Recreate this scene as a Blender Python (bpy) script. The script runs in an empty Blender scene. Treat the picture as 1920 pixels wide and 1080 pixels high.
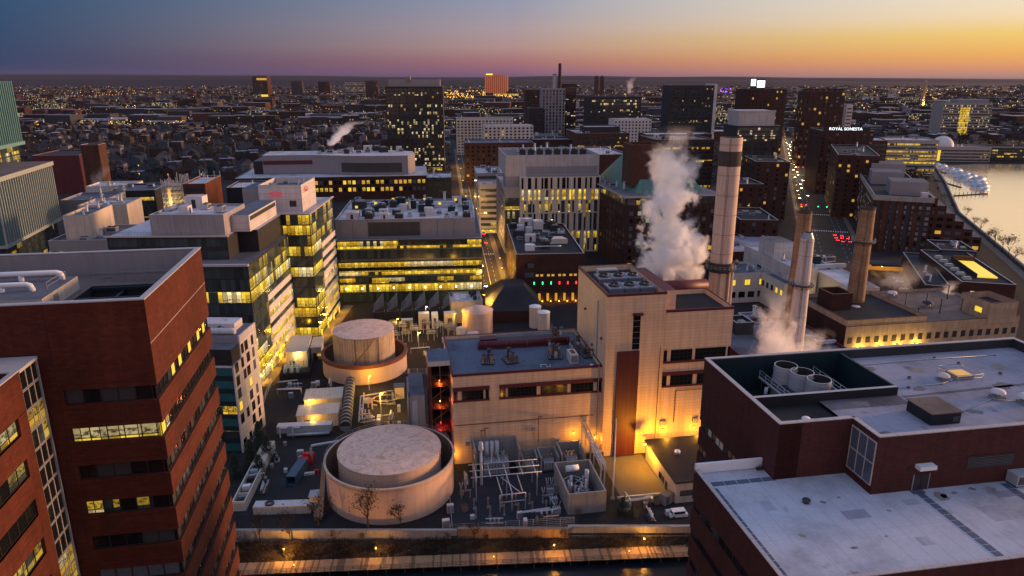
import bpy, math, random
import numpy as np
R = math.radians
rng = random.Random(7)
C = bpy.context.scene.collection
SC = bpy.context.scene

# ------------------------------------------------------------------ camera
F, CX, CY, H = 1340.0, 960.0, 540.0, 100.0
PITCH = math.atan(394.0 / F)
cp, sp = math.cos(PITCH), math.sin(PITCH)
cam = bpy.data.cameras.new('camera')
cam.sensor_width = 36.0
cam.lens = F / 1920.0 * 36.0
cam.clip_start, cam.clip_end = 1.0, 120000.0
camo = bpy.data.objects.new('camera', cam)
camo.location = (0, 0, H)
camo.rotation_euler = (math.pi / 2 - PITCH, 0, 0)
C.objects.link(camo)
SC.camera = camo

def ray(px, py):
    X, Y = (px - CX) / F, (CY - py) / F
    return X, cp + Y * sp, -sp + Y * cp
def at(px, py, z=0.0):                       # where a line of sight meets the level z
    x, y, d = ray(px, py)
    t = (z - H) / d
    return (x * t, y * t)
def at_d(px, py, D):                         # the point of a line of sight at ground distance D
    x, y, d = ray(px, py)
    t = D / y
    return (x * t, D, H + d * t)
def proj(x, y, z):
    dz = z - H
    w = y * cp - dz * sp
    return CX + F * x / w, CY - F * (y * sp + dz * cp) / w

# ------------------------------------------------------------------ world, sun, exposure
SUN_AZ, SUN_EL = 74.0, 6.0                   # degrees right of the view, above the horizon
def srgb(r, g, b):
    f = lambda c: (c / 255 / 12.92) if c <= 10 else ((c / 255 + 0.055) / 1.055) ** 2.4
    return (f(r), f(g), f(b), 1.0)
world = bpy.data.worlds.new('World'); SC.world = world; world.use_nodes = True
wn, wl = world.node_tree.nodes, world.node_tree.links
wn.clear()
def N(nodes, typ, **kw):
    n = nodes.new(typ)
    for k, v in kw.items():
        if k.startswith('i_'):
            key = k[2:]; key = int(key) if key.isdigit() else key
            n.inputs[key].default_value = v
        else: setattr(n, k, v)
    return n
def math_node(nodes, links, op, a, b=None, c=None, clamp=False):
    n = nodes.new('ShaderNodeMath'); n.operation = op; n.use_clamp = clamp
    for i, v in enumerate((a, b, c)):
        if v is None: continue
        if isinstance(v, (int, float)): n.inputs[i].default_value = v
        else: links.new(v, n.inputs[i])
    return n.outputs[0]
def ramp(nodes, links, fac, stops, interp='LINEAR'):
    n = nodes.new('ShaderNodeValToRGB'); cr = n.color_ramp; cr.interpolation = interp
    while len(cr.elements) < len(stops): cr.elements.new(0.5)
    for e, (p, c) in zip(cr.elements, stops):
        e.position = p; e.color = c if len(c) == 4 else (*c, 1)
    links.new(fac, n.inputs[0])
    return n.outputs[0]
tc = wn.new('ShaderNodeTexCoord'); sx = wn.new('ShaderNodeSeparateXYZ')
wl.new(tc.outputs['Generated'], sx.inputs[0])
wm = lambda *a, **k: math_node(wn, wl, *a, **k)
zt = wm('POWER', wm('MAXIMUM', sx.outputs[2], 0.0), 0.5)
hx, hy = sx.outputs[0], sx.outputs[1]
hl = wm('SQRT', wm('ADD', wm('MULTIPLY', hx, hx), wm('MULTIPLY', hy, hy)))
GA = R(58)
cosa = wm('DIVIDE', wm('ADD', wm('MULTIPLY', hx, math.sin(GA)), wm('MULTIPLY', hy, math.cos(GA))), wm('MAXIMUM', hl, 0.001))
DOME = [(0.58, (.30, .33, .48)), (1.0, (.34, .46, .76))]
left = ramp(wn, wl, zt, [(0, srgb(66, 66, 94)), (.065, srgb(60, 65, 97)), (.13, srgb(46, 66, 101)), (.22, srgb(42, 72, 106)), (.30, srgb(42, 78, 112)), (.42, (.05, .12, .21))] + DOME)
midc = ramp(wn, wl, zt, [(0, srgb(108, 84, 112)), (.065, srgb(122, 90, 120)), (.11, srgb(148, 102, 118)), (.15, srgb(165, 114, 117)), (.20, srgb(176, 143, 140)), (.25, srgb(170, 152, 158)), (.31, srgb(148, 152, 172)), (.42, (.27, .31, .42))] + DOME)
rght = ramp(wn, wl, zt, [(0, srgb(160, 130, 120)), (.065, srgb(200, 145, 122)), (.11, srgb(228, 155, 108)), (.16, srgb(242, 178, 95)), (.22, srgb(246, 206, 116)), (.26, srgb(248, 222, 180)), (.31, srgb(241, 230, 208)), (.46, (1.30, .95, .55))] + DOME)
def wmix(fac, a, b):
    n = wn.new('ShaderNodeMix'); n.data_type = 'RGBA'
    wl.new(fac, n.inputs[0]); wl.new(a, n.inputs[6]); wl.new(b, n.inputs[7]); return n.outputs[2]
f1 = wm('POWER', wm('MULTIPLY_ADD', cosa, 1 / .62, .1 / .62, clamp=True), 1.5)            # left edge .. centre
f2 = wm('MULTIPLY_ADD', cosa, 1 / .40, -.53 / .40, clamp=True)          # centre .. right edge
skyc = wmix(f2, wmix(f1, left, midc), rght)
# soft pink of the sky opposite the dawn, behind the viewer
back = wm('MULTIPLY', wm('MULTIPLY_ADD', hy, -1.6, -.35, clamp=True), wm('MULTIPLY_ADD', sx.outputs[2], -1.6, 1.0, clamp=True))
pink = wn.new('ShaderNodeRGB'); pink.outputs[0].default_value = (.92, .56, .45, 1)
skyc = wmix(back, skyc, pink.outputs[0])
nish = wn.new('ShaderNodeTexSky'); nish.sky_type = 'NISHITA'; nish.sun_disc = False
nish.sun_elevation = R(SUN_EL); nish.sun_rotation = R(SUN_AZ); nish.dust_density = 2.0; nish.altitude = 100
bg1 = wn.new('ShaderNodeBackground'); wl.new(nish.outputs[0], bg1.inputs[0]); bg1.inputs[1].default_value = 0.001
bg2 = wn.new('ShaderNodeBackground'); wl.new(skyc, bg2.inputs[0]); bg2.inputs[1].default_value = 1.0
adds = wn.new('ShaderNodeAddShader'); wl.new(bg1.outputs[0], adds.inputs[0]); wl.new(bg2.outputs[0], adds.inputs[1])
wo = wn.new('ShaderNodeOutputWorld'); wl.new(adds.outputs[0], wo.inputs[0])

sl = bpy.data.lights.new('sun', 'SUN'); sl.energy = 5.0; sl.angle = R(9); sl.color = (1.0, .52, .25)
so = bpy.data.objects.new('sun', sl)
so.rotation_euler = (R(90 - SUN_EL), 0, R(180 - SUN_AZ)); so.location = (300, 150, 200)
C.objects.link(so)
SC.view_settings.view_transform = 'Standard'; SC.view_settings.look = 'None'
SC.view_settings.exposure = 0.0; SC.view_settings.gamma = 1.0
SC.render.engine = 'CYCLES'
SC.cycles.use_denoising = True
SC.cycles.max_bounces = 10; SC.cycles.diffuse_bounces = 2; SC.cycles.glossy_bounces = 3
SC.cycles.transmission_bounces = 3; SC.cycles.transparent_max_bounces = 12; SC.cycles.volume_bounces = 8
SC.cycles.sample_clamp_indirect = 4.0
SC.cycles.volume_step_rate = 1.0; SC.cycles.volume_max_steps = 256

# ------------------------------------------------------------------ materials
M = {}
def newmat(name):
    m = bpy.data.materials.new(name); m.use_nodes = True
    nt = m.node_tree; b = nt.nodes['Principled BSDF']
    M[name] = m
    return m, nt.nodes, nt.links, b
def coords(n, l, kind='Object', scale=(1, 1, 1)):
    t = n.new('ShaderNodeTexCoord'); mp = n.new('ShaderNodeMapping'); mp.inputs['Scale'].default_value = scale
    l.new(t.outputs[kind], mp.inputs[0]); return mp.outputs[0]
def noise(n, l, vec, scale, detail=4, rough=.6):
    t = n.new('ShaderNodeTexNoise'); t.inputs['Scale'].default_value = scale
    t.inputs['Detail'].default_value = detail; t.inputs['Roughness'].default_value = rough
    l.new(vec, t.inputs['Vector']); return t.outputs['Fac']
def mixc(n, l, fac, a, b, mode='MIX'):
    x = n.new('ShaderNodeMix'); x.data_type = 'RGBA'; x.blend_type = mode
    if isinstance(fac, (int, float)): x.inputs[0].default_value = fac
    else: l.new(fac, x.inputs[0])
    for i, v in ((6, a), (7, b)):
        if isinstance(v, tuple): x.inputs[i].default_value = v if len(v) == 4 else (*v, 1)
        else: l.new(v, x.inputs[i])
    return x.outputs[2]
def bump(n, l, b, h, strength=.4, dist=.05):
    x = n.new('ShaderNodeBump'); x.inputs['Strength'].default_value = strength; x.inputs['Distance'].default_value = dist
    l.new(h, x.inputs['Height']); l.new(x.outputs[0], b.inputs['Normal'])
def plain(name, col, rough=.7, metal=0.0, var=.35, scale=.35, streak=0.0, spec=.3, bmp=0.0):
    """a weathered surface: large blotches, fine grain, optional vertical run-off streaks"""
    m, n, l, b = newmat(name)
    v = coords(n, l)
    dark = tuple(c * (1 - var) for c in col); lite = tuple(min(1, c * (1 + var * .6)) for c in col)
    c1 = ramp(n, l, noise(n, l, v, scale, 5), [(.30, dark), (.5, col), (.72, lite)])
    c2 = mixc(n, l, .55, c1, ramp(n, l, noise(n, l, v, scale * 14, 3), [(.3, dark), (.7, lite)]))
    if streak:
        sv = coords(n, l, 'Object', (1.6, 1.6, .06))
        s = ramp(n, l, noise(n, l, sv, 1.2, 4, .7), [(.42, (1, 1, 1)), (.68, (1 - streak,) * 3)])
        c2 = mixc(n, l, 1.0, c2, s, 'MULTIPLY')
    l.new(c2, b.inputs['Base Color'])
    b.inputs['Roughness'].default_value = rough; b.inputs['Metallic'].default_value = metal
    b.inputs['Specular IOR Level'].default_value = spec
    if bmp: bump(n, l, b, noise(n, l, v, scale * 10, 3), bmp)
    return m
def brick(name, c1, c2, mortar, bw=.45, bh=.16, var=.25):
    m, n, l, b = newmat(name)
    uv = coords(n, l, 'UV'); t = n.new('ShaderNodeTexBrick')
    t.inputs['Color1'].default_value = (*c1, 1); t.inputs['Color2'].default_value = (*c2, 1); t.inputs['Mortar'].default_value = (*mortar, 1)
    t.inputs['Scale'].default_value = 1.0; t.inputs['Brick Width'].default_value = bw; t.inputs['Row Height'].default_value = bh
    t.inputs['Mortar Size'].default_value = .018; t.inputs['Bias'].default_value = 0
    l.new(uv, t.inputs['Vector'])
    v = coords(n, l)
    k = ramp(n, l, noise(n, l, v, .16, 5, .65), [(.3, (1 - var,) * 3), (.7, (1 + var,) * 3)])
    sv = coords(n, l, 'Object', (1.2, 1.2, .05))
    k2 = ramp(n, l, noise(n, l, sv, 1.0, 4, .7), [(.4, (1, 1, 1)), (.75, (.72, .72, .72))])
    l.new(mixc(n, l, 1, mixc(n, l, 1, t.outputs['Color'], k, 'MULTIPLY'), k2, 'MULTIPLY'), b.inputs['Base Color'])
    b.inputs['Roughness'].default_value = .85; b.inputs['Specular IOR Level'].default_value = .2
    bump(n, l, b, t.outputs['Fac'], -.25, .02)
    return m
def siding(name, col, pitch=.9, line=.72, axis=1, var=.10):
    """metal wall panels with joints every `pitch` metres (axis 1: level joints, 0: upright)"""
    m, n, l, b = newmat(name)
    uv = coords(n, l, 'UV'); s = n.new('ShaderNodeSeparateXYZ'); l.new(uv, s.inputs[0])
    mm = lambda *a, **k: math_node(n, l, *a, **k)
    fr = mm('FRACT', mm('DIVIDE', s.outputs[axis], pitch))
    ln = mm('LESS_THAN', fr, .10)
    fr2 = mm('FRACT', mm('DIVIDE', s.outputs[1 - axis], pitch * 6.5)); ln2 = mm('MULTIPLY', mm('LESS_THAN', fr2, .010), .35)
    cell = n.new('ShaderNodeTexWhiteNoise'); cell.noise_dimensions = '2D'
    cv = n.new('ShaderNodeCombineXYZ'); l.new(mm('FLOOR', mm('DIVIDE', s.outputs[axis], pitch)), cv.inputs[0]); l.new(mm('FLOOR', mm('DIVIDE', s.outputs[1 - axis], pitch * 6.5)), cv.inputs[1])
    l.new(cv.outputs[0], cell.inputs['Vector'])
    cc = mixc(n, l, cell.outputs['Value'], tuple(c * (1 - var) for c in col), tuple(c * (1 + var * .5) for c in col))
    v = coords(n, l); sv = coords(n, l, 'Object', (1, 1, .05))
    k = ramp(n, l, noise(n, l, sv, .8, 5, .7), [(.4, (1, 1, 1)), (.75, (.72, .68, .64))])
    k2 = ramp(n, l, noise(n, l, v, .12, 4), [(.3, (.88, .87, .86)), (.7, (1.05, 1.05, 1.05))])
    cc = mixc(n, l, 1, mixc(n, l, 1, cc, k, 'MULTIPLY'), k2, 'MULTIPLY')
    cc = mixc(n, l, mm('MAXIMUM', ln, ln2), cc, tuple(c * line * .8 for c in col))
    l.new(cc, b.inputs['Base Color']); b.inputs['Roughness'].default_value = .55; b.inputs['Specular IOR Level'].default_value = .3
    bump(n, l, b, fr, .35, .04)
    return m
def roofing(name, col, seam=2.2, dirt=.45, seam_dark=.8):
    """flat roof membrane: sheets with seams, ponding stains, grit"""
    m, n, l, b = newmat(name)
    uv = coords(n, l, 'UV'); s = n.new('ShaderNodeSeparateXYZ'); l.new(uv, s.inputs[0])
    mm = lambda *a, **k: math_node(n, l, *a, **k)
    ln = mm('LESS_THAN', mm('FRACT', mm('DIVIDE', s.outputs[0], seam)), .05)
    ln = mm('MAXIMUM', ln, mm('LESS_THAN', mm('FRACT', mm('DIVIDE', s.outputs[1], seam * 5.3)), .006))
    v = coords(n, l)
    a = ramp(n, l, noise(n, l, v, .10, 6, .65), [(.34, tuple(c * (1 - dirt) for c in col)), (.52, col), (.75, tuple(min(1, c * 1.15) for c in col))])
    g = ramp(n, l, noise(n, l, v, 2.5, 4, .6), [(.3, (.92, .92, .92)), (.7, (1.04, 1.04, 1.04))])
    cc = mixc(n, l, 1, a, g, 'MULTIPLY')
    vo = n.new('ShaderNodeTexNoise'); vo.inputs['Scale'].default_value = .33; vo.inputs['Detail'].default_value = 8; l.new(v, vo.inputs['Vector'])
    spots = ramp(n, l, vo.outputs['Fac'], [(.66, (1, 1, 1)), (.74, (.58, .53, .50))])
    cc = mixc(n, l, 1, cc, spots, 'MULTIPLY')
    cc = mixc(n, l, mm('MULTIPLY', ln, .7), cc, tuple(c * seam_dark for c in col))
    l.new(cc, b.inputs['Base Color']); b.inputs['Roughness'].default_value = .75; b.inputs['Specular IOR Level'].default_value = .25
    return m
def glow(name, col, strength):
    m, n, l, b = newmat(name)
    b.inputs['Base Color'].default_value = (.1, .1, .1, 1)
    b.inputs['Emission Color'].default_value = (*col, 1); b.inputs['Emission Strength'].default_value = strength
    return m
def curtain(name, pw=1.5, ph=4.1, lit=.5, power=1.2, tint=(.03, .045, .05), warm=(1.0, .60, .02), mull=.07, run=4, frame=(.03, .035, .035), spandrel=0.0):
    """glazing: panes pw x ph metres between mullions; some rooms behind are lit"""
    m, n, l, b = newmat(name)
    uv = coords(n, l, 'UV'); s = n.new('ShaderNodeSeparateXYZ'); l.new(uv, s.inputs[0])
    mm = lambda *a, **k: math_node(n, l, *a, **k)
    u, v = mm('DIVIDE', s.outputs[0], pw), mm('DIVIDE', s.outputs[1], ph)
    fu, fv = mm('FRACT', u), mm('FRACT', v)
    def cell(a, bb, seed):
        cv = n.new('ShaderNodeCombineXYZ'); l.new(a, cv.inputs[0]); l.new(bb, cv.inputs[1]); cv.inputs[2].default_value = seed
        w = n.new('ShaderNodeTexWhiteNoise'); w.noise_dimensions = '3D'; l.new(cv.outputs[0], w.inputs['Vector']); return w.outputs['Value']
    room = cell(mm('FLOOR', mm('DIVIDE', u, run)), mm('FLOOR', v), 3.1)
    pane = cell(mm('FLOOR', u), mm('FLOOR', v), 7.7)
    on = mm('LESS_THAN', mm('ADD', mm('MULTIPLY', room, .75), mm('MULTIPLY', pane, .25)), lit * .9 + .03)
    hue = cell(mm('FLOOR', mm('DIVIDE', u, run)), mm('FLOOR', v), 11.3)
    furn = noise(n, l, coords(n, l, 'UV', (1.6, 2.6, 1)), 1.0, 3, .7)
    low_ = mm('LESS_THAN', fv, .42); cut = mm('MULTIPLY', mm('SUBTRACT', furn, .42), 7.0, clamp=True)
    body = mm('ADD', mm('MULTIPLY', low_, mm('MULTIPLY_ADD', cut, .75, .08)), mm('MULTIPLY', mm('SUBTRACT', 1, low_), mm('MULTIPLY_ADD', furn, .7, .40)))
    strip_ = mm('MULTIPLY', mm('GREATER_THAN', fv, .74), mm('GREATER_THAN', mm('FRACT', mm('MULTIPLY', u, .5)), .45))
    body = mm('ADD', body, mm('MULTIPLY', strip_, .55))
    vari = mm('MULTIPLY_ADD', pane, .7, .5)
    e = mm('MULTIPLY', mm('MULTIPLY', on, body), vari)
    edge = mm('MAXIMUM', mm('LESS_THAN', fu, mull), mm('LESS_THAN', fv, mull * pw / ph * 1.1))
    if spandrel:
        sp_ = mm('LESS_THAN', fv, spandrel); e = mm('MULTIPLY', e, mm('SUBTRACT', 1, sp_))
    e = mm('MULTIPLY', e, mm('SUBTRACT', 1, edge))
    gl = mixc(n, l, pane, tuple(c * .55 for c in tint), tuple(c * 1.6 for c in tint))
    l.new(mixc(n, l, edge, gl, frame), b.inputs['Base Color'])
    b.inputs['Roughness'].default_value = .12; b.inputs['Specular IOR Level'].default_value = .36
    wc = mixc(n, l, pane, (1.0, warm[1] * .86, warm[2] * .8), (1.0, warm[1] * 1.14, warm[2] * 2.5))
    wc = mixc(n, l, mm('GREATER_THAN', hue, .78), wc, (1.0, .76, .34))
    l.new(wc, b.inputs['Emission Color']); l.new(mm('MULTIPLY', e, power), b.inputs['Emission Strength'])
    # panes never hang perfectly flat
    bump(n, l, b, mm('MULTIPLY', pane, fu), .12, .06)
    return m

plain('concrete', (.34, .32, .30), .85, streak=.3)
plain('cream_panel', (.62, .55, .46), .7, var=.12, streak=.22)
plain('grey_panel', (.26, .245, .26), .6, var=.12, streak=.15)
plain('pale_panel', (.60, .56, .55), .6, var=.1, streak=.15)
plain('dark_panel', (.022, .022, .026), .6, var=.3)
plain('charcoal', (.035, .035, .040), .7, var=.3)
plain('coping', (.40, .39, .40), .5, var=.2)
plain('pale_coping', (.46, .40, .38), .5, var=.25)
plain('steel', (.30, .31, .33), .45, .5, var=.25)
plain('galvanised', (.46, .48, .52), .45, .3, var=.2)
plain('white_paint', (.74, .73, .74), .45, var=.1)
plain('teal_steel', (.008, .026, .034), .5, var=.3)
plain('maroon', (.105, .020, .028), .5, var=.15)
plain('rim_red', (.18, .062, .045), .7, var=.3)
plain('rust', (.20, .075, .04), .8, var=.5, scale=.8)
plain('wood_deck', (.26, .17, .10), .8, var=.4, scale=.6)
plain('wood_dark', (.12, .08, .05), .85, var=.4, scale=.6)
plain('dark_steel', (.05, .05, .055), .5, .3)
plain('red_tarp', (.55, .02, .02), .5)
plain('blue_container', (.06, .12, .18), .6, var=.3, streak=.3)
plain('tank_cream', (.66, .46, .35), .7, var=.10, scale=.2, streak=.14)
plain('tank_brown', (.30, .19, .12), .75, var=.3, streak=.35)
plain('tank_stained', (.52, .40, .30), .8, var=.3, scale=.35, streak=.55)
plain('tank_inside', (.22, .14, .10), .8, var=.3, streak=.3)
plain('stack_cream', (.62, .46, .37), .7, var=.18, scale=.2, streak=.25)
plain('stack_white', (.64, .55, .50), .6, var=.14, streak=.3)
roofing('roof_patch', (.36, .36, .42), 9.0, .3)
plain('stain_brown', (.27, .23, .21), .9, var=.5, scale=1.5)
plain('stain_dark', (.17, .16, .17), .9, var=.5, scale=1.5)
plain('joint', (.045, .012, .010), .9)
plain('soot', (.075, .055, .05), .9, var=.4)
brick('stack_brick', (.36, .21, .115), (.27, .15, .08), (.30, .22, .15), .6, .3, .35)
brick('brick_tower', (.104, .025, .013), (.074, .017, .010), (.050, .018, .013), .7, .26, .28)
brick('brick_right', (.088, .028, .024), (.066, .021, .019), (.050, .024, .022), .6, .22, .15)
brick('brick_dark', (.062, .025, .020), (.045, .018, .015), (.055, .032, .027), .5, .2, .25)
brick('brick_brown', (.095, .042, .028), (.07, .03, .02), (.08, .045, .034), .5, .2, .25)
brick('brick_orange', (.16, .048, .02), (.13, .038, .016), (.10, .045, .026), .5, .2, .2)
brick('brick_tan', (.52, .37, .24), (.44, .31, .20), (.36, .27, .18), .5, .2, .25)
siding('tan_siding', (.84, .565, .37), .9, .84, 1, .05)
siding('cream_siding', (.60, .52, .44), 1.0, .85, 0)
siding('white_siding', (.62, .58, .57), 2.2, .85)
siding('grey_ribbed', (.36, .33, .34), .8, .7, 0)
siding('pale_ribbed', (.50, .47, .47), .9, .75, 0)
siding('dark_ribbed', (.06, .06, .065), .6, .6, 0)
siding('maroon_ribbed', (.10, .022, .028), 1.2, .6, 0)
siding('louvre', (.10, .10, .11), .35, .4, 1)
roofing('roof_white', (.47, .47, .53), 2.1, .42, .74)
roofing('roof_lavender', (.30, .29, .35), 2.4, .4)
roofing('roof_grey', (.13, .13, .155), 2.6, .5)
roofing('roof_blue', (.10, .12, .17), 3.0, .5)
roofing('roof_black', (.024, .023, .026), 3.0, .4)
roofing('roof_brown', (.16, .115, .10), 2.0, .4)
roofing('roof_pale', (.52, .49, .52), 3.0, .4)
plain('copper_green', (.10, .215, .185), .7, var=.2, streak=.3)
plain('asphalt', (.026, .024, .026), .9, var=.4, scale=.15)
plain('yard', (.022, .020, .021), .95, var=.5, scale=.12)
plain('gravel', (.030, .032, .042), .95, var=.4, scale=.5)
plain('pavement', (.12, .10, .085), .9, var=.3, scale=.3)
plain('road_paint', (.62, .60, .58), .8, var=.3)
plain('bark', (.050, .036, .028), .95, var=.4)
plain('twig', (.030, .020, .016), .95, var=.4)
plain('evergreen', (.022, .034, .020), .9, var=.5, scale=.6)
plain('scrub', (.040, .028, .016), .95, var=.6, scale=.6)
plain('far_ground', (.020, .015, .017), .95, var=.5, scale=.01)
plain('hill', (.018, .015, .020), 1.0, var=.3, scale=.0015)
plain('glass_dark', (.008, .009, .011), .12, var=.3, spec=.28)
plain('glass_slate', (.09, .11, .14), .2, var=.3, spec=.5)
plain('fin_teal', (.15, .31, .31), .35, var=.15, streak=.15, spec=.5)
plain('fin_pale', (.33, .38, .36), .4, var=.15, streak=.15, spec=.5)
plain('glass_teal', (.025, .11, .12), .10, var=.3, spec=.6)
plain('frame_grey', (.30, .29, .29), .5)
plain('frame_dark', (.022, .020, .020), .5)
plain('shrink_wrap', (.34, .42, .50), .4, var=.15)
curtain('glass_lit', 1.75, 2.0, .98, .62, run=2, mull=.05)
curtain('glass_dimlit', 1.75, 2.0, .25, .35, run=2, mull=.05)
curtain('cur_bright', 1.5, 4.15, .985, 1.0, run=4, mull=.09)
curtain('cur_mid', 1.5, 4.15, .50, .80, run=3, mull=.09)
curtain('cur_low', 1.5, 4.15, .12, .6, run=4)
curtain('cur_dark', 1.5, 4.15, .02, .5)
curtain('band_bright', 1.5, 2.4, .93, .95, run=7)
curtain('band_mid', 1.5, 2.4, .55, .85, run=5)
curtain('band_low', 1.6, 2.4, .14, .7, run=3)
curtain('band_dark', 1.6, 2.4, .03, .6, run=3)
curtain('far_mid', 2.2, 3.6, .30, .85, run=1.0, mull=.18, warm=(1, .72, .22))
curtain('far_low', 2.6, 3.4, .08, .7, run=1.0, mull=.22, tint=(.035, .03, .03), warm=(1, .60, .16))
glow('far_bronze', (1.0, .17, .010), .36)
glow('pane_yellow', (1.0, .64, .03), 1.0)
glow('pane_warm', (1.0, .50, .05), .6)
glow('pane_cool', (.80, .95, .60), .28)
glow('bulb_white', (1.0, .86, .58), 14.0)
glow('bulb_amber', (1.0, .48, .05), 12.0)
glow('bulb_red', (1.0, .02, .02), 6.0)
glow('bulb_green', (.02, 1.0, .25), 4.0)
glow('bulb_purple', (.30, .05, 1.0), 4.0)
glow('far_light', (1.0, .58, .10), 2.6)
glow('far_light_amber', (1.0, .40, .02), 3.0)
glow('far_light_white', (1.0, .85, .65), 4.0)
glow('tail_glow', (1.0, .015, .015), 26)
glow('head_glow', (1.0, .82, .50), 55)
glow('sign_white', (.85, .95, 1.0), 2.2)
glow('sign_red', (.85, .02, .06), .55)

# ------------------------------------------------------------------ mesh builder
class MB:
    def __init__(s): s.v = []; s.f = []; s.m = []; s.s = []; s.mats = []
    def mi(s, name):
        if name not in s.mats: s.mats.append(name)
        return s.mats.index(name)
    def face(s, pts, m, smooth=False):
        i = len(s.v); s.v += [tuple(p) for p in pts]; s.f.append(tuple(range(i, i + len(pts)))); s.m.append(s.mi(m)); s.s.append(smooth)
    def box(s, x0, x1, y0, y1, z0, z1, m, top=None, skip=''):
        if x0 > x1: x0, x1 = x1, x0
        if y0 > y1: y0, y1 = y1, y0
        if z0 > z1: z0, z1 = z1, z0
        i = len(s.v)
        s.v += [(x0, y0, z0), (x1, y0, z0), (x1, y1, z0), (x0, y1, z0), (x0, y0, z1), (x1, y0, z1), (x1, y1, z1), (x0, y1, z1)]
        for key, q in (('b', (3, 2, 1, 0)), ('t', (4, 5, 6, 7)), ('f', (0, 1, 5, 4)), ('r', (1, 2, 6, 5)), ('k', (2, 3, 7, 6)), ('l', (3, 0, 4, 7))):
            if key in skip: continue
            s.f.append(tuple(i + k for k in q)); s.m.append(s.mi(top if key == 't' and top else m)); s.s.append(False)
        return s
    def fbox(s, face, W, D, u0, u1, d0, d1, z0, z1, m, **k):
        a, b = fpt(face, W, D, u0, d0), fpt(face, W, D, u1, d1)
        return s.box(a[0], b[0], a[1], b[1], z0, z1, m, **k)
    def prism(s, poly, z0, z1, m, top=None, cap=True):
        n = len(poly); i = len(s.v)
        s.v += [(x, y, z0) for x, y in poly] + [(x, y, z1) for x, y in poly]
        for k in range(n):
            j = (k + 1) % n
            s.f.append((i + k, i + j, i + n + j, i + n + k)); s.m.append(s.mi(m)); s.s.append(False)
        if cap:
            s.f.append(tuple(i + n + k for k in range(n))); s.m.append(s.mi(top or m)); s.s.append(False)
            s.f.append(tuple(i + n - 1 - k for k in range(n))); s.m.append(s.mi(m)); s.s.append(False)
        return s
    def cyl(s, cx, cy, z0, z1, r0, r1, m, n=24, top=None, cap=True, cone=0.0, inside=False):
        i = len(s.v)
        for z, r in ((z0, r0), (z1, r1)):
            s.v += [(cx + r * math.cos(2 * math.pi * k / n), cy + r * math.sin(2 * math.pi * k / n), z) for k in range(n)]
        for k in range(n):
            j = (k + 1) % n
            q = (i + k, i + j, i + n + j, i + n + k)
            s.f.append(q[::-1] if inside else q); s.m.append(s.mi(m)); s.s.append(True)
        if cap:
            s.v.append((cx, cy, z1 + cone)); c = len(s.v) - 1
            for k in range(n):
                j = (k + 1) % n
                s.f.append((i + n + k, i + n + j, c)); s.m.append(s.mi(top or m)); s.s.append(cone != 0)
        return s
    def ringtop(s, cx, cy, z, r0, r1, m, n=48):
        i = len(s.v)
        for r in (r0, r1): s.v += [(cx + r * math.cos(2 * math.pi * k / n), cy + r * math.sin(2 * math.pi * k / n), z) for k in range(n)]
        for k in range(n):
            j = (k + 1) % n
            s.f.append((i + k, i + n + k, i + n + j, i + j)); s.m.append(s.mi(m)); s.s.append(False)
        return s
    def tube(s, pts, r, m, n=6, r1=None):
        pts = [np.array(p, float) for p in pts]; L = len(pts); i = len(s.v)
        for k, p in enumerate(pts):
            d = pts[min(k + 1, L - 1)] - pts[max(k - 1, 0)]; d /= (np.linalg.norm(d) + 1e-9)
            a = np.cross(d, (0, 0, 1.0) if abs(d[2]) < .9 else (1.0, 0, 0)); a /= np.linalg.norm(a); b = np.cross(d, a)
            rr = r if r1 is None else r + (r1 - r) * k / max(1, L - 1)
            for q in range(n):
                t = 2 * math.pi * q / n; s.v.append(tuple(p + rr * (math.cos(t) * a + math.sin(t) * b)))
        for k in range(L - 1):
            for q in range(n):
                w = (q + 1) % n
                s.f.append((i + k * n + q, i + (k + 1) * n + q, i + (k + 1) * n + w, i + k * n + w)); s.m.append(s.mi(m)); s.s.append(True)
        s.f.append(tuple(i + q for q in range(n))); s.m.append(s.mi(m)); s.s.append(False)
        s.f.append(tuple(i + (L - 1) * n + n - 1 - q for q in range(n))); s.m.append(s.mi(m)); s.s.append(False)
        return s
    def shell(s, W, D, z0, z1, m, cop='coping', t=.4, par=1.0, x0=0, y0=0, roof=None):
        """walls with a parapet round a lower roof"""
        s.box(x0, x0 + W, y0, y0 + D, z0, z1, m, skip='tb')
        zi = z1 - par
        s.box(x0 - .06, x0 + W + .06, y0 - .06, y0 + t, z1, z1 + .12, cop); s.box(x0 - .06, x0 + W + .06, y0 + D - t, y0 + D + .06, z1, z1 + .12, cop)
        s.box(x0 - .06, x0 + t, y0 + t, y0 + D - t, z1, z1 + .12, cop); s.box(x0 + W - t, x0 + W + .06, y0 + t, y0 + D - t, z1, z1 + .12, cop)
        a, b, c, d = x0 + t, x0 + W - t, y0 + t, y0 + D - t
        s.face([(a, c, z1), (a, c, zi), (b, c, zi), (b, c, z1)][::-1], m); s.face([(a, d, zi), (a, d, z1), (b, d, z1), (b, d, zi)][::-1], m)
        s.face([(a, c, zi), (a, c, z1), (a, d, z1), (a, d, zi)][::-1], m); s.face([(b, c, z1), (b, c, zi), (b, d, zi), (b, d, z1)][::-1], m)
        if roof: s.face([(a, c, zi), (b, c, zi), (b, d, zi), (a, d, zi)], roof)
        return s
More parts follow.
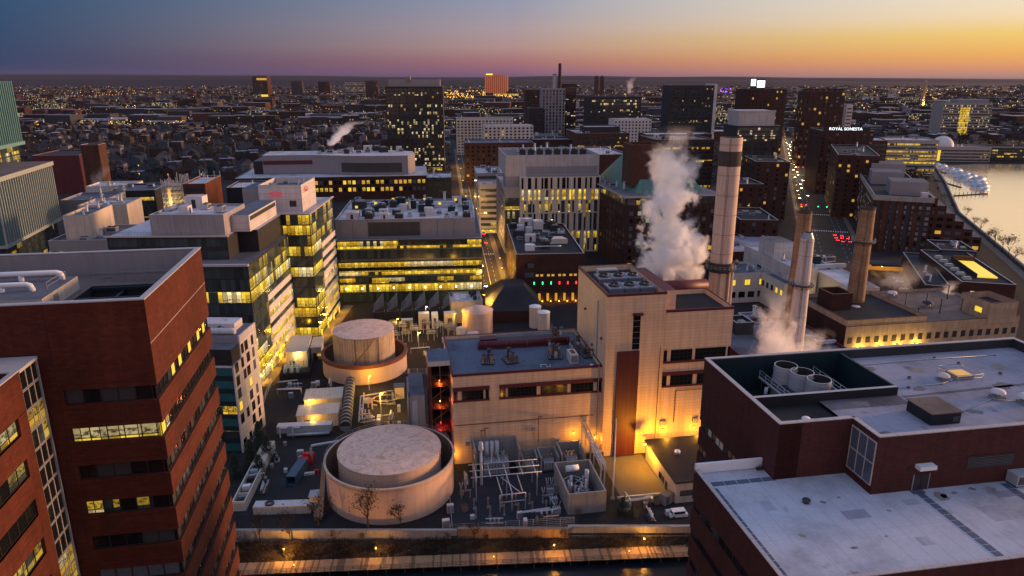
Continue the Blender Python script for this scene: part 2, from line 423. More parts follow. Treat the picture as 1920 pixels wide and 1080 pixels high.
    def mesh(s, name):
        me = bpy.data.meshes.new(name); me.from_pydata(s.v, [], s.f)
        for n in s.mats: me.materials.append(M[n])
        me.polygons.foreach_set('material_index', s.m); me.polygons.foreach_set('use_smooth', s.s)
        me.update()
        np_ = len(me.polygons); nor = np.empty(np_ * 3, np.float32); me.polygons.foreach_get('normal', nor); nor = np.abs(nor.reshape(-1, 3))
        lt = np.empty(np_, np.int32); me.polygons.foreach_get('loop_total', lt)
        vi = np.empty(len(me.loops), np.int32); me.loops.foreach_get('vertex_index', vi)
        co = np.array(s.v, np.float32)[vi]; nn = np.repeat(nor, lt, axis=0)
        uv = np.empty((len(vi), 2), np.float32)
        isz = nn[:, 2] > .75; isx = (~isz) & (nn[:, 0] > nn[:, 1]); isy = ~(isz | isx)
        uv[isz] = co[isz][:, :2]; uv[isx] = co[isx][:, 1:]; uv[isy] = co[isy][:, ::2]
        me.uv_layers.new(name='uv').data.foreach_set('uv', uv.ravel())
        return me
    def build(s, name, parent=None, loc=(0, 0, 0), rot=0.0):
        o = bpy.data.objects.new(name, s.mesh(name)); C.objects.link(o)
        o.location = loc; o.rotation_euler = (0, 0, rot)
        if parent: o.parent = parent
        return o
FANG = {'front': 0, 'right': math.pi / 2, 'back': math.pi, 'left': -math.pi / 2}
def fpt(face, W, D, u, d):
    return {'front': (u, -d), 'right': (W + d, u), 'back': (W - u, D + d), 'left': (-d, D - u)}[face]
def tag(o, label, cat, group=None, kind=None):
    if label: o['label'] = label
    if cat: o['category'] = cat
    if group: o['group'] = group
    if kind: o['kind'] = kind
    return o
def thing(name, label, cat, loc=(0, 0, 0), rot=0.0, group=None):
    o = bpy.data.objects.new(name, None); C.objects.link(o)
    o.location = loc if len(loc) == 3 else (*loc, 0); o.rotation_euler = (0, 0, rot); o.empty_display_size = .5
    return tag(o, label, cat, group)
def struct(mb, name, loc=(0, 0, 0), rot=0): return tag(mb.build(name, None, loc, rot), None, None, None, 'structure')
def solo(mb, name, label, cat, loc=(0, 0, 0), rot=0, group=None): return tag(mb.build(name, None, loc if len(loc) == 3 else (*loc, 0), rot), label, cat, group)
def link(name, me, parent=None, loc=(0, 0, 0), rot=0.0):
    o = bpy.data.objects.new(name, me); C.objects.link(o); o.location = loc; o.rotation_euler = (0, 0, rot); o.parent = parent; return o
def copy_tree(o, parent=None):
    c = o.copy(); C.objects.link(c); c.parent = parent
    for ch in o.children: copy_tree(ch, c)
    return c
_wc = {}
def win_mesh(w, h, m, fr='frame_dark', bars=1, out=.05, hb=0):
    k = (round(w, 2), round(h, 2), m, fr, bars, hb)
    if k not in _wc:
        b = MB(); t = .09 if w > 1 else .06
        b.box(0, w, -.012, .05, 0, h, m)
        b.box(-t, w + t, -out - .03, 0, -t * 1.4, 0, fr); b.box(-t, w + t, -out, 0, h, h + t, fr)
        b.box(-t, 0, -out, 0, 0, h, fr); b.box(w, w + t, -out, 0, 0, h, fr)
        for i in range(bars): x = w * (i + 1) / (bars + 1); b.box(x - .03, x + .03, -out + .01, -.013, 0, h, fr)
        for i in range(hb): z = h * (i + 1) / (hb + 1); b.box(0, w, -out + .012, -.014, z - .03, z + .03, fr)
        _wc[k] = b.mesh('window')
    return _wc[k]
def window(parent, face, W, D, u, z, w, h, m, fr='frame_dark', bars=1, name='window', out=.05, hb=0, d=0.0):
    x, y = fpt(face, W, D, u, d)
    return link(name, win_mesh(w, h, m, fr, bars, out, hb), parent, (x, y, z), FANG[face])
def grid(parent, jobs, W, D, cap=95):
    """windows: the first `cap` jobs are parts of their own, what is left is one stuff part"""
    for j in jobs[:cap]: window(parent, j[0], W, D, *j[1:])
    rest = jobs[cap:]
    if rest:
        b = MB()
        for face, u, z, w, h, m, *r in rest: b.fbox(face, W, D, u, u + w, -.2, .03, z, z + h, m)
        tag(b.build('windows', parent), None, None, None, 'stuff')
def pick(weights):
    t = rng.random() * sum(w for _, w in weights)
    for k, w in weights:
        t -= w
        if t <= 0: return k
    return weights[-1][0]
LIGHTS = [0]
def lamp(loc, power, col=(1.0, .52, .10), r=.25, spot=None):
    ld = bpy.data.lights.new('lamp_light', 'POINT'); ld.energy = power; ld.color = col; ld.shadow_soft_size = r
    return ld
def lit(parent, loc, power, col=(1.0, .52, .10), r=.25):
    o = bpy.data.objects.new('lamp_light', lamp(loc, power, col, r)); C.objects.link(o); o.location = loc; o.parent = parent; return o
def local(o, x, y, z=0.0):                  # a point of a thing's own frame in world terms
    a = o.rotation_euler[2]; c, s = math.cos(a), math.sin(a)
    return (o.location[0] + x * c - y * s, o.location[1] + x * s + y * c, o.location[2] + z)
def width_to(p, ang, z, px):                # how far along `ang` from p until the picture column px
    dx, dy = math.cos(ang), math.sin(ang); k = (px - CX) / F
    # x + t dx = k * ((y + t dy) cp - (z - H) sp)
    return (k * (p[1] * cp - (z - H) * sp) - p[0]) / (dx - k * dy * cp)
# ------------------------------------------------------------------ ground and water
A = R(9.6); ca, sa = math.cos(A), math.sin(A)
PO = at(1140, 553, 46.5)                     # the plant's front corner; its walls run along A
def pf(x, y, z=0.0): return (PO[0] + x * ca - y * sa, PO[1] + x * sa + y * ca, z)
b = MB()
b.face([(-60000, 140.4, 0), (60000, 140.4, 0), (60000, 60000, 0), (-60000, 60000, 0)], 'far_ground')
struct(b, 'ground')
m, n, l, bs = newmat('water')
v = coords(n, l, 'Object', (1, .45, 1))
bump(n, l, bs, noise(n, l, v, .22, 6, .7), .16, .6)
bs.inputs['Base Color'].default_value = (.010, .014, .018, 1); bs.inputs['Roughness'].default_value = .3; bs.inputs['Specular IOR Level'].default_value = .3
b = MB(); b.face([(-400, -300, -2.6), (400, -300, -2.6), (400, 140, -2.6), (-400, 140, -2.6)], 'water'); struct(b, 'canal_water')
b = MB()                                     # yard surfaces round the plant, laid over the ground
b.face([(-84, 140.95, .004), (44, 142.05, .004), pf(60, 40, .004), pf(-110, 62, .004)], 'yard'); struct(b, 'yard_ground')
b = MB(); b.face([pf(-44, -29.5, .012), pf(-14, -30.5, .012), pf(-14, -6, .012), pf(-44, -2, .012)], 'gravel'); struct(b, 'switchyard_gravel')
b = MB(); b.face([pf(-1, -22, .012), pf(11.2, -22.5, .012), pf(11.2, -.6, .012), pf(-1, -.4, .012)], 'pavement'); struct(b, 'apron_pavement')
b = MB(); b.face([pf(-95, -12, .012), pf(-76, -14, .012), pf(-72, 24, .012), pf(-92, 24, .012)], 'asphalt'); struct(b, 'lot_asphalt')
# bank between the yard wall and the canal
b = MB()
for i in range(60):
    for j in range(6):
        def q(i, j):
            x = -64 + i * 2.1; y = 139.6 + x * .02 - j * .9
            return (x, y, -.35 - j * .4 + .35 * math.sin(i * 1.7 + j * 2.1) * (0 < j < 5))
        b.face([q(i, j + 1), q(i + 1, j + 1), q(i + 1, j), q(i, j)], 'scrub', True)
struct(b, 'canal_bank')
b = MB()
b.box(-66, -12.5, 140.15, 140.9, -3, 1.4, 'concrete'); solo(b, 'retaining_wall', 'long low tan retaining wall in front of the round tank beside the canal', 'wall')
b = MB(); b.box(-12.3, 12.8, 139.9, 140.9, -3, 1.9, 'tank_brown'); b.box(12.8, 41, 141.2, 142.0, -3, 1.7, 'concrete'); b.box(12.8, 13.4, 140.9, 141.2, -3, 1.7, 'concrete'); b.box(-12.4, 41, 139.8, 140.0, 1.9, 2.05, 'concrete', skip='') if 0 else None
solo(b, 'canal_wall', 'brownish concrete wall between the switchyard and the canal bank', 'wall')

# boardwalk
bw = thing('boardwalk', 'plank boardwalk over the dark canal along the bottom of the photo, lit amber', 'boardwalk', (0, 0, 0))
p0, p1 = at(440, 1056, -1.2), at(1300, 1021, -1.2)
d = MB(); L = math.dist(p0, p1); ba = math.atan2(p1[1] - p0[1], p1[0] - p0[0])
bw.location = (p0[0], p0[1], 0); bw.rotation_euler[2] = ba
nP = int(L / .42)
for i in range(nP):
    x = i * .42; d.box(x, x + .40, -4.0 + rng.uniform(-.05, .05), rng.uniform(-.05, .05), -1.3, -1.2 + rng.uniform(-.008, .008), rng.choice(['wood_deck', 'wood_deck', 'wood_dark']))
d.build('deck', bw)
d = MB()
for i in range(int(L / 4)):
    for yy in (-.3, -3.7): d.cyl(i * 4 + 1, yy, -3.2, -1.3, .16, .16, 'dark_steel', 8)
d.box(0, L, -.45, -.25, -1.6, -1.3, 'bark'); d.box(0, L, -3.8, -3.6, -1.6, -1.3, 'bark'); d.build('pile', bw)
d = MB()
for i in range(int(L / 2)): d.box(i * 2, i * 2 + .07, -3.98, -3.91, -1.2, -.15, 'dark_steel')
for z in (-.15, -.5, -.85): d.box(0, L, -3.97, -3.92, z - .03, z + .03, 'dark_steel')
d.build('railing', bw)
def bank_lamp(x, y, z, label, power=1000):
    t = thing('lamp_post', label, 'lamp post', (x, y, z), 0, 'lamps along the canal bank')
    k = MB(); k.cyl(0, 0, 0, 2.8, .05, .04, 'dark_steel', 8); k.box(-.12, .12, -.12, .12, 0, .1, 'dark_steel'); k.build('pole', t)
    k = MB(); k.cyl(0, 0, 2.8, 2.95, .10, .16, 'dark_steel', 10); k.build('lamp_cap', t, (0, 0, .22))
    k = MB(); k.cyl(0, 0, 2.8, 3.02, .13, .13, 'bulb_amber', 10); k.build('lamp_globe', t)
    lit(t, (.3, -.35, 3.3), power, (1, .42, .05), .15); return t
bank_lamp(-50.2, 134.6, -2.3, 'amber lamp post on the canal bank, the leftmost one', 2600)
bank_lamp(-30, 134.8, -2.2, 'lamp post on the canal bank below the big round tank')
bank_lamp(9.3, 135.6, -2.0, 'lamp post on the canal bank below the switchyard', 1000)
bank_lamp(29.6, 137.6, -1.8, 'lamp post on the canal bank near the right-hand brick building', 1400)
for k, (x, lab) in enumerate(((-47, 'left'), (-4, 'middle'), (26, 'right'))):
    t = thing('bollard_light', f'low amber light on the {lab} part of the boardwalk', 'light', (x, p0[1] + (x - p0[0]) * math.tan(ba) - 2.2, -1.2), ba, 'lights on the boardwalk')
    k = MB(); k.cyl(0, 0, 0, .55, .07, .07, 'dark_steel', 8); k.build('post', t)
    k = MB(); k.cyl(0, 0, .55, .68, .08, .08, 'bulb_amber', 8); k.build('lens', t); lit(t, (0, .3, 2.2), 480, (1, .40, .03), .15)

# ------------------------------------------------------------------ helpers for facades
def ribbon(parent, face, W, D, u0, u1, z, h, mats, inset=.3, fr='frame_dark', name='window_band', mull=.05, hb=0):
    b = MB(); n = len(mats); w = (u1 - u0) / n
    for i, mt in enumerate(mats): b.fbox(face, W, D, u0 + i * w, u0 + (i + 1) * w, -inset - .12, -inset + rng.uniform(.005, .02), z, z + h, mt)
    o_ = b.build(name, parent); b = MB()
    for i in range(n + 1): b.fbox(face, W, D, max(u0, u0 + i * w - mull), min(u1, u0 + i * w + mull), -inset - .1, -inset + .07, z, z + h, fr)
    b.fbox(face, W, D, u0, u1, -inset, -inset + .09, z, z + .07, fr); b.fbox(face, W, D, u0, u1, -inset, -inset + .09, z + h - .07, z + h, fr)
    for i in range(hb): zz = z + h * (i + 1) / (hb + 1); b.fbox(face, W, D, u0, u1, -inset - .05, -inset + .06, zz - .035, zz + .035, fr)
    b.build('window_frame', o_); return o_

# ------------------------------------------------------------------ the brick tower on the left
W1, D1, H1 = 55.0, 21.6, 80.0
c1 = at(270, 562, H1)
t = thing('brick_office_tower', 'tall red brick office tower with ribbon windows and a sunken roof, left foreground', 'office building', (c1[0] - W1 * ca, c1[1] - W1 * sa, 0), A)
b = MB(); ub = W1 - 8.4
bands = [69.78 - 4.05 * k for k in range(17)]
zt_ = H1 - 4
prev = H1
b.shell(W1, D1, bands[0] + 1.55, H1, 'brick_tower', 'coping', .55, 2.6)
b.box(0, W1, .3, D1 - .3, bands[0] + 1.55, bands[0] + 1.56, 'frame_dark')
for i, z in enumerate(bands):
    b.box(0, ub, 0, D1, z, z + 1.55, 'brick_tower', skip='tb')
    b.box(ub, W1 - .55, .55, D1, z, z + 1.55, 'frame_dark', skip='tb')
    zl = bands[i + 1] + 1.55 if i + 1 < len(bands) else 0
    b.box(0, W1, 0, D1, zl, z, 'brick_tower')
for z in (75.6,):                                             # joint line round the blank top storey
    b.fbox('right', W1, D1, 0, D1, -.02, .015, z, z + .06, 'coping')
b.build('wall', t)
for z in [q + dz for q in bands[:12] for dz in (-.55, 2.05)]:       # movement joints in the brick skin
    b = MB(); b.fbox('front', W1, D1, 30, W1, -.02, .012, z, z + .05, 'joint'); b.fbox('right', W1, D1, 0, D1, -.02, .012, z, z + .05, 'joint'); b.build('brick_joint', t)
for u in (38.0, ub - .5):
    b = MB(); b.fbox('front', W1, D1, u, u + .06, -.02, .013, 0, H1 - .1, 'joint'); b.build('brick_joint', t)
dk, lt, dm, pl = 'glass_dark', 'pane_yellow', 'glass_dimlit', 'grey_panel'
front = {1: ['glass_lit'] * 5, 3: ['glass_lit', dm, dk, dm, dk], 5: ['cur_dark', 'glass_dimlit', 'grey_panel', 'grey_panel', 'grey_panel'][::-1][::-1]}
for k, z in enumerate(bands):
    if k == 5: ms = ['glass_slate'] * 5 if 'glass_slate' in M else [dk] * 5
    else: ms = front.get(k, [rng.choice([dk, dk, 'charcoal']) for _ in range(5)])
    ribbon(t, 'front', W1, D1, ub, W1 - .55, z, 1.55, ms)
    n = 16
    if k == 0: ms = [dk, dk, dk, dm, lt, dk, lt, dk, dk, lt, dk, dk, lt, dk, lt, dk]
    elif k == 1: ms = [lt, 'glass_lit', dk, dk] + [dk] * 12
    else: ms = [rng.choice([dk, dk, dk, 'cur_dark', 'charcoal']) for _ in range(n)]
    ribbon(t, 'right', W1, D1, .3, D1 - .3, z, 1.55, ms)
# roof: deck, sunken well with teal frames, plant room with louvres
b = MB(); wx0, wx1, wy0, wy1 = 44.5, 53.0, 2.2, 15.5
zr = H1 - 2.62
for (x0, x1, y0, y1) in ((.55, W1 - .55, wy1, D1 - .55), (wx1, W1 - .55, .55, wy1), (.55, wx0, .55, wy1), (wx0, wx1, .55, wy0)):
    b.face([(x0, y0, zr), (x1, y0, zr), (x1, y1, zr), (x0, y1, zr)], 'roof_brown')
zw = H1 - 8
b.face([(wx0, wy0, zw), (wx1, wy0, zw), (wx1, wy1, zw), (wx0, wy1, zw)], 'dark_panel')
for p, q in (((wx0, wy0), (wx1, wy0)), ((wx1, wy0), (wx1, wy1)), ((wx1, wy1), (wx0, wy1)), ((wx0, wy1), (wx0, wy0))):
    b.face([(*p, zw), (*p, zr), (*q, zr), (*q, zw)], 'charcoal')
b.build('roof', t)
b = MB()
b.box(.6, W1 - .6, D1 - .62, D1 - .57, zr, H1 - .05, 'grey_panel'); b.box(W1 - .62, W1 - .57, .6, D1 - .7, zr, H1 - .05, 'grey_panel'); b.build('parapet_lining', t)
b = MB()
for y in (wy1 - .35, wy1 - 4.5): b.box(wx0, wx1, y, y + .3, zr - .5, zr - .15, 'teal_steel')
for x in (wx0 + 3.2, wx1 - .5): b.box(x, x + .3, wy0, wy1, zr - .9, zr - .55, 'teal_steel')
b.tube([(wx1 - 4.4, wy1 - .6, zw + .3), (wx1 - .6, wy1 - .9, zr - .3)], .16, 'teal_steel'); b.tube([(wx1 - 3, wy1 - 4, zw), (wx1 - .5, wy1 - 4.1, zr - .3)], .16, 'teal_steel')
for x in (wx0 + 3.2, wx1 - 1): b.box(x, x + .25, wy1 - .3, wy1 - .05, zw, zr - .3, 'teal_steel')
b.build('steel_frame', t)
b = MB()
for i in range(9): b.box(44 + i * 1.1, 44.06 + i * 1.1, 17.4, 17.46, zr, zr + 1.05, 'steel')
for z in (.55, 1.05): b.box(44, 52.8, 17.41, 17.45, zr + z - .03, zr + z + .03, 'steel')
b.build('railing', t)
px0, px1, py0, py1, pz = 20, 43.6, 5.6, 14.5, 78.9
b = MB(); b.box(px0, px1, py0 + .15, py1, zr - 1, pz, 'cream_panel', top='roof_grey'); b.box(px0 + .05, px1 - 1.2, py0, py0 + .15, zr + .2, pz - .35, 'louvre'); b.box(px1, px1 + .05, 8.2, 9.2, zr, zr + 1.2, 'grey_panel')
for i in range(6): b.box(px1 - 1.5 - i * 3.4, px1 - 1.35 - i * 3.4, py0 - .06, py0, zr, pz - .3, 'charcoal')
b.build('plant_room', t)
for (yy, xe, zz, r) in ((13.2, 42.6, 79.7, .30), (9.0, 41.4, 79.6, .28)):
    b = MB(); b.tube([(20, yy, zz), (xe - .5, yy, zz), (xe - .15, yy, zz - .12), (xe, yy, zz - .5), (xe, yy, pz - .1)], r, 'white_paint', 12)
    for x in (33.5, 38.5): b.cyl(x, yy, pz - .05, zz - .1, r * .9, r * .9, 'white_paint', 10)
    b.build('roof_pipe', t)
b = MB(); b.box(px1 - .6, px1 - .52, 8.4, 8.48, zr, pz + 1.0, 'steel'); b.box(px1 - .6, px1 - .52, 12.9, 12.98, pz, pz + 1, 'steel'); b.box(px1 - .58, px1 - .54, 8.4, 12.9, pz + .95, pz + 1, 'steel'); b.box(px1 - .58, px1 - .54, 8.4, 12.9, pz + .5, pz + .55, 'steel'); b.build('guard_rail', t)

# ------------------------------------------------------------------ the lower brick block in the bottom left corner
c2 = at_d(67, 670, 62.0); H2 = c2[2]; W2, D2 = 18.0, 40.0
t = thing('brick_office_block', 'lower red brick block with a glazed corner strip in the bottom left corner', 'office building', (c2[0] - W2 * ca + D2 * sa, c2[1] - W2 * sa - D2 * ca, 0), A)
b = MB(); gu = D2 - 3.3
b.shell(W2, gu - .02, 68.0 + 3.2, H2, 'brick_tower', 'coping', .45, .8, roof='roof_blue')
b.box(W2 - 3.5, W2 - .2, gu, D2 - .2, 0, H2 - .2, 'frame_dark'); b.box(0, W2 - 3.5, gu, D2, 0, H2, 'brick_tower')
zb = [69.55 - 4.05 * k for k in range(16)]
last = 71.2
for z in zb:
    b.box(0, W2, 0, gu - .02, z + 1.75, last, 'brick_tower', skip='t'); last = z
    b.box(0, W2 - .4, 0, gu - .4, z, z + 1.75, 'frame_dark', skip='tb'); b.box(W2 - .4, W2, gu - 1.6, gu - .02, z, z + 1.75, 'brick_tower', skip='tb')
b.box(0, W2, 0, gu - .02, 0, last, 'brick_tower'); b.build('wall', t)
for k, z in enumerate(zb[:12]):
    ms = [rng.choice([dk, dk, dm, dk, 'charcoal']) for _ in range(16)]
    if k == 0: ms[-3:] = ['glass_lit', 'glass_lit', dk]; ms[-2:] = ['glass_lit', 'glass_lit']
    if k == 3: ms[-4:] = ['glass_lit', 'glass_lit', dm, 'glass_lit']
    if k == 4: ms[-5:] = ['glass_lit'] * 3 + [dk, dk]
    ribbon(t, 'right', W2, D2, gu - 26, gu - 1.6, z, 1.75, ms)
for k in range(36):                                           # glazed corner, one row of panes each
    z = H2 - 1.98 * (k + 1)
    if z < 0: break
    m3 = ['glass_lit'] * 3 if k in (2, 10, 11) else [dk, dk, dk]
    if k == 3: m3 = [dk, dm, 'glass_lit']
    ribbon(t, 'right', W2, D2, gu, D2, z, 1.9, m3, inset=.1, fr='frame_grey', name='glazed_panel', mull=.06)
b = MB(); b.box(W2 - 3.6, W2 + .1, gu - .1, D2 + .1, H2 - .2, H2 + .1, 'coping'); b.box(W2 - .16, W2 + .06, D2 - .16, D2 + .06, 0, H2 - .2, 'frame_grey'); b.build('corner_frame', t)

# ------------------------------------------------------------------ the brick building on the right
c3 = at(1462, 796, 60.4)
t = thing('brick_laboratory', 'dark red brick building with flat grey roofs and a well of fans, right foreground', 'laboratory', (c3[0], c3[1], 0), A)
b = MB(); HU, HL = 60.4, 53.5
X1 = 52.0
# upper block: plan with a notch
cpz = .14
def pwall(poly, z0, z1, zi, m, cop, th=.5):
    n = len(poly)
    for i in range(n):
        p, q = poly[i], poly[(i + 1) % n]
        b.face([(*p, z0), (*q, z0), (*q, z1), (*p, z1)], m)
    cx = sum(p[0] for p in poly) / n; cy = sum(p[1] for p in poly) / n
    inner = []
    for i in range(n):
        p0_, p_, p1_ = poly[i - 1], poly[i], poly[(i + 1) % n]
        e0 = ((p_[0] - p0_[0]), (p_[1] - p0_[1])); e1 = ((p1_[0] - p_[0]), (p1_[1] - p_[1]))
        n0 = (-e0[1] / math.hypot(*e0), e0[0] / math.hypot(*e0)); n1 = (-e1[1] / math.hypot(*e1), e1[0] / math.hypot(*e1))
        inner.append((p_[0] + th * (n0[0] + n1[0]), p_[1] + th * (n0[1] + n1[1])))
    for i in range(n):
        p, q, a_, c_ = poly[i], poly[(i + 1) % n], inner[i], inner[(i + 1) % n]
        b.face([(*p, z1), (*q, z1), (*c_, z1), (*a_, z1)], cop)
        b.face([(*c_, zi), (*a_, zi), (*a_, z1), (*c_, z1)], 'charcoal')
    b.face([(*p, zi) for p in inner], 'roof_black' if False else 'roof_lavender')
    return inner
upper = [(0, 0), (9.6, 0), (9.6, -4.9), (X1, -4.9), (X1, 21.2), (0, 21.2)]
n_ = len(upper)
inner = [(.5, .5), (10.1, .5), (10.1, -4.4), (X1 - .5, -4.4), (X1 - .5, 20.7), (.5, 20.7)]
ZD = 59.2                                                     # main roof deck
zz = [49.3, 45.2, 41.1, 37.0, 32.9, 28.8]
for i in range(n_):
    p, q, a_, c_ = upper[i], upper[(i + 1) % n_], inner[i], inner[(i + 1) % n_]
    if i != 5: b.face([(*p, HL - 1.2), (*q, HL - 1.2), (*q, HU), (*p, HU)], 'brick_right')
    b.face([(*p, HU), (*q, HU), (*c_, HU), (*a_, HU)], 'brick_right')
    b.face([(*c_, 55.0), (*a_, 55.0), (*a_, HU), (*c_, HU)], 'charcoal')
last = HU
for z in zz:                                                  # left wall of the upper block, cut by window bands
    b.box(0, 3, 0, 21.2, z + 1.3, last, 'brick_right', skip='tr') if last == HU else b.box(0, 3, 0, 21.2, z + 1.3, last, 'brick_right', skip='r')
    b.box(.35, 3, 3.3, 21.0, z, z + 1.3, 'frame_dark', skip='tb'); last = z
b.box(0, 3, 0, 21.2, 0, last, 'brick_right', skip='r')
# lower block
zl_ = [48.0 - 4.15 * k for k in range(11)]
LX0, LX1, LY0, LY1 = -8.84, X1, -18.5, 3.2
last = HL
for z in zl_:
    b.box(LX0, LX1, LY0, LY1, z + 1.35, last, 'brick_right', skip='t' if last == HL else '')
    b.box(LX0 + .35, LX1, LY0 + .35, LY1 - .35, z, z + 1.35, 'frame_dark', skip='tb'); last = z
b.box(LX0, LX1, LY0, LY1, 0, last, 'brick_right')
b.build('wall', t)
b = MB()                                                      # copings as short stone lengths
def cope(p, q, z, th=.55, step=2.4, m='pale_coping', s=1):
    L = math.dist(p, q); n = max(1, round(L / step)); ux, uy = (q[0] - p[0]) / L, (q[1] - p[1]) / L; nx, ny = -uy * s, ux * s
    for i in range(n):
        a0, a1 = L * i / n + .02, L * (i + 1) / n - .02
        P = [(p[0] + ux * a0 - nx * .06, p[1] + uy * a0 - ny * .06), (p[0] + ux * a1 - nx * .06, p[1] + uy * a1 - ny * .06), (p[0] + ux * a1 + nx * th, p[1] + uy * a1 + ny * th), (p[0] + ux * a0 + nx * th, p[1] + uy * a0 + ny * th)]
        b.prism(P, z, z + .1 + rng.uniform(0, .015), m)
b = MB()
for i in range(n_): cope(upper[i], upper[(i + 1) % n_], HU + .003); b.build('coping', t); b = MB()
low = [(LX0, LY0), (LX1, LY0), (LX1, LY1), (LX0, LY1)]
cope(low[0], low[1], HL + .003, .4); b.build('coping', t); b = MB(); cope(low[3], low[0], HL + .003, .4); b.build('coping', t)
b = MB()
wx0, wx1, wy0, wy1 = 2.1, 21.3, 8.3, 20.7                     # the fan well
z9 = ZD
for poly in ([(.5, .5), (10.1, .5), (10.1, 8.0), (.5, 8.0)],): b.face([(x, y, 58.6) for x, y in poly], 'roof_black')
b.face([(10.1, -4.4, z9 - .2), (X1 - .5, -4.4, z9 - .2), (X1 - .5, 5.0, z9 - .2), (10.1, 5.0, z9 - .2)], 'roof_lavender')
b.face([(10.1, 5.0, z9 - .2), (21.6, 5.0, z9 - .2), (21.6, 8.0, z9 - .2), (10.1, 8.0, z9 - .2)], 'roof_grey')
b.face([(21.6, 5.0, z9 - .2), (X1 - .5, 5.0, z9 - .2), (X1 - .5, 20.7, z9 - .2), (21.6, 20.7, z9 - .2)], 'roof_lavender')
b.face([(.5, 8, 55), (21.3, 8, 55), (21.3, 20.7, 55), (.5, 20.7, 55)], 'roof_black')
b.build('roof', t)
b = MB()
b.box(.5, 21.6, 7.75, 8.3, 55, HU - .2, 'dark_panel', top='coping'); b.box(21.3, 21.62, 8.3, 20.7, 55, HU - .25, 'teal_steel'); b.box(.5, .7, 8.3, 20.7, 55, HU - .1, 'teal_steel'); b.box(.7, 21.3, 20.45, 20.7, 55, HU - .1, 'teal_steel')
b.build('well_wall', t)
b = MB(); b.face([(LX0 + .4, LY0 + .4, HL - .55), (LX1, LY0 + .4, HL - .55), (LX1, LY1, HL - .55), (LX0 + .4, LY1, HL - .55)], 'roof_white')
b.face([(LX0 + .4, LY1, HL - .55), (LX0 + .4, LY0 + .4, HL - .55), (LX0 + .4, LY0 + .4, HL), (LX0 + .4, LY1, HL)], 'pale_panel')
b.face([(LX1, LY0 + .4, HL - .55), (LX1, LY0 + .4, HL), (LX0 + .4, LY0 + .4, HL), (LX0 + .4, LY0 + .4, HL - .55)], 'pale_panel'); b.build('lower_roof', t)
b = MB(); b.box(LX0, -.02, LY1 - .35, LY1, HL - .5, HL + .75, 'white_paint'); b.build('parapet_wall', t)
b = MB(); zp = HL - .545                                      # dark walkway pads
def pads(p, q, n, w=.85):
    ux, uy = (q[0] - p[0]), (q[1] - p[1]); L = math.hypot(ux, uy); ux /= L; uy /= L
    for i in range(n):
        a0, a1 = L * i / n + .06, L * (i + 1) / n - .06
        b.prism([(p[0] + ux * a0 + uy * w / 2, p[1] + uy * a0 - ux * w / 2), (p[0] + ux * a1 + uy * w / 2, p[1] + uy * a1 - ux * w / 2), (p[0] + ux * a1 - uy * w / 2, p[1] + uy * a1 + ux * w / 2), (p[0] + ux * a0 - uy * w / 2, p[1] + uy * a0 + ux * w / 2)], zp, zp + .03, 'roof_blue')
for a_ in (((-7.9, .25), (.3, .25), 5), ((-7.9, -.6), (-7.9, -17.5), 15, .6), ((15.5, -5.6), (15.5, -17.6), 11, .9), ((27, -5.4), (27, -9), 3, .9), ((14.6, -5.3), (16.4, -5.3), 1), ((3, -17.7), (40, -17.7), 20, .35)): b = MB(); pads(*a_); b.build('walkway_pad', t)
# upper wall openings
ribbon(t, 'left', X1, 21.2, .2, 17.8, 49.3, 1.3, [rng.choice([dk, dm, 'charcoal', 'cream_panel']) for _ in range(14)], inset=.2)
for z in zz[1:3]: ribbon(t, 'left', X1, 21.2, .2, 17.8, z, 1.3, [rng.choice([dk, dm, 'charcoal']) for _ in range(14)], inset=.2)
tl = bpy.data.objects.new('lower_block', None)
def lowband(face, z, ms):
    b = MB(); n = len(ms)
    if face == 'left':
        for i, mt in enumerate(ms):
            y0, y1 = LY1 - .35 - (LY1 - LY0 - .7) * i / n, LY1 - .35 - (LY1 - LY0 - .7) * (i + 1) / n
            b.box(LX0 + .25, LX0 + .34, y1 + .04, y0 - .04, z, z + 1.35, mt); b.box(LX0 + .2, LX0 + .33, y0 - .04, y0 + .04, z, z + 1.35, 'frame_dark')
    else:
        for i, mt in enumerate(ms):
            x0, x1 = LX0 + .35 + 40 * i / n, LX0 + .35 + 40 * (i + 1) / n
            b.box(x0 + .04, x1 - .04, LY0 + .25, LY0 + .34, z, z + 1.35, mt)
    return b.build('window_band', t)
for k, z in enumerate(zl_[:8]):
    ms = [rng.choice([dk, dk, dm, dk]) for _ in range(12)]
    if k == 2: ms[-7:] = ['pane_cool'] * 4 + [dk] * 3
    lowband('left', z, ms); 
    if k < 2: lowband('front', z, [dk] * 24)
b = MB()                                                      # glazed bay in the notch (faces left)
for i in range(3):
    for j in range(2): b.box(9.5, 9.58, -.2 - (i + 1) * 1.48, -.2 - i * 1.48 - .1, 54.2 + j * 2.75, 54.2 + j * 2.75 + 2.62, 'glass_slate' if 'glass_slate' in M else 'glass_teal')
for i in range(4): b.box(9.44, 9.59, -.2 - i * 1.48 - .1, -.2 - i * 1.48, 54.1, 59.7, 'pale_coping')
for z in (54.1, 56.85, 59.6): b.box(9.43, 9.585, -4.75, -.2, z - .05, z + .06, 'pale_coping')
b.build('glazed_bay', t)
d = MB(); yf = -4.9
d.box(15.0, 17.0, yf - .06, yf, 52.95, 55.0, 'charcoal'); d.box(14.9, 15.0, yf - .09, yf, 52.95, 55.1, 'frame_grey'); d.box(17.0, 17.1, yf - .09, yf, 52.95, 55.1, 'frame_grey'); d.box(15.97, 16.03, yf - .09, yf - .06, 52.95, 55, 'frame_dark'); d.build('door', t)
d = MB(); d.box(14.9, 17.1, yf - .9, yf, 56.0, 56.5, 'white_paint'); d.build('door_canopy', t)
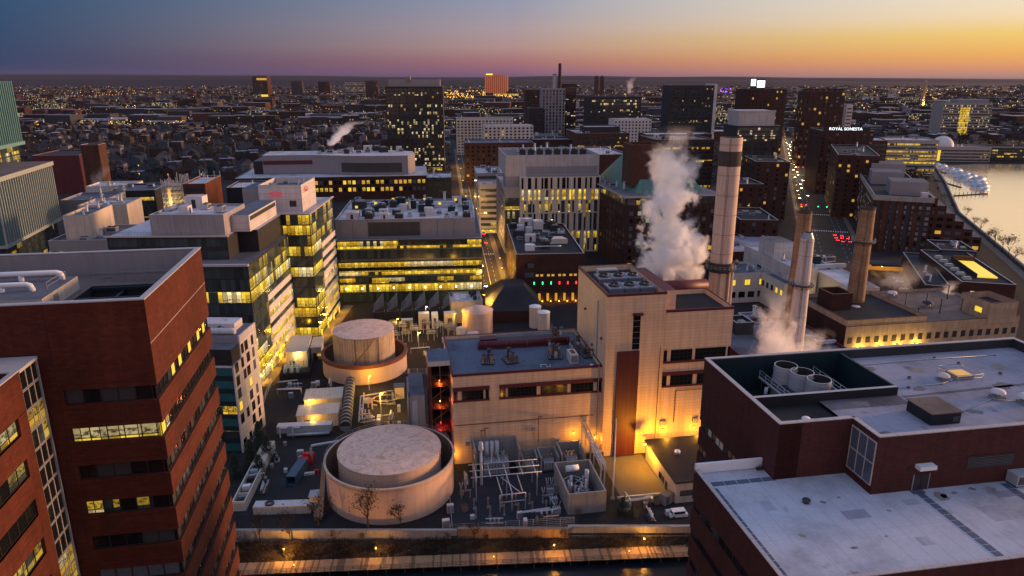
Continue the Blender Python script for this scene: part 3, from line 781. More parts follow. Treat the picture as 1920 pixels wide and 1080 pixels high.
d = MB(); d.box(14.0, 14.5, yf - .1, yf, 55.7, 56.2, 'dark_panel'); d.build('wall_vent', t)
d = MB(); d.box(21.8, 28.2, yf - .02, yf + .0, 55.1, 56.8, 'dark_panel'); d.box(21.8, 28.2, yf - .12, yf - .02, 56.8, 56.9, 'brick_right')
for i in range(7): d.box(21.9, 28.1, yf - .08, yf - .02, 55.25 + i * .21, 55.33 + i * .21, 'louvre')
d.build('louvre', t)
T3 = t
for k, (x, y) in enumerate(((11.2, 18.0), (12.2, 15.4), (13.1, 12.6))):       # fan stacks in the well
    f = thing('fan_stack', ['round grey fan stack in the roof well of the brick laboratory, farthest of three', 'round grey fan stack in the roof well of the brick laboratory, middle of three', 'round grey fan stack in the roof well of the brick laboratory, nearest of three'][k], 'fan stack', local(T3, x, y, 55.0), A, 'fan stacks in the roof well')
    b = MB(); b.cyl(0, 0, 0, 4.9, 1.75, 1.62, 'galvanised', 28, cap=False); b.cyl(0, 0, 1, 4.9, 1.6, 1.52, 'charcoal', 28, cap=False, inside=True); b.ringtop(0, 0, 4.9, 1.52, 1.62, 'pale_panel', 28)
    for z in (1.6, 3.0, 4.4): b.cyl(0, 0, z, z + .1, 1.76, 1.76, 'pale_panel', 28, cap=False)
    b.build('housing', f)
    b = MB(); b.cyl(0, 0, 2.9, 3.2, .3, .3, 'dark_steel', 12)
    for q in range(6): a_ = q * math.pi / 3; b.tube([(0, 0, 3.05), (1.1 * math.cos(a_), 1.1 * math.sin(a_), 3.1)], .12, 'dark_steel', 4)
    b.build('fan', f)
    b = MB(); b.tube([(-1.3, -.3, 2.0), (-2.6, -.5, 2.0), (-3.0, -.5, 1.7), (-3.1, -.5, .4)], .26, 'white_paint', 10); b.build('elbow_pipe', f)
f = thing('service_platform', 'steel service platform with railings round the three fan stacks', 'platform', local(T3, 0, 0, 55.0), A)
b = MB()
for i in range(10): b.box(8.3 + .9 * i, 8.9 + .9 * i, 11.2, 20.0, 2.35, 2.42, 'dark_steel')
b.box(8.2, 8.4, 11.2, 20, 2.2, 2.45, 'galvanised'); b.box(16.8, 17.0, 11.2, 20, 2.2, 2.45, 'galvanised'); b.box(8.4, 16.8, 11.2, 11.35, 2.2, 2.44, 'galvanised'); b.build('grating', f)
b = MB()
for x in (8.3, 16.9):
    for i in range(6): b.cyl(x, 11.4 + i * 1.7, 2.4, 3.5, .04, .04, 'galvanised', 6)
    for z in (3.0, 3.5): b.tube([(x, 11.4, z), (x, 19.9, z)], .04, 'galvanised')
for x in (8.6, 16.6):
    for y in (11.6, 19.6): b.cyl(x, y, 0, 2.3, .12, .12, 'dark_steel', 8)
b.build('railing', f)
f = thing('roof_hatch', 'dark box penthouse with a tan lid on the right-hand grey roof', 'roof unit', local(T3, 19.6, -.9, ZD - .2), A)
b = MB(); b.box(0, 4.1, 0, 4.3, 0, 1.5, 'dark_panel'); b.box(3.0, 3.9, -.05, 0, .3, 1.0, 'louvre'); b.build('curb', f); b = MB(); b.box(-.15, 4.25, -.15, 4.45, 1.5, 1.62, 'roof_brown'); b.build('lid', f)
f = thing('skylight', 'warm lit skylight with a guard rail on the grey roof', 'skylight', local(T3, 33.2, 10.6, ZD - .2), A)
b = MB(); b.box(0, 2.6, 0, 2.4, 0, .55, 'grey_panel'); b.build('curb', f); b = MB(); b.box(.15, 2.45, .15, 2.25, .55, .66, 'pane_warm'); b.build('glazing', f)
b = MB()
for x, y in ((-.7, -.7), (3.3, -.7), (3.3, 3.1), (-.7, 3.1)): b.cyl(x, y, 0, 1.1, .04, .04, 'steel', 6)
for z in (.6, 1.1): b.tube([(-.7, -.7, z), (3.3, -.7, z), (3.3, 3.1, z), (-.7, 3.1, z), (-.7, -.7, z)], .035, 'steel')
b.build('guard_rail', f)
def hood(label, x, y, z, o=T3, s=1.0, m='pale_panel', name='roof_vent', cat='vent', group='vents on the grey roof'):
    f = thing(name, label, cat, local(o, x, y, z), A, group)
    b = MB(); b.box(-.7 * s, .7 * s, -.7 * s, .7 * s, 0, .35 * s, 'grey_panel'); b.cyl(0, 0, .35 * s, .8 * s, .5 * s, .5 * s, 'steel', 14); b.build('curb', f)
    b = MB(); b.cyl(0, 0, .8 * s, 1.1 * s, .95 * s, .8 * s, m, 14, cone=.2 * s); b.build('hood', f); return f
hood('low square vent beside the lit skylight', 31.2, 11.0, ZD - .2, s=.9, m='cream_panel'); hood('pale vent right of the dark box penthouse, the farther of two', 34.2, 4.8, ZD - .2, m='pale_panel')
hood('pale vent near the right edge of the grey roof', 36.4, 2.6, ZD - .2, s=1.1); hood('small white vent in the dark roof strip before the fan well', 5.5, 3.2, 58.6, s=.6, m='white_paint')
for k, (x, y, s) in enumerate(((27, 12.4, .3), (38, 16, .28), (41, 11.6, .3), (24.6, 9.4, .26), (36, 18.5, .25))):
    hood(['tiny black pipe vent in the middle of the grey roof', 'tiny black pipe vent near the far edge of the grey roof', 'tiny black pipe vent at the right of the grey roof', 'tiny black pipe vent behind the fan well corner', 'tiny black pipe vent farthest back on the grey roof'][k], x, y, ZD - .2, s=s, m='dark_steel', name='pipe_vent')
f = thing('condenser_box', 'grey-green condenser box at the right end of the white roof', 'roof unit', local(T3, 27.6, -6.6, HL - .54), A)
b = MB(); b.box(0, 3.2, 0, 1.6, .2, 1.6, 'galvanised'); b.build('casing', f); b = MB(); b.box(.2, 3.0, -.06, 0, .4, 1.4, 'louvre'); b.box(0, .2, 0, 1.6, 0, .2, 'dark_steel'); b.box(3, 3.2, 0, 1.6, 0, .2, 'dark_steel'); b.build('grille', f)
b = MB(); b.cyl(0, 0, 0, .35, .35, .3, 'dark_steel', 12); b.cyl(0, 0, .35, .5, .5, .4, 'dark_steel', 12, cone=.1); solo(b, 'roof_drain', 'small black drain standing on the white roof', 'drain', local(T3, 1.2, -5.2, HL - .54))
b = MB(); b.tube([(0, 0, 0), (0, 0, .6), (.5, 0, .6)], .1, 'steel'); b.box(-.3, .9, -.2, .2, 0, .3, 'dark_steel'); solo(b, 'roof_pipe', 'short bent pipe by the white parapet wall', 'pipe', local(T3, -.6, 2.5, HL - .54), A)

r = random.Random(15)                          # wear on the pale roof: patches, stains, cable runs
for (x, y, w, d, a_) in ((4, -9, 3.0, 1.6, 0), (20, -12, 2.2, 2.8, 0), (9, -14.5, 1.4, 1.4, 0), (24, -8, 3.6, 1.2, 0), (-4, -6, 1.2, 2.0, 0), (12.4, -7.6, 1.8, 1.0, 0)):
    b = MB(); b.prism([(x, y), (x + w, y), (x + w, y + d), (x, y + d)], HL - .546, HL - .538, 'roof_lavender' if w > 2.5 else 'roof_patch'); b.build('roof_patch', T3)
def stain(x, y, s, m, z=HL - .544, o=T3):
    b = MB(); n = 30; P = []
    for k in range(n): q = 2 * math.pi * k / n; rr = s * (1 + .22 * math.sin(q * 2 + x) + .12 * math.sin(q * 5 + y) + r.uniform(-.06, .06)); P.append((x + rr * math.cos(q) * 1.3, y + rr * math.sin(q), z))
    b.face(P, m); b.build('stain', o)
for x, y, s, m in ((17.6, -6.6, .75, 'stain_brown'), (17.9, -6.6, .35, 'stain_dark'), (19.6, -6.2, .3, 'stain_brown'), (3.2, -5.4, .25, 'stain_dark'), (5.6, -4.8, .18, 'stain_brown'), (24.4, -6.4, .6, 'stain_brown'), (22.4, -5.8, .3, 'stain_dark'), (6.2, -12.4, .16, 'stain_brown'), (-2.6, -10.8, .3, 'stain_brown'), (9.6, -8.2, .2, 'stain_brown'), (1.6, -13.6, .25, 'stain_dark')): stain(x, y, s, m)
for x, y, s, m in ((26, 9, .7, 'stain_dark'), (30.4, 15, .9, 'stain_brown'), (38, 8, 1.1, 'stain_dark'), (24, 16.6, .6, 'stain_dark'), (43, 14, 1.0, 'stain_brown'), (28, 1.6, .7, 'stain_dark'), (15, 6.2, .8, 'stain_dark'), (12.4, -2.2, .9, 'stain_dark')): stain(x, y, s, m, ZD - .19)
for pts in ([(21.9, 9.6), (30, 9.9), (32.8, 10.8)], [(23.8, .8), (33, 4.4), (36, 3.0)], [(22, 17.8), (34, 18.3), (46, 18.1)]): b = MB(); b.tube([(x, y, ZD - .1) for x, y in pts], .06, 'galvanised', 6); [b.box(x - .15, x + .15, y - .1, y + .1, ZD - .2, ZD - .12, 'charcoal') for x, y in pts]; b.build('conduit', T3)
b = MB(); b.prism([(22, 6.8), (44, 7.8), (44, 8.4), (22, 7.4)], ZD - .199, ZD - .19, 'roof_grey'); b.build('roof_patch', T3)
# ------------------------------------------------------------------ the power plant
t = thing('power_plant', 'tan panelled power plant with maroon trim, a tall block and a lower wing', 'power plant', (*PO, 0), A)
PLANT = t
HT, HB, H3 = 46.5, 26.0, 41.4
b = MB()
b.shell(16, 29.5, 0, HT, 'tan_siding', 'maroon', .4, 1.6)
b.box(16, 19, 1.1, 25, H3 - 1, HT, 'tan_siding', skip='l', top='maroon')
b.shell(19.0, 18, 0, H3, 'tan_siding', 'maroon', .4, 1.3, x0=16.0, y0=-.2)
b.shell(40.3, 29.6, 0, HB, 'tan_siding', 'maroon', .4, 1.0, x0=-40.3, y0=2.55)
b.build('wall', t)
b = MB()
b.face([(.4, .4, HT - 1.6), (15.6, .4, HT - 1.6), (15.6, 29.1, HT - 1.6), (.4, 29.1, HT - 1.6)], 'roof_black')
b.face([(19, .2, H3 - 1.3), (34.6, .2, H3 - 1.3), (34.6, 17.4, H3 - 1.3), (19, 17.4, H3 - 1.3)], 'roof_black')
b.face([(-39.9, 2.95, HB - 1), (-.4, 2.95, HB - 1), (-.4, 31.75, HB - 1), (-39.9, 31.75, HB - 1)], 'roof_blue')
b.build('roof', t)
b = MB()                                                      # maroon fascia, hoods, sills
y1 = 2.55
b.box(-40.4, 0, y1 - .12, y1, HB - .5, HB, 'maroon'); b.build('fascia', t)
b = MB(); b.box(-.12, 16, -.12, 0, HT - .55, HT, 'maroon'); b.box(-.12, 0, 0, 29.5, HT - .55, HT, 'maroon'); b.build('fascia', t)
b = MB(); b.box(16, 35.1, -.32, -.2, H3 - .5, H3, 'maroon'); b.build('fascia', t)
b = MB(); b.box(-40.42, -40.3, y1, 32, HB - .5, HB, 'maroon'); b.build('fascia', t)
def trim(x0, x1, yy, z0, z1):
    b = MB(); b.box(x0, x1, yy - .35, yy, z1, z1 + 1.0, 'maroon'); b.box(x0, x1, yy - .25, yy, z0 - .5, z0, 'maroon'); return b.build('window_trim', t)
trim(-40.3, -30.6, y1, 18.75, 21.4); trim(-28, 0, y1, 18.75, 21.4)
trim(16, 35, -.2, 20.0, 23.0)
b = MB(); b.box(16, 35, -.45, -.2, 26.5, 27.1, 'maroon'); b.build('window_trim', t)
WP, DPp = 16, 29.5
def pwin(x0, x1, yy, z0, z1, m='glass_dark'):
    w = x1 - x0; o = link('window', win_mesh(w, z1 - z0, m, 'frame_dark', max(0, int(w / 1.05) - 1), .06, 2), t, (x0, yy - .03, z0))
for x0, x1 in ((-40.1, -39.1), (-37.9, -32.3), (-31.6, -30.8), (-27.8, -26.4), (-25.6, -18.0), (-16.8, -9.6), (-8.5, -2.4), (-1.25, -.15)): pwin(x0, x1, y1, 18.8, 21.35)
for x0, x1 in ((16.1, 16.9), (18.1, 24.0), (25.0, 33.6), (34.3, 34.9)): pwin(x0, x1, -.2, 27.15, 30.2)
for x0, x1 in ((16.1, 17.2), (18.4, 24.6), (26.0, 33.6)): pwin(x0, x1, -.2, 20.05, 22.95)
b = MB(); b.box(7.15, 9.15, -.06, .0, 31, 40.6, 'glass_dark')
for i in range(6): b.box(7.15, 9.15, -.1, -.06, 31 + i * 1.6, 31.1 + i * 1.6, 'steel')
b.build('slit_window', t)
b = MB(); b.box(6.9, 9.6, -.9, 0, 40.6, 41.2, 'maroon'); b.build('window_hood', t)
b = MB(); b.box(3.1, 9.1, -.7, 0, 0, 30.7, 'maroon_ribbed', top='maroon'); b.build('hoist_door', t)
b = MB(); b.cyl(-.18, 8, 4, HT - 4, .16, .16, 'steel', 8)
for x, y, z in ((-.2, 3.5, 33), (-.2, 20, 36), (-.2, 12, 28)): b.box(-.5, 0, y, y + .5, z, z + .6, 'rust')
b.build('downpipe', t)
b = MB(); b.cyl(-1.0, 2.3, 0, HB, .14, .14, 'steel', 8); b.build('downpipe', t); b = MB(); b.cyl(15.0, -.2, 0, H3 - 10, .08, .08, 'maroon', 8); b.build('downpipe', t)
b = MB()                                                      # the maroon barrel behind the right-hand roof
i0 = len(b.v)
b.tube([(19, 19.8, 41.6), (36, 19.8, 41.6)], 2.0, 'maroon', 20); b.box(19, 36, 18.1, 22, 38, 41.4, 'charcoal'); b.build('barrel_roof', t)
# wall lamps and wall boxes
def wallbox(x, z, label_m='cream_panel', yy=y1, w=1.5, h=1.4):
    b = MB(); b.box(x, x + w, yy - .7, yy, z, z + h, label_m); b.box(x + .2, x + w - .2, yy - .75, yy - .7, z + .2, z + h - .2, 'grey_panel'); return b.build('wall_vent', t)
wallbox(16.2, 8.4, 'steel', -.2); wallbox(25.6, 8.4, 'steel', -.2)
for x, z in ((-37.4, 5.6), (-19.6, 8.4), (-5.4, 9.8), (-13, 4.2)): wallbox(x, z)
b = MB()
for x, z0, z1 in ((-17.4, 5, 12.5), (-33, 6, 9.8), (-32, 7, 10.4)): b.cyl(x, y1 - .5, z0, z1, .09, .09, 'rust', 6); b.box(x - .2, x + 1.0, y1 - .6, y1 - .4, z1 - .15, z1, 'rust')
b.build('vent_pipe', t)
b = MB(); b.tube([(-40, y1 - .2, 11.6), (-2, y1 - .2, 11.6)], .10, 'rust', 6); b.build('conduit', t)
b = MB(); b.tube([(20, -.4, 18.4), (34.6, -.4, 18.4)], .10, 'rust', 6); b.tube([(20, -.4, 18.4), (20, -.4, 9)], .10, 'rust', 6); b.build('conduit', t)
# red-lit steel stair bay on the left end
b = MB(); b.box(-46.2, -40.35, 8.8, 18, 26.2, 27.6, 'cream_panel', top='roof_blue'); b.build('stair_roof', t)
b = MB(); b.box(-46.2, -45.8, 8.8, 18, 0, 26.2, 'maroon'); b.box(-45.8, -40.35, 17.6, 18, 0, 26.2, 'rust')
for i in range(7): b.box(-45.8, -40.35, 9.2, 17.6, 3.4 + i * 3.3, 3.55 + i * 3.3, 'dark_steel')
for i in range(7):
    z = .2 + i * 3.3; b.tube([(-45.4, 9.0, z), (-40.8, 9.0, z + 3.2)] if i % 2 else [(-40.8, 9.0, z), (-45.4, 9.0, z + 3.2)], .12, 'rust')
for x in (-45.7, -43.2, -40.6): b.box(x, x + .25, 8.85, 9.1, 0, 26.2, 'rust')
b.build('stair_bay', t)
for z, c in ((8, (1, .03, .02)), (20.5, (1, .14, .02)), (14.5, (1, .10, .02))):
    k = MB(); k.cyl(-43, 12, z - .15, z + .15, .2, .2, 'bulb_red' if c[1] < .05 else 'bulb_amber', 8); k.build('stair_lamp', t); lit(t, (-43, 11.6, z), 750, c, .2)

# cooling fans on the tall block
def fanunit():
    f = thing('cooling_fan', '', 'cooling fan', (0, 0, 0), A, 'cooling fans on the tall plant block')
    b = MB(); b.box(-2.0, 2.0, -2.9, 2.9, 0, 1.5, 'roof_blue'); b.prism([(-1.75, -2.65), (1.75, -2.65), (1.75, 2.65), (-1.75, 2.65)], 1.5, 1.75, 'steel'); b.build('casing', f)
    b = MB(); b.cyl(0, 0, 1.75, 2.35, 1.55, 1.4, 'dark_steel', 24, cap=False); b.cyl(0, 0, 1.75, 2.35, 1.4, 1.3, 'charcoal', 24, cap=False, inside=True); b.ringtop(0, 0, 2.35, 1.3, 1.4, 'steel', 24); b.build('fan_ring', f)
    b = MB(); b.cyl(0, 0, 1.8, 2.2, .3, .3, 'steel', 10)
    for q in range(5): a_ = q * 2 * math.pi / 5; b.box(-.01, .01, 0, 0, 0, 0, 'steel') if 0 else b.tube([(0, 0, 2.05), (1.25 * math.cos(a_), 1.25 * math.sin(a_), 2.1)], .16, 'dark_steel', 4)
    b.build('fan', f)
    b = MB()
    for s in (-1.9, 1.9): b.box(s - .06, s + .06, -2.8, 2.8, 1.5, 2.0, 'galvanised')
    b.build('side_rail', f); return f
fan0 = None
for j, row in enumerate(('front', 'back')):
    for i, col in enumerate(('left', 'middle', 'right')):
        f = fanunit() if fan0 is None else copy_tree(fan0)
        fan0 = fan0 or f
        f.location = pf(3.9 + i * 4.25, 7.4 + j * 7.6 if j == 0 else 17.0, HT - 1.6)
        f['label'] = f'grey square cooling fan on the tall tan block, {row} row, {col} one'
b = MB(); b.box(-3, 3, -1, 1, 0, 1.6, 'cream_panel'); b.box(-2.8, 2.8, -1.06, -1, .3, 1.2, 'louvre'); solo(b, 'air_handler', 'long cream air handler behind the fans on the tall block', 'roof unit', pf(7.5, 25.5, HT - 1.6), A)

# rooftop plant on the low wing
b = MB(); b.tube([(-31, 22.5, HB + .2), (-4.3, 22.5, HB + .2)], 1.05, 'maroon', 18); b.box(-31.2, -4.2, 21.6, 23.4, HB - .98, HB, 'maroon')
for i in range(5): b.tube([(-29 + i * 6, 22.5, HB + .2), (-28.7 + i * 6, 22.5, HB + .2)], 1.12, 'rust', 18)
solo(b, 'roof_duct', 'long maroon barrel duct lying across the low plant roof', 'duct', (*PO, 0), A)
b = MB(); b.box(-25, -8, 27.4, 29.4, HB - .98, HB + .5, 'grey_panel', top='roof_grey'); b.box(-30, -25.2, 25, 28, HB - .98, HB + .9, 'maroon'); solo(b, 'roof_monitor', 'low grey roof monitor behind the maroon barrel duct', 'roof unit', (*PO, 0), A)
def silencers(x, y, n, label, s=1.0, seed=1):
    r = random.Random(seed)
    f = thing('relief_stack_cluster', label, 'vent stacks', pf(x, y, HB - 1), A + r.uniform(-.2, .2), 'vent stack clusters on the low plant roof')
    b = MB(); b.box(-1.6 * s, 1.6 * s, -2.2 * s, 2.2 * s, 0, .35, 'dark_steel')
    for i in range(8): b.box(-1.5 * s + i * .4 * s, -1.4 * s + i * .4 * s, -2.1 * s, 2.1 * s, .35, .42, 'steel')
    b.build('skid', f)
    for i in range(n):
        xx, yy = r.uniform(-1.3, 1.3) * s, (-1.8 + 3.6 * i / max(1, n - 1)) * s; h = r.uniform(1.6, 2.9) * s; rr = r.uniform(.28, .5) * s
        k = MB(); k.cyl(xx, yy, .35, h, rr, rr, r.choice(['steel', 'rust', 'charcoal', 'tank_brown']), 12); k.cyl(xx, yy, h, h + .3, rr * 1.25, rr * 1.1, 'dark_steel', 12); k.build('silencer', f)
    b = MB()
    for i in range(n): yy = (-1.8 + 3.6 * i / max(1, n - 1)) * s; b.tube([(-1.4 * s, yy, .9), (1.4 * s, yy + .3, .9 + r.uniform(-.2, .5))], .12, 'rust')
    b.tube([(-1.2 * s, -2.4 * s, .7), (-1.2 * s, 2.4 * s, .7)], .16, 'steel'); b.build('pipework', f)
silencers(-29.6, 12.5, 4, 'dark vent stack cluster on the low plant roof, nearest its left edge', 1.1, 1); silencers(-23.6, 12.0, 4, 'dark vent stack cluster on the low plant roof, second from the left', 1.1, 2)
silencers(-10.6, 13.6, 6, 'pipe and vent cluster beside the white box on the low plant roof', 1.25, 3); silencers(-3.6, 17.5, 5, 'vent cluster tucked against the tall plant block', 1.2, 4)
silencers(-6.4, 29.0, 6, 'vent cluster at the back edge of the low plant roof', 1.2, 5); silencers(-1.6, 12.5, 4, 'vent cluster in the corner right of the white roof box', 1.0, 6)
b = MB(); b.box(0, 2.2, 0, 4.6, 0, 2.6, 'pale_panel', top='cream_panel'); b.box(.2, 2.0, -.05, 0, .4, 2.2, 'grey_panel'); b.box(.5, 1.6, 1, 3.5, 2.6, 2.75, 'rust'); solo(b, 'white_roof_box', 'white box with a rusty lid on the low plant roof near its front edge', 'roof unit', pf(-7.6, 7.2, HB - 1), A)
hood('small cream vent at the right front of the low plant roof', -14.6 + 12.2, 4.4, HB - 1, PLANT, .6, 'white_paint', group=None)
f = thing('roof_ladder_frame', 'white pipe frame lying on the low plant roof', 'pipe frame', pf(-16, 6.0, HB - .9), A); b = MB(); b.tube([(0, 0, 0), (0, 1.4, .2), (1.6, 1.4, .2), (1.6, 0, 0), (2.6, 0, 0), (2.6, 1.2, .2)], .1, 'white_paint'); b.build('pipe', f)
# duct tower left of the stair bay
f = thing('duct_tower', 'tall grey ribbed duct tower left of the red-lit stair bay', 'duct', pf(-51.4, 9.0), A)
b = MB(); b.box(0, 4.0, 0, 15.5, 0, 18, 'grey_ribbed', top='roof_grey'); b.build('casing', f); b = MB(); b.box(-.3, 0, 0, .5, 0, 19, 'dark_steel'); b.box(.6, 1.9, -.08, 0, 1, 16.5, 'galvanised'); b.build('ladder_rail', f)
b = MB(); [b.box(-.5, 0, i * 1.5, i * 1.5 + .8, .5 + i * .2, 17.5, 'steel') for i in range(10)]; b.build('rib', f)

# ------------------------------------------------------------------ storage tanks
def tank(name, label, cx, cy, ro, zo, ri, zi, oc, ic, crease):
    t = thing(name, label, 'storage tank', (cx, cy, 0), .3)
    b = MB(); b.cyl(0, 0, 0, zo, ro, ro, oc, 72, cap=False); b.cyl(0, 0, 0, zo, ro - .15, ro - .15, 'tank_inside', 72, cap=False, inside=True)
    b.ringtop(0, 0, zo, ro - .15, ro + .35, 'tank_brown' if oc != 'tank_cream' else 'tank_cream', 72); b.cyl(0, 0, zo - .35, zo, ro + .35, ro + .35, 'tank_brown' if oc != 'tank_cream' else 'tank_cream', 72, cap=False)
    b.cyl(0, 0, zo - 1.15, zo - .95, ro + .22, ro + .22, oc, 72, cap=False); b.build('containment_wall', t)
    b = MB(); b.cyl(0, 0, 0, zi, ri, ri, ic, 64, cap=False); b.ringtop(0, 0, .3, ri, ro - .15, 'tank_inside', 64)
    for k in range(3): b.cyl(0, 0, zi * (k + 1) / 3.6, zi * (k + 1) / 3.6 + .05, ri + .02, ri + .02, 'tank_brown', 64, cap=False)
    b.build('shell', t)
    b = MB(); n1, n2 = 96, 22
    pts = []
    for j in range(n2 + 1):
        rr = (ri + .12) * j / n2
        for k in range(n1):
            a_ = 2 * math.pi * k / n1
            w = math.sin(a_ * 9 + 2.2 * math.sin(rr * .7 + a_ * 2) + 1.3 * math.sin(rr * 1.3)) * math.sin(a_ * 5 + rr * .6)
            h = zi + (1 - (j / n2) ** 2) * ri * .05 + crease * (abs(w) ** .5) * (j / n2) ** .6 * (0 if j == n2 else 1)
            pts.append((rr * math.cos(a_), rr * math.sin(a_), h))
    i0 = len(b.v); b.v += pts
    for j in range(n2):
        for k in range(n1):
            k2 = (k + 1) % n1; b.f.append((i0 + j * n1 + k, i0 + (j + 1) * n1 + k, i0 + (j + 1) * n1 + k2, i0 + j * n1 + k2)); b.m.append(b.mi('tank_roof')); b.s.append(True)
    b.cyl(0, 0, zi - .25, zi + .02, ri + .14, ri + .14, ic, 64, cap=False); b.build('roof', t)
    return t
m, n, l, bs = newmat('tank_roof')             # painted steel roof with rust creeping along the plate buckles
v = coords(n, l)
wv = n.new('ShaderNodeTexNoise'); wv.inputs['Scale'].default_value = .16; wv.inputs['Detail'].default_value = 5; wv.inputs['Distortion'].default_value = 1.6; l.new(v, wv.inputs['Vector'])
rid = math_node(n, l, 'ABSOLUTE', math_node(n, l, 'SUBTRACT', wv.outputs['Fac'], .5))
c1_ = ramp(n, l, rid, [(0, (.50, .30, .20)), (.008, (.66, .42, .30)), (.025, (.82, .53, .39)), (.2, (.86, .56, .42))])
l.new(mixc(n, l, 1, c1_, ramp(n, l, noise(n, l, v, .5, 5, .7), [(.3, (.80, .76, .74)), (.7, (1.05, 1.05, 1.05))]), 'MULTIPLY'), bs.inputs['Base Color']); bs.inputs['Roughness'].default_value = .6
T1c, T2c = (-30.6, 160.0), (-52.5, 238.0)
t1 = tank('storage_tank', 'large round tan storage tank inside a wall, nearest the canal', *T1c, 15.8, 9.6, 12.7, 11.3, 'tank_cream', 'tank_cream', .12)
b = MB(); n_ = 26
for i in range(n_): a_ = math.pi * .05 + i * math.pi * 1.0 / n_; b.cyl(15.9 * math.cos(a_), 15.9 * math.sin(a_), 9.6, 10.7, .04, .04, 'steel', 5)
b.tube([(15.9 * math.cos(math.pi * .05 + i * math.pi / n_), 15.9 * math.sin(math.pi * .05 + i * math.pi / n_), 10.7) for i in range(n_)], .05, 'steel'); b.tube([(15.9 * math.cos(math.pi * .05 + i * math.pi / n_), 15.9 * math.sin(math.pi * .05 + i * math.pi / n_), 10.15) for i in range(n_)], .04, 'steel'); b.build('railing', t1)
b = MB()                                                      # rung stair up the left side
b.box(-19.4, -17.6, -9, 3, 0, 1.2, 'tank_brown'); b.face([(-16.4, 2, 9), (-15.4, 2, 9), (-17.4, -9.5, 1.2), (-18.6, -9.5, 1.2)], 'tank_brown'); b.face([(-16.4, 2.1, 8.7), (-18.6, -9.4, 1), (-17.4, -9.4, 1), (-15.4, 2.1, 8.7)], 'tank_brown'); b.build('stair', t1)
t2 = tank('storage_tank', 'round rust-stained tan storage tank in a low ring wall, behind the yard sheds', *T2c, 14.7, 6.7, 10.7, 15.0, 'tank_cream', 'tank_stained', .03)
b = MB()
for i in range(20):
    a0 = -2.4 + i * .055; b.tube([(10.95 * math.cos(a0), 10.95 * math.sin(a0), 1 + i * .7), (10.95 * math.cos(a0 + .055), 10.95 * math.sin(a0 + .055), 1.7 + i * .7)], .16, 'tank_brown', 5)
b.cyl(10.9 * math.cos(-1.95), 10.9 * math.sin(-1.95), 0, 15, .22, .22, 'tank_brown', 8); b.cyl(10.9 * math.cos(-1.2), 10.9 * math.sin(-1.2), 0, 15, .2, .2, 'tank_brown', 8); b.build('stair', t2)
b = MB(); b.cyl(0, 0, 5.7, 6.98, 15.0, 15.1, 'rim_red', 72, cap=False); b.ringtop(0, 0, 6.98, 14.0, 15.1, 'rim_red', 72); b.cyl(0, 0, 5.7, 6.98, 14.0, 14.0, 'rim_red', 72, cap=False, inside=True); b.build('rim', t2)
t = thing('cone_roof_tank', 'cream tank with a shallow cone roof lit gold from below, behind the maroon plant roof', 'storage tank', (-14.2, 277, 0))
b = MB(); b.cyl(0, 0, 0, 9.2, 6.3, 6.3, 'tank_cream', 48, cap=False)
for k in range(3): b.cyl(0, 0, 2.5 + k * 2.5, 2.56 + k * 2.5, 6.33, 6.33, 'tank_brown', 48, cap=False)
b.build('shell', t); b = MB(); b.cyl(0, 0, 9.2, 9.3, 6.5, 6.5, 'tank_cream', 48, cone=2.2); b.build('roof', t)

# ------------------------------------------------------------------ chimneys
def chimney(label, px, ptop, D, r0, r1, z0, mat, rings=(), band=None, platform=None, pxb=None, cap=None, groove=0):
    x, y, z1 = at_d(px, ptop, D)
    t = thing('chimney', label, 'chimney', (x, y, z0)); h = z1 - z0
    b = MB(); b.cyl(0, 0, 0, h, r0, r1, mat, 36, cap=False); b.cyl(0, 0, h - 6, h, r1 * .82, r1 * .82, 'soot', 36, cap=False, inside=True); b.ringtop(0, 0, h, r1 * .82, r1, 'soot', 36); b.ringtop(0, 0, h - 6, 0.01, r1 * .83, 'soot', 36)
    for zz in rings:
        r = r0 + (r1 - r0) * zz / h; b.cyl(0, 0, zz, zz + .14, r + .06, r + .06, 'tank_brown' if mat != 'stack_white' else 'steel', 36, cap=False)
    b.build('flue', t)
    if band:
        b = MB(); r = r1 + .06
        b.cyl(0, 0, h - band[1], h - band[0], r + .03, r, 'soot', 36, cap=False); b.ringtop(0, 0, h - band[0], r1 - .1, r, 'soot', 36); b.build('soot_band', t)
    if platform:
        for zz in platform:
            p = MB(); r = r0 + (r1 - r0) * zz / h
            p.ringtop(0, 0, zz, r, r + 1.3, 'dark_steel', 28); p.cyl(0, 0, zz - .25, zz, r + 1.3, r + 1.3, 'dark_steel', 28, cap=False); p.ringtop(0, 0, zz - .26, r, r + 1.3, 'dark_steel', 28)
            for k in range(20): a_ = k * math.pi / 10; p.cyl((r + 1.25) * math.cos(a_), (r + 1.25) * math.sin(a_), zz, zz + 1.1, .05, .05, 'steel', 5)
            p.cyl(0, 0, zz + 1.05, zz + 1.12, r + 1.27, r + 1.27, 'steel', 28, cap=False); p.cyl(0, 0, zz + .5, zz + .56, r + 1.27, r + 1.27, 'steel', 28, cap=False)
            for k in range(10): a_ = k * math.pi / 5; p.tube([(r * math.cos(a_), r * math.sin(a_), zz - 1.4), ((r + 1.2) * math.cos(a_), (r + 1.2) * math.sin(a_), zz - .2)], .08, 'dark_steel', 4)
            p.build('platform', t)
    if cap: p = MB(); p.cyl(0, 0, h, h + cap, r1 * .95, r1 * .6, 'steel', 24, cap=False); p.build('cap', t)
    p = MB(); s = -1.9; 
    for dx in (-.2, .2): p.tube([((r0 + .25) * math.cos(s) + dx, (r0 + .25) * math.sin(s), 0), ((r1 + .25) * math.cos(s) + dx, (r1 + .25) * math.sin(s), h)], .05, 'dark_steel', 4)
    p.build('ladder', t); return t
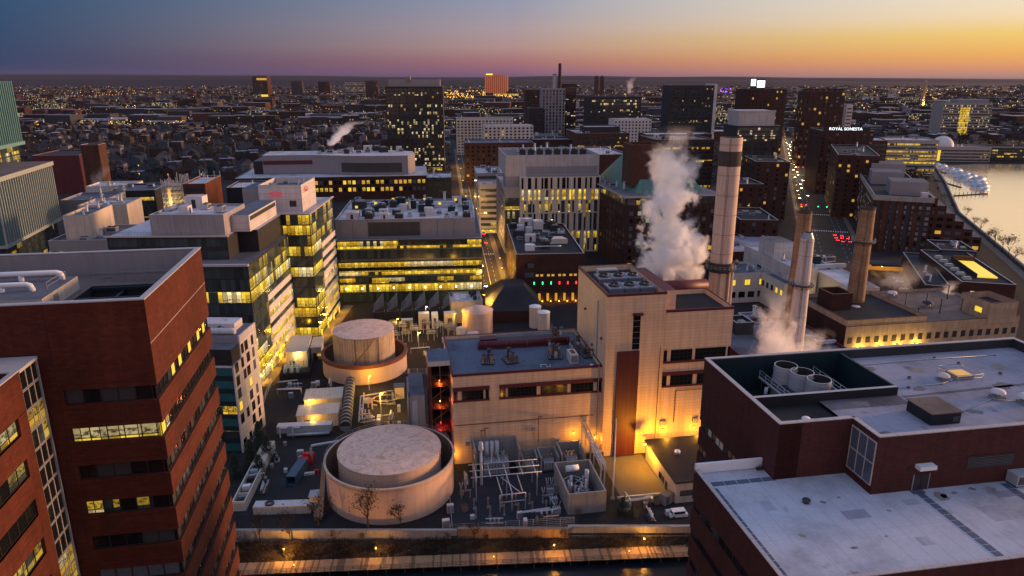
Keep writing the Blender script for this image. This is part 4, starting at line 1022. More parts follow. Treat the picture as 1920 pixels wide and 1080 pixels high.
c = chimney('tallest cream chimney with a black band near its top, right of the white steam plume', 1372, 257, 216, 3.35, 3.25, 0, 'stack_cream', (20, 42.6, 48, 54, 60, 66, 72, 78, 81), (4.0, 8.4), (43.2,))
b = MB(); b.cyl(3.4, -1.2, 20, 42, .5, .5, 'stack_cream', 10); b.cyl(1.6, -3.4, 20, 43, .45, .45, 'tank_brown', 10); b.build('side_pipe', c)
b = MB(); b.cyl(0, 0, 42.2, 45.2, 3.9, 3.9, 'dark_steel', 28, cap=False); b.build('collar', c)
chimney('tapering brown brick chimney just behind the white chimney', 1510, 395, 226, 3.0, 2.15, 16, 'stack_brick', (16, 30, 41.5), (.0, .7), None)
chimney('slender white chimney with a pointed cap, steam drifting at its foot', 1514, 446, 196, 2.55, 1.85, 16, 'stack_white', (9, 18, 27, 36, 40), None, (27.6,), cap=1.6)
chimney('brown brick chimney standing by itself, right of the white chimney', 1628, 388, 252, 3.3, 2.55, 12, 'stack_brick', (12, 24, 34, 42), (.0, .8), (31.6,))
for k in (): pass

# ------------------------------------------------------------------ switchyard
def pen(label, x0, x1, y0, y1, h, name='transformer_pen'):
    f = thing(name, label, 'blast wall', pf(x0, y0), A)
    w, d = x1 - x0, y1 - y0
    b = MB(); b.box(0, .45, 0, d, 0, h, 'concrete'); b.box(w - .45, w, 0, d, 0, h, 'concrete'); b.box(.45, w - .45, d - .45, d, 0, h, 'concrete'); b.build('wall', f); return f
pen('tall open-front concrete blast pen round the largest transformer', -35.6, -23.6, -5.6, 1.9, 7.6)
pen('low concrete blast pen next to the tall one, holding a small transformer', -23.2, -18.9, -5.6, -.4, 4.6); pen('middle low concrete blast pen with a grey transformer', -18.5, -13.4, -6.4, -.6, 4.8)
pen('low concrete blast pen under the pipe gantry', -13.0, -6.4, -6.8, .2, 5.6)
def transformer(label, x, y, w, d, h, fins=8, tall=0):
    f = thing('transformer', label, 'transformer', pf(x, y), A, 'transformers in the switchyard')
    b = MB(); b.box(-w / 2, w / 2, -d / 2, d / 2, .3, h, 'galvanised', top='steel'); b.box(-w / 2 - .3, w / 2 + .3, -d / 2 - .3, d / 2 + .3, 0, .3, 'concrete'); b.build('body', f)
    for i in range(fins):
        k = MB(); xx = -w / 2 + w * (i + .5) / fins; k.box(xx - w / fins * .36, xx + w / fins * .36, -d / 2 - .9, -d / 2, .8, h - .5, 'galvanised'); k.build('radiator', f)
    for i in range(3):
        xx = -w / 3 + i * w / 3; k = MB(); k.cyl(xx, .2, h, h + 1.0 + tall * .35, .24, .16, 'steel', 10)
        for q in range(4): k.cyl(xx, .2, h + .15 + q * .2, h + .22 + q * .2, .34, .34, 'tank_brown', 10)
        k.build('bushing', f)
    if tall:
        for i in range(3): k = MB(); k.cyl(-2.2 + i * 1.35, .9, h, h + 2.2 + tall, .55, .55, 'galvanised', 14); k.build('conservator', f)
    return f
transformer('largest grey transformer with a row of radiators inside the tall pen', -29.9, -3.0, 6.6, 2.6, 4.4, 9, 1.9)
transformer('small grey transformer in the low pen beside the tall one', -21.0, -3.2, 2.6, 2.0, 2.8, 5); transformer('grey transformer in the middle low pen', -16.0, -3.4, 2.9, 2.4, 3.2, 5); transformer('pale transformer in the pen under the gantry', -9.8, -3.4, 3.2, 2.8, 3.6, 5)
f = thing('lightning_mast', 'thick grey steel post at the left side of the tall pen', 'mast', pf(-34.4, -8.5)); b = MB(); b.cyl(0, 0, 0, 10, .38, .30, 'galvanised', 12); b.cyl(0, 0, 10, 12, .75, .55, 'galvanised', 12, cone=.4); b.build('shaft', f)
f = thing('bus_frame', 'lattice of grey tubes on posts in front of the tall pen', 'bus frame', pf(0, 0), A)
b = MB()
for x in (-36.5, -33, -29, -25, -21.6): b.tube([(x, -9.5, 6.4), (x, -16, 6.4)], .13, 'galvanised'); 
for y in (-9.6, -12.6, -15.6): b.tube([(-37.8, y, 6.55), (-20.2, y, 6.55)], .14, 'galvanised')
for x in (-31.5, -29, -26.4): b.tube([(x, -15.8, 6.4), (x + .5, -21.2, 4.6)], .12, 'galvanised')
b.tube([(-31.6, -21.3, 4.6), (-25.2, -21.1, 4.6)], .14, 'galvanised'); b.tube([(-31.6, -21.3, 2.6), (-25.2, -21.1, 2.6)], .14, 'galvanised'); b.tube([(-30.5, -15.8, 6.2), (-26.2, -20.8, 4.2)], .12, 'galvanised')
for i in (-2.2, 0, 2.2): b.tube([(-29.9 + i * .5, -5, 7.2), (-29.8 + i, -9.6, 6.5)], .09, 'galvanised')
b.build('busbar', f)
for x, y, h in ((-36.6, -9.6, 6.4), (-36.6, -15.8, 6.4), (-21.4, -9.6, 6.4), (-21.4, -15.8, 6.4), (-29, -15.8, 6.4), (-31.5, -21.3, 4.6), (-28.6, -21.3, 4.6), (-25.3, -21.1, 4.6), (-29, -9.6, 6.4)):
    b = MB(); b.box(x - .12, x + .12, y - .12, y + .12, 0, h - 1.1, 'galvanised'); b.cyl(x, y, h - 1.1, h, .16, .16, 'pale_panel', 8)
    for q in range(3): b.cyl(x, y, h - 1 + q * .3, h - .9 + q * .3, .27, .27, 'steel', 8)
    b.build('post', f)
def disc(label, x, y, n=3):
    f = thing('disconnect_switch', label, 'switch', pf(x, y), A, 'disconnect switches')
    b = MB(); b.box(-1.4, 1.4, -.2, .2, 2.0, 2.3, 'steel'); b.box(-1.2, -1.0, -.1, .1, 0, 2, 'galvanised'); b.box(1.0, 1.2, -.1, .1, 0, 2, 'galvanised'); b.build('stand', f)
    for i in range(n):
        for s in (-1, 1): k = MB(); x0 = -1.1 + i * 1.1; k.tube([(x0, 0, 2.3), (x0 + s * .35, 0, 4.6)], .13, 'galvanised', 8, .08); k.build('insulator', f)
disc('pair of leaning insulators on a stand right of the bus lattice', -17.6, -15.5, 2); disc('small insulator stand at the left of the bus lattice', -39, -14, 2); disc('insulator stand below the lattice front', -19.5, -19.5, 1)
f = thing('equipment_pen', 'concrete pen of pumps and a white cylinder in front of the gantry', 'equipment pen', pf(-15.8, -25.2), A)
b = MB(); b.box(0, 9.4, 0, .4, 0, 5.6, 'concrete'); b.box(0, .4, .4, 15, 0, 5.6, 'concrete'); b.box(9.0, 9.4, .4, 15, 0, 5.6, 'concrete'); b.box(.4, 9, 14.6, 15, 0, 5.6, 'concrete'); b.build('wall', f)
b = MB(); r = random.Random(4)
for i in range(14): x, y = r.uniform(1.5, 6.5), r.uniform(2, 9); b.cyl(x, y, 1.5, r.uniform(3.4, 5.6), r.uniform(.2, .5), r.uniform(.2, .4), r.choice(['galvanised', 'galvanised', 'steel', 'tank_cream', 'teal_steel']), 10)
for i in range(10): x, y = r.uniform(1.5, 7), r.uniform(2, 9); b.tube([(x, y, 3.5), (x + r.uniform(-2, 2), y + 1, 4.2), (x + r.uniform(-2, 2), y + 3, 4)], .14, 'galvanised')
b.box(1, 8.5, 1, 13, 0, 1.5, 'charcoal'); b.build('pump', f)
b = MB(); b.tube([(2.4, 12, 5.2), (5.6, 12, 5.2)], .85, 'white_paint', 16); b.build('cylinder_tank', f)
b = MB(); b.cyl(7.0, 9, 1.5, 6.2, .55, .55, 'pale_panel', 12); b.build('vessel', f)
f = thing('pipe_gantry', 'steel pipe gantry sloping from the plant wall down over the pens', 'gantry', pf(-5.6, -12), A)
b = MB()
for s in (0, 1.0): b.tube([(s, 13.5, 10.2), (s, -6, 8.6)], .16, 'galvanised')
for i in range(14): y = 13.2 - i * 1.45; z = 10.2 - (13.5 - y) * .082; b.tube([(0, y, z), (1, y, z)], .09, 'galvanised'); b.tube([(0, y, z), (0, y - 1.4, z - 1.2)], .07, 'galvanised'); b.tube([(1, y, z), (1, y - 1.4, z - 1.2)], .07, 'galvanised')
for s in (0, 1.0): b.tube([(s, 13.5, 8.9), (s, -6, 7.3)], .12, 'galvanised')
b.build('truss', f)
b = MB()
for y in (12.6, 4, -5.6): b.box(-.1, .15, y, y + .25, 0, 9, 'galvanised'); b.box(.9, 1.15, y, y + .25, 0, 9, 'galvanised')
b.build('leg', f)
def wall_lamp(label, p, power, col=(1, .44, .02), bulb='bulb_amber', group='wall lamps of the plant', rot=A, off=.5, s=1.0):
    f = thing('wall_lamp', label, 'lamp', p, rot, group)
    b = MB(); b.box(-.15 * s, .15 * s, 0, .35 * s, .1 * s, .2 * s, 'dark_steel'); b.box(-.25 * s, .25 * s, -.25 * s, .15 * s, .2 * s, .3 * s, 'dark_steel'); b.build('bracket', f)
    b = MB(); b.cyl(0, -.05 * s, 0, .2 * s, .20 * s, .16 * s, bulb, 10); b.build('bulb', f)
    lit(f, (0, -off, -.2), power, col, .2); return f
wall_lamp('amber lamp on the corner of the cream switchgear shed', pf(9.7, -6.5, 6.4), 11000, off=1.6, s=1.6)
wall_lamp('amber lamp on the tan plant wall above the shed roof', pf(17, -.6, 7.0), 1500, off=3.0); wall_lamp('amber lamp on the tan plant wall at the right end above the shed', pf(26, -.6, 7.0), 1500, off=3.0)
wall_lamp('amber lamp behind the gantry on the low plant wall', pf(-7.6, 2.0, 6.8), 420, off=1.2); wall_lamp('amber lamp beside the maroon hoist door', pf(-1.5, 2.0, 5.0), 420, off=1.0)
wall_lamp('amber lamp at the left end of the low plant wall', pf(-40.6, 1.8, 3.6), 450, off=1.0)
f = thing('switchgear_shed', 'single-storey cream shed with a dark flat roof beside the orange-lit apron', 'shed', pf(11.3, -24.8), A)
b = MB(); b.box(0, 16, 0, 21.3, 0, 5.6, 'cream_siding'); b.build('wall', f)
b = MB(); b.box(-.5, 16.5, -.4, 21.6, 5.6, 5.95, 'roof_black'); b.build('roof', f)
window(f, 'left', 16, 21.3, 14.6, .05, 1.3, 2.3, 'charcoal', name='door'); window(f, 'left', 16, 21.3, 10.2, .9, 1.8, 1.5, 'glass_dark'); window(f, 'left', 16, 21.3, 12.4, .9, 1.3, 1.5, 'charcoal'); window(f, 'front', 16, 21.3, 1.2, 2.0, 3.6, 1.3, 'louvre', name='louvre')
hood('white mushroom vent on the shed roof', 16.6, -12.0, 5.95, PLANT, .9, 'white_paint', group=None)
f = thing('mast', 'tall slim grey mast in front of the maroon hoist door', 'mast', pf(-3.2, -20.4)); b = MB(); b.cyl(0, 0, 0, 22, .22, .10, 'galvanised', 10); b.build('shaft', f); b = MB(); b.cyl(0, 0, 0, .6, .5, .45, 'concrete', 12); b.build('footing', f)
f = thing('kiosk', 'small grey equipment kiosk at the front of the apron', 'kiosk', pf(8.4, -25.6), A + .5); b = MB(); b.prism([(0, 0), (3.2, 0), (3.2, 2), (0, 2)], 0, 2.4, 'grey_panel'); b.box(-.1, 3.3, -.1, 2.1, 2.4, 2.5, 'roof_grey'); b.build('casing', f); b = MB(); b.box(.4, 1.4, -.05, 0, .1, 2.1, 'louvre'); b.build('door', f)
b = MB(); b.box(0, .5, 0, 13, 0, .5, 'cream_panel'); solo(b, 'kerb', 'pale kerb across the orange-lit apron', 'kerb', pf(11, -20.8, 0), A + math.pi / 2)
b = MB(); b.box(0, 3.6, 0, .9, 0, 1.5, 'charcoal'); b.box(.2, 3.4, .1, .8, 1.5, 1.7, 'steel'); solo(b, 'skip', 'dark skip against the plant wall by the maroon door', 'skip', pf(-3.2, -.6, 0), A)
f = thing('parked_van', 'small white van parked at the canal wall near the right brick building', 'van', pf(7.6, -31.0), A)
b = MB(); b.prism([(0, .1), (4.4, 0), (4.4, 1.9), (0, 1.8)], .35, 1.1, 'white_paint'); b.box(.6, 3.9, .1, 1.75, 1.1, 1.9, 'white_paint'); b.build('body', f)
b = MB(); b.box(.55, .6, .2, 1.65, 1.15, 1.75, 'glass_dark'); b.box(1, 3.6, .06, .1, 1.2, 1.75, 'glass_dark'); b.build('window', f)
for x in (.9, 3.5):
    for y in (.05, 1.65): b = MB(); b.tube([(x, y, .35), (x, y + .22, .35)], .35, 'dark_steel', 12); b.build('wheel', f)

# ------------------------------------------------------------------ yard left of the plant
f = thing('storage_trough', 'long cream row of open storage bins along the left edge of the lot', 'storage bins', (-64.0, 149.9, 0), R(4.5))
b = MB(); b.box(-3.2, -2.9, 0, 30, 0, 2.6, 'cream_panel'); b.box(-.3, 0, 0, 30, 0, 2.6, 'cream_panel'); b.box(-2.9, -.3, 0, .3, 0, 2.6, 'cream_panel'); b.box(-2.9, -.3, 29.7, 30, 0, 2.6, 'cream_panel'); b.box(-2.9, -.3, .3, 29.7, 0, .5, 'charcoal'); b.box(-2.9, -.3, 17, 29.7, 2.2, 2.55, 'cream_panel')
for y in (4, 8, 12.5, 17): b.box(-2.9, -.3, y, y + .25, .5, 2.4, 'cream_panel')
b.build('wall', f)
b = MB(); r = random.Random(9)
for i, (y, mt) in enumerate(((1.6, 'charcoal'), (3, 'steel'), (5, 'rust'), (6.6, 'white_paint'), (9.4, 'dark_steel'), (11, 'charcoal'), (14, 'shrink_wrap'), (15.6, 'galvanised'))): b.prism([(-2.6, y), (-.7, y + .3), (-.8, y + 1.5), (-2.5, y + 1.2)], .5, r.uniform(1.4, 2.8), mt)
b.build('stored_load', f)
f = thing('loading_dock', 'low cream block with a black tyre on top at the front of the lot', 'block', (-61.6, 148.2, 0), R(3)); b = MB(); b.box(0, 13.5, 0, 2.6, 0, 2.2, 'cream_panel', top='pale_panel'); b.build('block', f)
k = MB(); k.ringtop(0, 0, .35, .55, 1.1, 'dark_steel', 24); k.cyl(0, 0, 0, .35, 1.1, 1.1, 'dark_steel', 24, cap=False); k.cyl(0, 0, 0, .35, .55, .55, 'dark_steel', 24, cap=False, inside=True); solo(k, 'tyre', 'big black tyre lying on the cream block', 'tyre', (-58, 149.5, 2.2))
f = thing('gate_cabin', 'small cream cabin between the lot and the big round tank', 'cabin', (-48.6, 150.2, 0), R(5)); b = MB(); b.box(0, 2.6, 0, 2.6, 0, 3.6, 'cream_panel'); b.build('wall', f); b = MB(); b.box(-.2, 2.8, -.2, 2.8, 3.6, 3.8, 'roof_pale'); b.build('roof', f)
f = thing('shipping_container', 'blue-grey open-ended shipping container in the lot', 'container', (-57.6, 161.0, 0), R(-4))
b = MB()
for i in range(30): b.box(-.03 if i % 2 else 0, .06, i * .3, i * .3 + .3, .15, 2.6, 'blue_container'); b.box(2.40, 2.46 if i % 2 else 2.43, i * .3, i * .3 + .3, .15, 2.6, 'blue_container')
b.box(0, 2.44, 0, 9, 2.58, 2.68, 'blue_container'); b.box(0, 2.44, 0, 9, .05, .16, 'blue_container'); b.box(0, 2.44, 8.9, 9, .15, 2.6, 'blue_container'); b.build('shell', f)
b = MB(); b.box(-.95, -.05, -.8, -.7, .2, 2.55, 'blue_container'); b.build('door', f)
b = MB(); r = random.Random(3)
for i in range(9): x, y = r.uniform(0, 3), r.uniform(0, 3.4); b.prism([(x, y), (x + 1.7, y + r.uniform(-.4, .4)), (x + 1.5, y + 1.6), (x + .1, y + 1.4)], 0, r.uniform(.7, 2.3), 'red_tarp')
solo(b, 'tarp_heap', 'heap covered with a bright red tarpaulin behind the container', 'heap', (-58.2, 170.6, 0), R(-8))
b = MB(); b.prism([(0, 0), (2.6, .6), (2.4, 1.3), (0, .8)], 0, .7, 'pale_panel'); b.prism([(2.2, 1.2), (3.4, 1.6), (3.2, 2.2), (2.1, 1.9)], 0, .8, 'red_tarp'); solo(b, 'timber_stack', 'small pale stack beside the red heap', 'stack', (-54.4, 165.6, 0))
b = MB(); b.tube([(0, 0, 0), (0, 0, 4.4), (.25, 0, 5.0), (.9, 0, 5.2), (9.5, 3.2, 5.2), (11, 3.4, 4.2)], .34, 'galvanised', 12); solo(b, 'bent_pipe', 'bent white pipe rising from the lot to the big round tank', 'pipe', (-54.2, 172.5, 0))
f = thing('tank_trailer', 'long silver trailer with pipework behind the red heap', 'trailer', (-68.0, 186.5, 0), R(6))
b = MB(); b.box(0, 15.5, 0, 2.6, 1.2, 3.3, 'galvanised', top='pale_panel'); b.tube([(3, -.6, .9), (15, -.6, 1.0)], .45, 'galvanised', 12); b.build('body', f)
b = MB()
for x in (.8, 4.4): b.box(x, x + .3, -.5, -.1, 0, 3.2, 'white_paint'); b.box(x, x + 2.2, -.5, -.1, 2.9, 3.2, 'white_paint')
b.build('frame', f)
for x in (2.0, 3.2, 12, 13.2): b = MB(); b.tube([(x, -.1, .5), (x, .3, .5)], .5, 'dark_steel', 12); b.build('wheel', f)
def shed(label, x, y, w, d, h, roofm='cream_siding', wall='cream_siding', rise=.6, lampy=None):
    f = thing('yard_shed', label, 'shed', pf(x, y), A)
    b = MB(); b.box(0, w, 0, d, 0, h, wall); b.build('wall', f)
    b = MB(); b.prism([(-.2, -.2), (w + .2, -.2), (w + .2, d + .2), (-.2, d + .2)], h, h + .25, roofm); b.build('roof', f)
    window(f, 'front', w, d, w * .18, .05, 1.6, 2.4, 'charcoal', name='door'); window(f, 'front', w, d, w * .55, 1.2, 1.8, 1.1, 'pane_warm')
    return f
shed('tan yard shed with a lamp over its end wall, beside the glass building', -93.6, 79.0, 7.4, 17, 6.0, 'cream_panel'); shed('small low shed behind the lamp-lit tan one', -85.6, 86, 3.6, 11, 4.6, 'cream_panel')
shed('farther of two low sheds with ribbed tan roofs in the yard', -83.4, 41.5, 11.4, 8, 4.0, 'cream_siding'); shed('nearer of two low sheds with ribbed tan roofs in the yard', -84.4, 30.8, 12, 7, 4.0, 'cream_siding')
f = thing('fenced_plant', 'fenced enclosure of small silver pipework in front of the tan shed', 'enclosure', pf(-94.6, 68.5), A)
b = MB(); b.box(0, 10, 0, .15, 0, 2.4, 'dark_panel'); b.box(0, .15, .15, 10, 0, 2.4, 'dark_panel'); b.box(9.85, 10, .15, 22, 0, 2.4, 'dark_panel'); b.box(.15, 9.85, .2, 10, 0, .1, 'asphalt'); b.build('fence', f)
b = MB()
for i in range(9): x, y = 1.2 + (i % 3) * 2.2, 3 + (i // 3) * 2; b.cyl(x, y, .1, 3 + (i % 2), .35, .3, 'galvanised', 8); b.tube([(x, y, 2.5), (x + 1.6, y + 1, 3.0)], .14, 'galvanised')
b.build('pipework', f)
f = thing('covered_conveyor', 'long dark covered duct running from the round tank toward the canal', 'duct', pf(-71.2, 24), A)
b = MB(); b.tube([(1.2, 0, 3), (1.2, 32, 3.4)], 1.6, 'charcoal', 14)
for i in range(14): b.tube([(1.2, i * 2.3, 3 + i * .028), (1.2, i * 2.3 + .5, 3 + i * .028)], 1.72, 'steel', 14)
b.build('casing', f); b = MB(); [b.box(.3 + s, .5 + s, y, y + .2, 0, 2.2, 'dark_steel') for y in (2, 10, 18, 26) for s in (0, 1.6)]; b.build('trestle', f)
f = thing('valve_manifold', 'yellow-lit manifold of upright pipes right of the dark duct', 'pipework', pf(-66.5, 30), A); r = random.Random(5)
for i in range(9):
    b = MB(); x, y = r.uniform(0, 4), r.uniform(0, 16); b.cyl(x, y, 0, r.uniform(2, 4), .22, .22, 'tank_cream', 8); b.tube([(x, y, 1.6), (x + 1.5, y + r.uniform(-1, 1), 1.6)], .16, 'tank_cream'); b.build('riser', f)
b = MB(); b.tube([(0, 0, 1.2), (0, 18, 1.2), (8, 20, 1.2)], .25, 'galvanised', 8); b.tube([(1, 0, 1.8), (1, 19, 1.8)], .2, 'galvanised', 8); b.build('header', f)
f = thing('pump_cabin', 'tiny cabin with a bright lamp between the ring wall and the duct tower', 'cabin', pf(-55.6, 46.5), A); b = MB(); b.box(0, 3, 0, 3, 0, 4, 'cream_panel'); b.build('wall', f); b = MB(); b.box(-.3, 3.3, -.3, 3.3, 4, 4.2, 'roof_grey'); b.build('roof', f)
def yard_lamp(label, x, y, h, power, col=(1, .62, .12), bulb='bulb_white'):
    f = thing('yard_light', label, 'light', pf(x, y), A, 'yard lights')
    b = MB(); b.cyl(0, 0, 0, h, .09, .07, 'galvanised', 8); b.build('pole', f)
    b = MB(); b.box(-.1, .9, -.18, .18, h, h + .16, 'galvanised'); b.build('head', f); b = MB(); b.box(.2, .85, -.15, .15, h - .06, h, bulb); b.build('lens', f); lit(f, (.5, -.3, h - .4), power, col, .25)
Y = (1, .50, .03)
yard_lamp('yard light over the yellow-lit ground by the manifold', -60, 36, 7, 6000, Y, 'bulb_amber'); yard_lamp('yard light at the foot of the ring wall', -64, 55.0, 5, 2300, Y, 'bulb_amber'); yard_lamp('yard light between the two ribbed sheds', -82, 39.6, 5, 1700, Y)
yard_lamp('yard light over the tan shed end wall', -90, 77.6, 5.6, 800, (1, .7, .2)); yard_lamp('yard light in front of the nearer ribbed shed', -80, 29, 4, 700, Y); yard_lamp('yard light behind the ring wall by the angled panels', -46, 92, 6, 2600, Y)
yard_lamp('yard light left of the cone roof tank', -31, 104, 9, 3200, Y, 'bulb_amber'); yard_lamp('yard light right of the cone roof tank', -17, 106, 8, 3200, Y, 'bulb_amber'); yard_lamp('yard light among the cream cabinets', -54, 104, 8, 2600, Y); yard_lamp('yard light by the pipe racks left of the cone roof tank', -42, 112, 10, 700, (1, .8, .4))
f = thing('net_basket', 'round sagging net over the yellow-lit ground', 'net', pf(-58.5, 44), A)
b = MB()
for k in range(16): a_ = k * math.pi / 8; b.tube([(4.2 * math.cos(a_), 2.4 * math.sin(a_), 1.8), (2.2 * math.cos(a_), 1.3 * math.sin(a_), .4)], .07, 'rust', 4)
for s, z in ((1, 1.8), (.55, .5)): b.tube([(4.2 * s * math.cos(k * math.pi / 8), 2.4 * s * math.sin(k * math.pi / 8), z) for k in range(17)], .11, 'tank_cream', 5)
b.build('net', f)
# row of tilted dark hoods with cabinets in front
for i in range(6):
    f = thing('tilted_hood', f'dark tilted panel hood, {["first", "second", "third", "fourth", "fifth", "sixth"][i]} from the left in the row behind the round tanks', 'hood', pf(-63.5 + i * 5.9, 126.5, 4), A, 'tilted hoods in a row')
    b = MB(); b.face([(0, 0, 0), (4.4, 0, 2.6), (4.4, 3.0, 7.8), (0, 3.0, 2.6)], 'roof_blue'); b.face([(0, 3.05, 2.55), (4.4, 3.05, 7.75), (4.4, 0.05, 2.5), (0, .05, -.1)], 'charcoal'); b.face([(4.4, 0, 2.6), (4.4, 0, 0), (4.4, 3, 0), (4.4, 3, 7.8)], 'charcoal'); b.face([(0, 0, -.1), (4.4, 0, 0), (4.4, 0, 2.6), (0, 0, 0)], 'charcoal'); b.build('hood', f)
    b = MB(); b.box(-.2, 4.6, -.2, 3.2, -4, 0, 'dark_panel', top='steel'); b.build('base', f)
r = random.Random(12)
cabs = ['cream cabinet with a maroon door below the tilted hoods', 'white tall cabinet below the tilted hoods', 'wide grey cabinet with a vent below the tilted hoods', 'short cream cabinet at the left below the tilted hoods', 'round-topped cream vessel left of the cone roof tank', 'grey crate pile beside the cone roof tank']
for i, (x, y, w, d, h, mt) in enumerate(((-45, 112, 4.4, 3, 7, 'cream_panel'), (-39.6, 113, 2.6, 3, 6.4, 'white_paint'), (-34.5, 112, 4.6, 3.2, 6.6, 'cream_siding'), (-52, 112, 4.6, 2.6, 4.6, 'grey_panel'), (-30.4, 98, 3, 3, 4.4, 'cream_panel'), (-26.6, 97, 4.6, 3, 2.4, 'pale_panel'))):
    f = thing('equipment_cabinet', cabs[i], 'cabinet', pf(x, y), A); b = MB()
    if i == 4: b.cyl(1.5, 1.5, 0, h, 1.9, 1.9, mt, 20, cone=.8)
    else: b.box(0, w, 0, d, 0, h, mt, top='pale_panel')
    b.build('casing', f); b = MB(); b.box(w * .3, w * .7, -.06, 0 if i != 4 else .3, .2, min(h - .5, 4.4), 'maroon' if i == 0 else 'louvre'); b.build('door', f)
for i in range(16):
    f = thing('pipe_rack', f'steel pipe rack in the dark yard behind the tanks', 'pipe rack', pf(-66 + (i % 8) * 4.6 + r.uniform(-1, 1), 100 + (i // 8) * 8 + r.uniform(-2, 2)), A, 'pipe racks behind the tanks')
    b = MB(); h = r.uniform(3, 6.5)
    for x in (0, 2.4):
        for y in (0, 1.6): b.box(x, x + .15, y, y + .15, 0, h, 'galvanised')
    b.box(0, 2.5, 0, .15, h - .2, h, 'galvanised'); b.box(0, 2.5, 1.6, 1.75, h - .2, h, 'galvanised'); b.build('frame', f)
    b = MB(); [b.tube([(-.5, .3 + q * .4, h - .4 - q * .5), (3.2, .3 + q * .4, h - .4 - q * .5)], .13, r.choice(['galvanised', 'tank_brown', 'cream_panel']), 6) for q in range(4)]; b.build('pipe', f)
f = thing('annex_building', 'low white-roofed annex behind the cone roof tank', 'annex', pf(-31, 118), A); b = MB(); b.shell(13.4, 14, 0, 9.5, 'cream_siding', 'pale_coping', .3, .6, roof='roof_pale'); b.build('wall', f)
b = MB(); [b.box(2 + (i % 2) * 2.6, 4.2 + (i % 2) * 2.6, 3 + i * 1.6, 4.2 + i * 1.6, 9, 9.9, 'white_paint') for i in range(5)]; b.build('roof_box', f); b = MB(); [b.box(8 + r.uniform(0, 4), 9.2 + r.uniform(0, 3), 1 + i * 2, 2.2 + i * 2, 9, 10.6, 'charcoal') for i in range(6)]; b.build('roof_unit', f)
f = thing('coal_shed', 'dark shed with a steep hipped roof beside the lit street', 'shed', pf(-16, 116), R(5)); b = MB(); b.box(0, 24, 0, 34, 0, 5, 'brick_dark'); b.build('wall', f)
b = MB(); 
for q in ([(0, 0), (24, 0), (17, 12), (8, 12)], [(24, 0), (24, 34), (17, 24), (17, 12)], [(24, 34), (0, 34), (8, 24), (17, 24)], [(0, 34), (0, 0), (8, 12), (8, 24)]): b.face([(*q[0], 5), (*q[1], 5), (*q[2], 12.5), (*q[3], 12.5)], 'roof_black')
b.face([(8, 12, 12.5), (17, 12, 12.5), (17, 24, 12.5), (8, 24, 12.5)], 'roof_black'); b.build('roof', f)
for i, (x, y) in enumerate(((3, 108), (5, 100))):
    f = thing('gas_holder', ['round cream vessel with a white dome beside the dark shed, farther one', 'round cream vessel with a white dome beside the dark shed, nearer one'][i], 'vessel', pf(x, y)); b = MB(); b.cyl(0, 0, 0, 9, 2.4, 2.4, 'cream_panel', 20, cap=False); b.build('shell', f); b = MB(); b.cyl(0, 0, 9, 9.1, 2.6, 2.5, 'white_paint', 20, cone=.9); b.build('dome', f)

# ------------------------------------------------------------------ small plant standing about the yard
def clutter_proto(k):
    t = thing(['valve_skid', 'oil_drum', 'cable_drum', 'pallet_stack', 'pump_set', 'pipe_loop', 'site_cabinet'][k], '', ['valve skid', 'drum', 'cable drum', 'pallets', 'pump', 'pipe', 'cabinet'][k])
    b = MB(); c_ = MB(); nm = ['frame', 'shell', 'flange', 'pallet', 'base', 'support', 'casing'][k], ['pipework', 'lid', 'core', 'load', 'pump', 'pipe', 'door'][k]
    if k == 0:
        b.box(-1.6, 1.6, -1, 1, 0, .25, 'dark_steel')
        for x in (-1.1, 0, 1.1): c_.cyl(x, 0, .25, 2.2, .22, .22, 'galvanised', 8); c_.cyl(x, 0, 1.3, 1.45, .4, .4, 'rust', 8)
        c_.tube([(-2.4, .3, 1.8), (2.4, .3, 1.8)], .2, 'galvanised'); c_.tube([(-2.4, -.4, .8), (2.4, -.4, .8)], .16, 'tank_cream')
    elif k == 1: b.cyl(0, 0, 0, 1.2, .5, .5, 'tank_brown', 12); c_.cyl(0, 0, 1.2, 1.26, .52, .48, 'steel', 12)
    elif k == 2: b.tube([(-.6, 0, .9), (-.5, 0, .9)], .9, 'wood_deck', 16); b.tube([(.5, 0, .9), (.6, 0, .9)], .9, 'wood_deck', 16); c_.tube([(-.5, 0, .9), (.5, 0, .9)], .6, 'charcoal', 14)
    elif k == 3: b.box(-.7, .7, -.6, .6, 0, .2, 'wood_deck'); c_.box(-.62, .62, -.52, .52, .2, 1.3, 'pale_panel')
    elif k == 4: b.box(-1.3, 1.3, -.8, .8, 0, .4, 'concrete'); c_.tube([(-1, 0, .95), (.3, 0, .95)], .45, 'teal_steel', 12); c_.cyl(.8, 0, .4, 1.6, .4, .4, 'steel', 12); c_.tube([(.8, 0, 1.6), (.8, 0, 2.6), (.8, 2.4, 2.6), (.8, 2.4, 0)], .16, 'galvanised')
    elif k == 5:
        for x in (-2, 2): b.box(x - .1, x + .1, -.1, .1, 0, 2.2, 'dark_steel')
        for q in (-.3, 0, .3): c_.tube([(-4, q, 0), (-4, q, 2.3), (4, q, 2.3), (4, q, .4)], .13, 'galvanised' if q else 'tank_cream')
    else: b.box(-.8, .8, -.5, .5, .15, 2.2, 'cream_panel', top='pale_panel'); b.box(-.85, .85, -.55, .55, 0, .15, 'concrete'); c_.box(-.7, .7, -.56, -.5, .3, 2.0, 'grey_panel')
    b.build(nm[0], t); c_.build(nm[1], t); return t
CL = {}; r = random.Random(77)
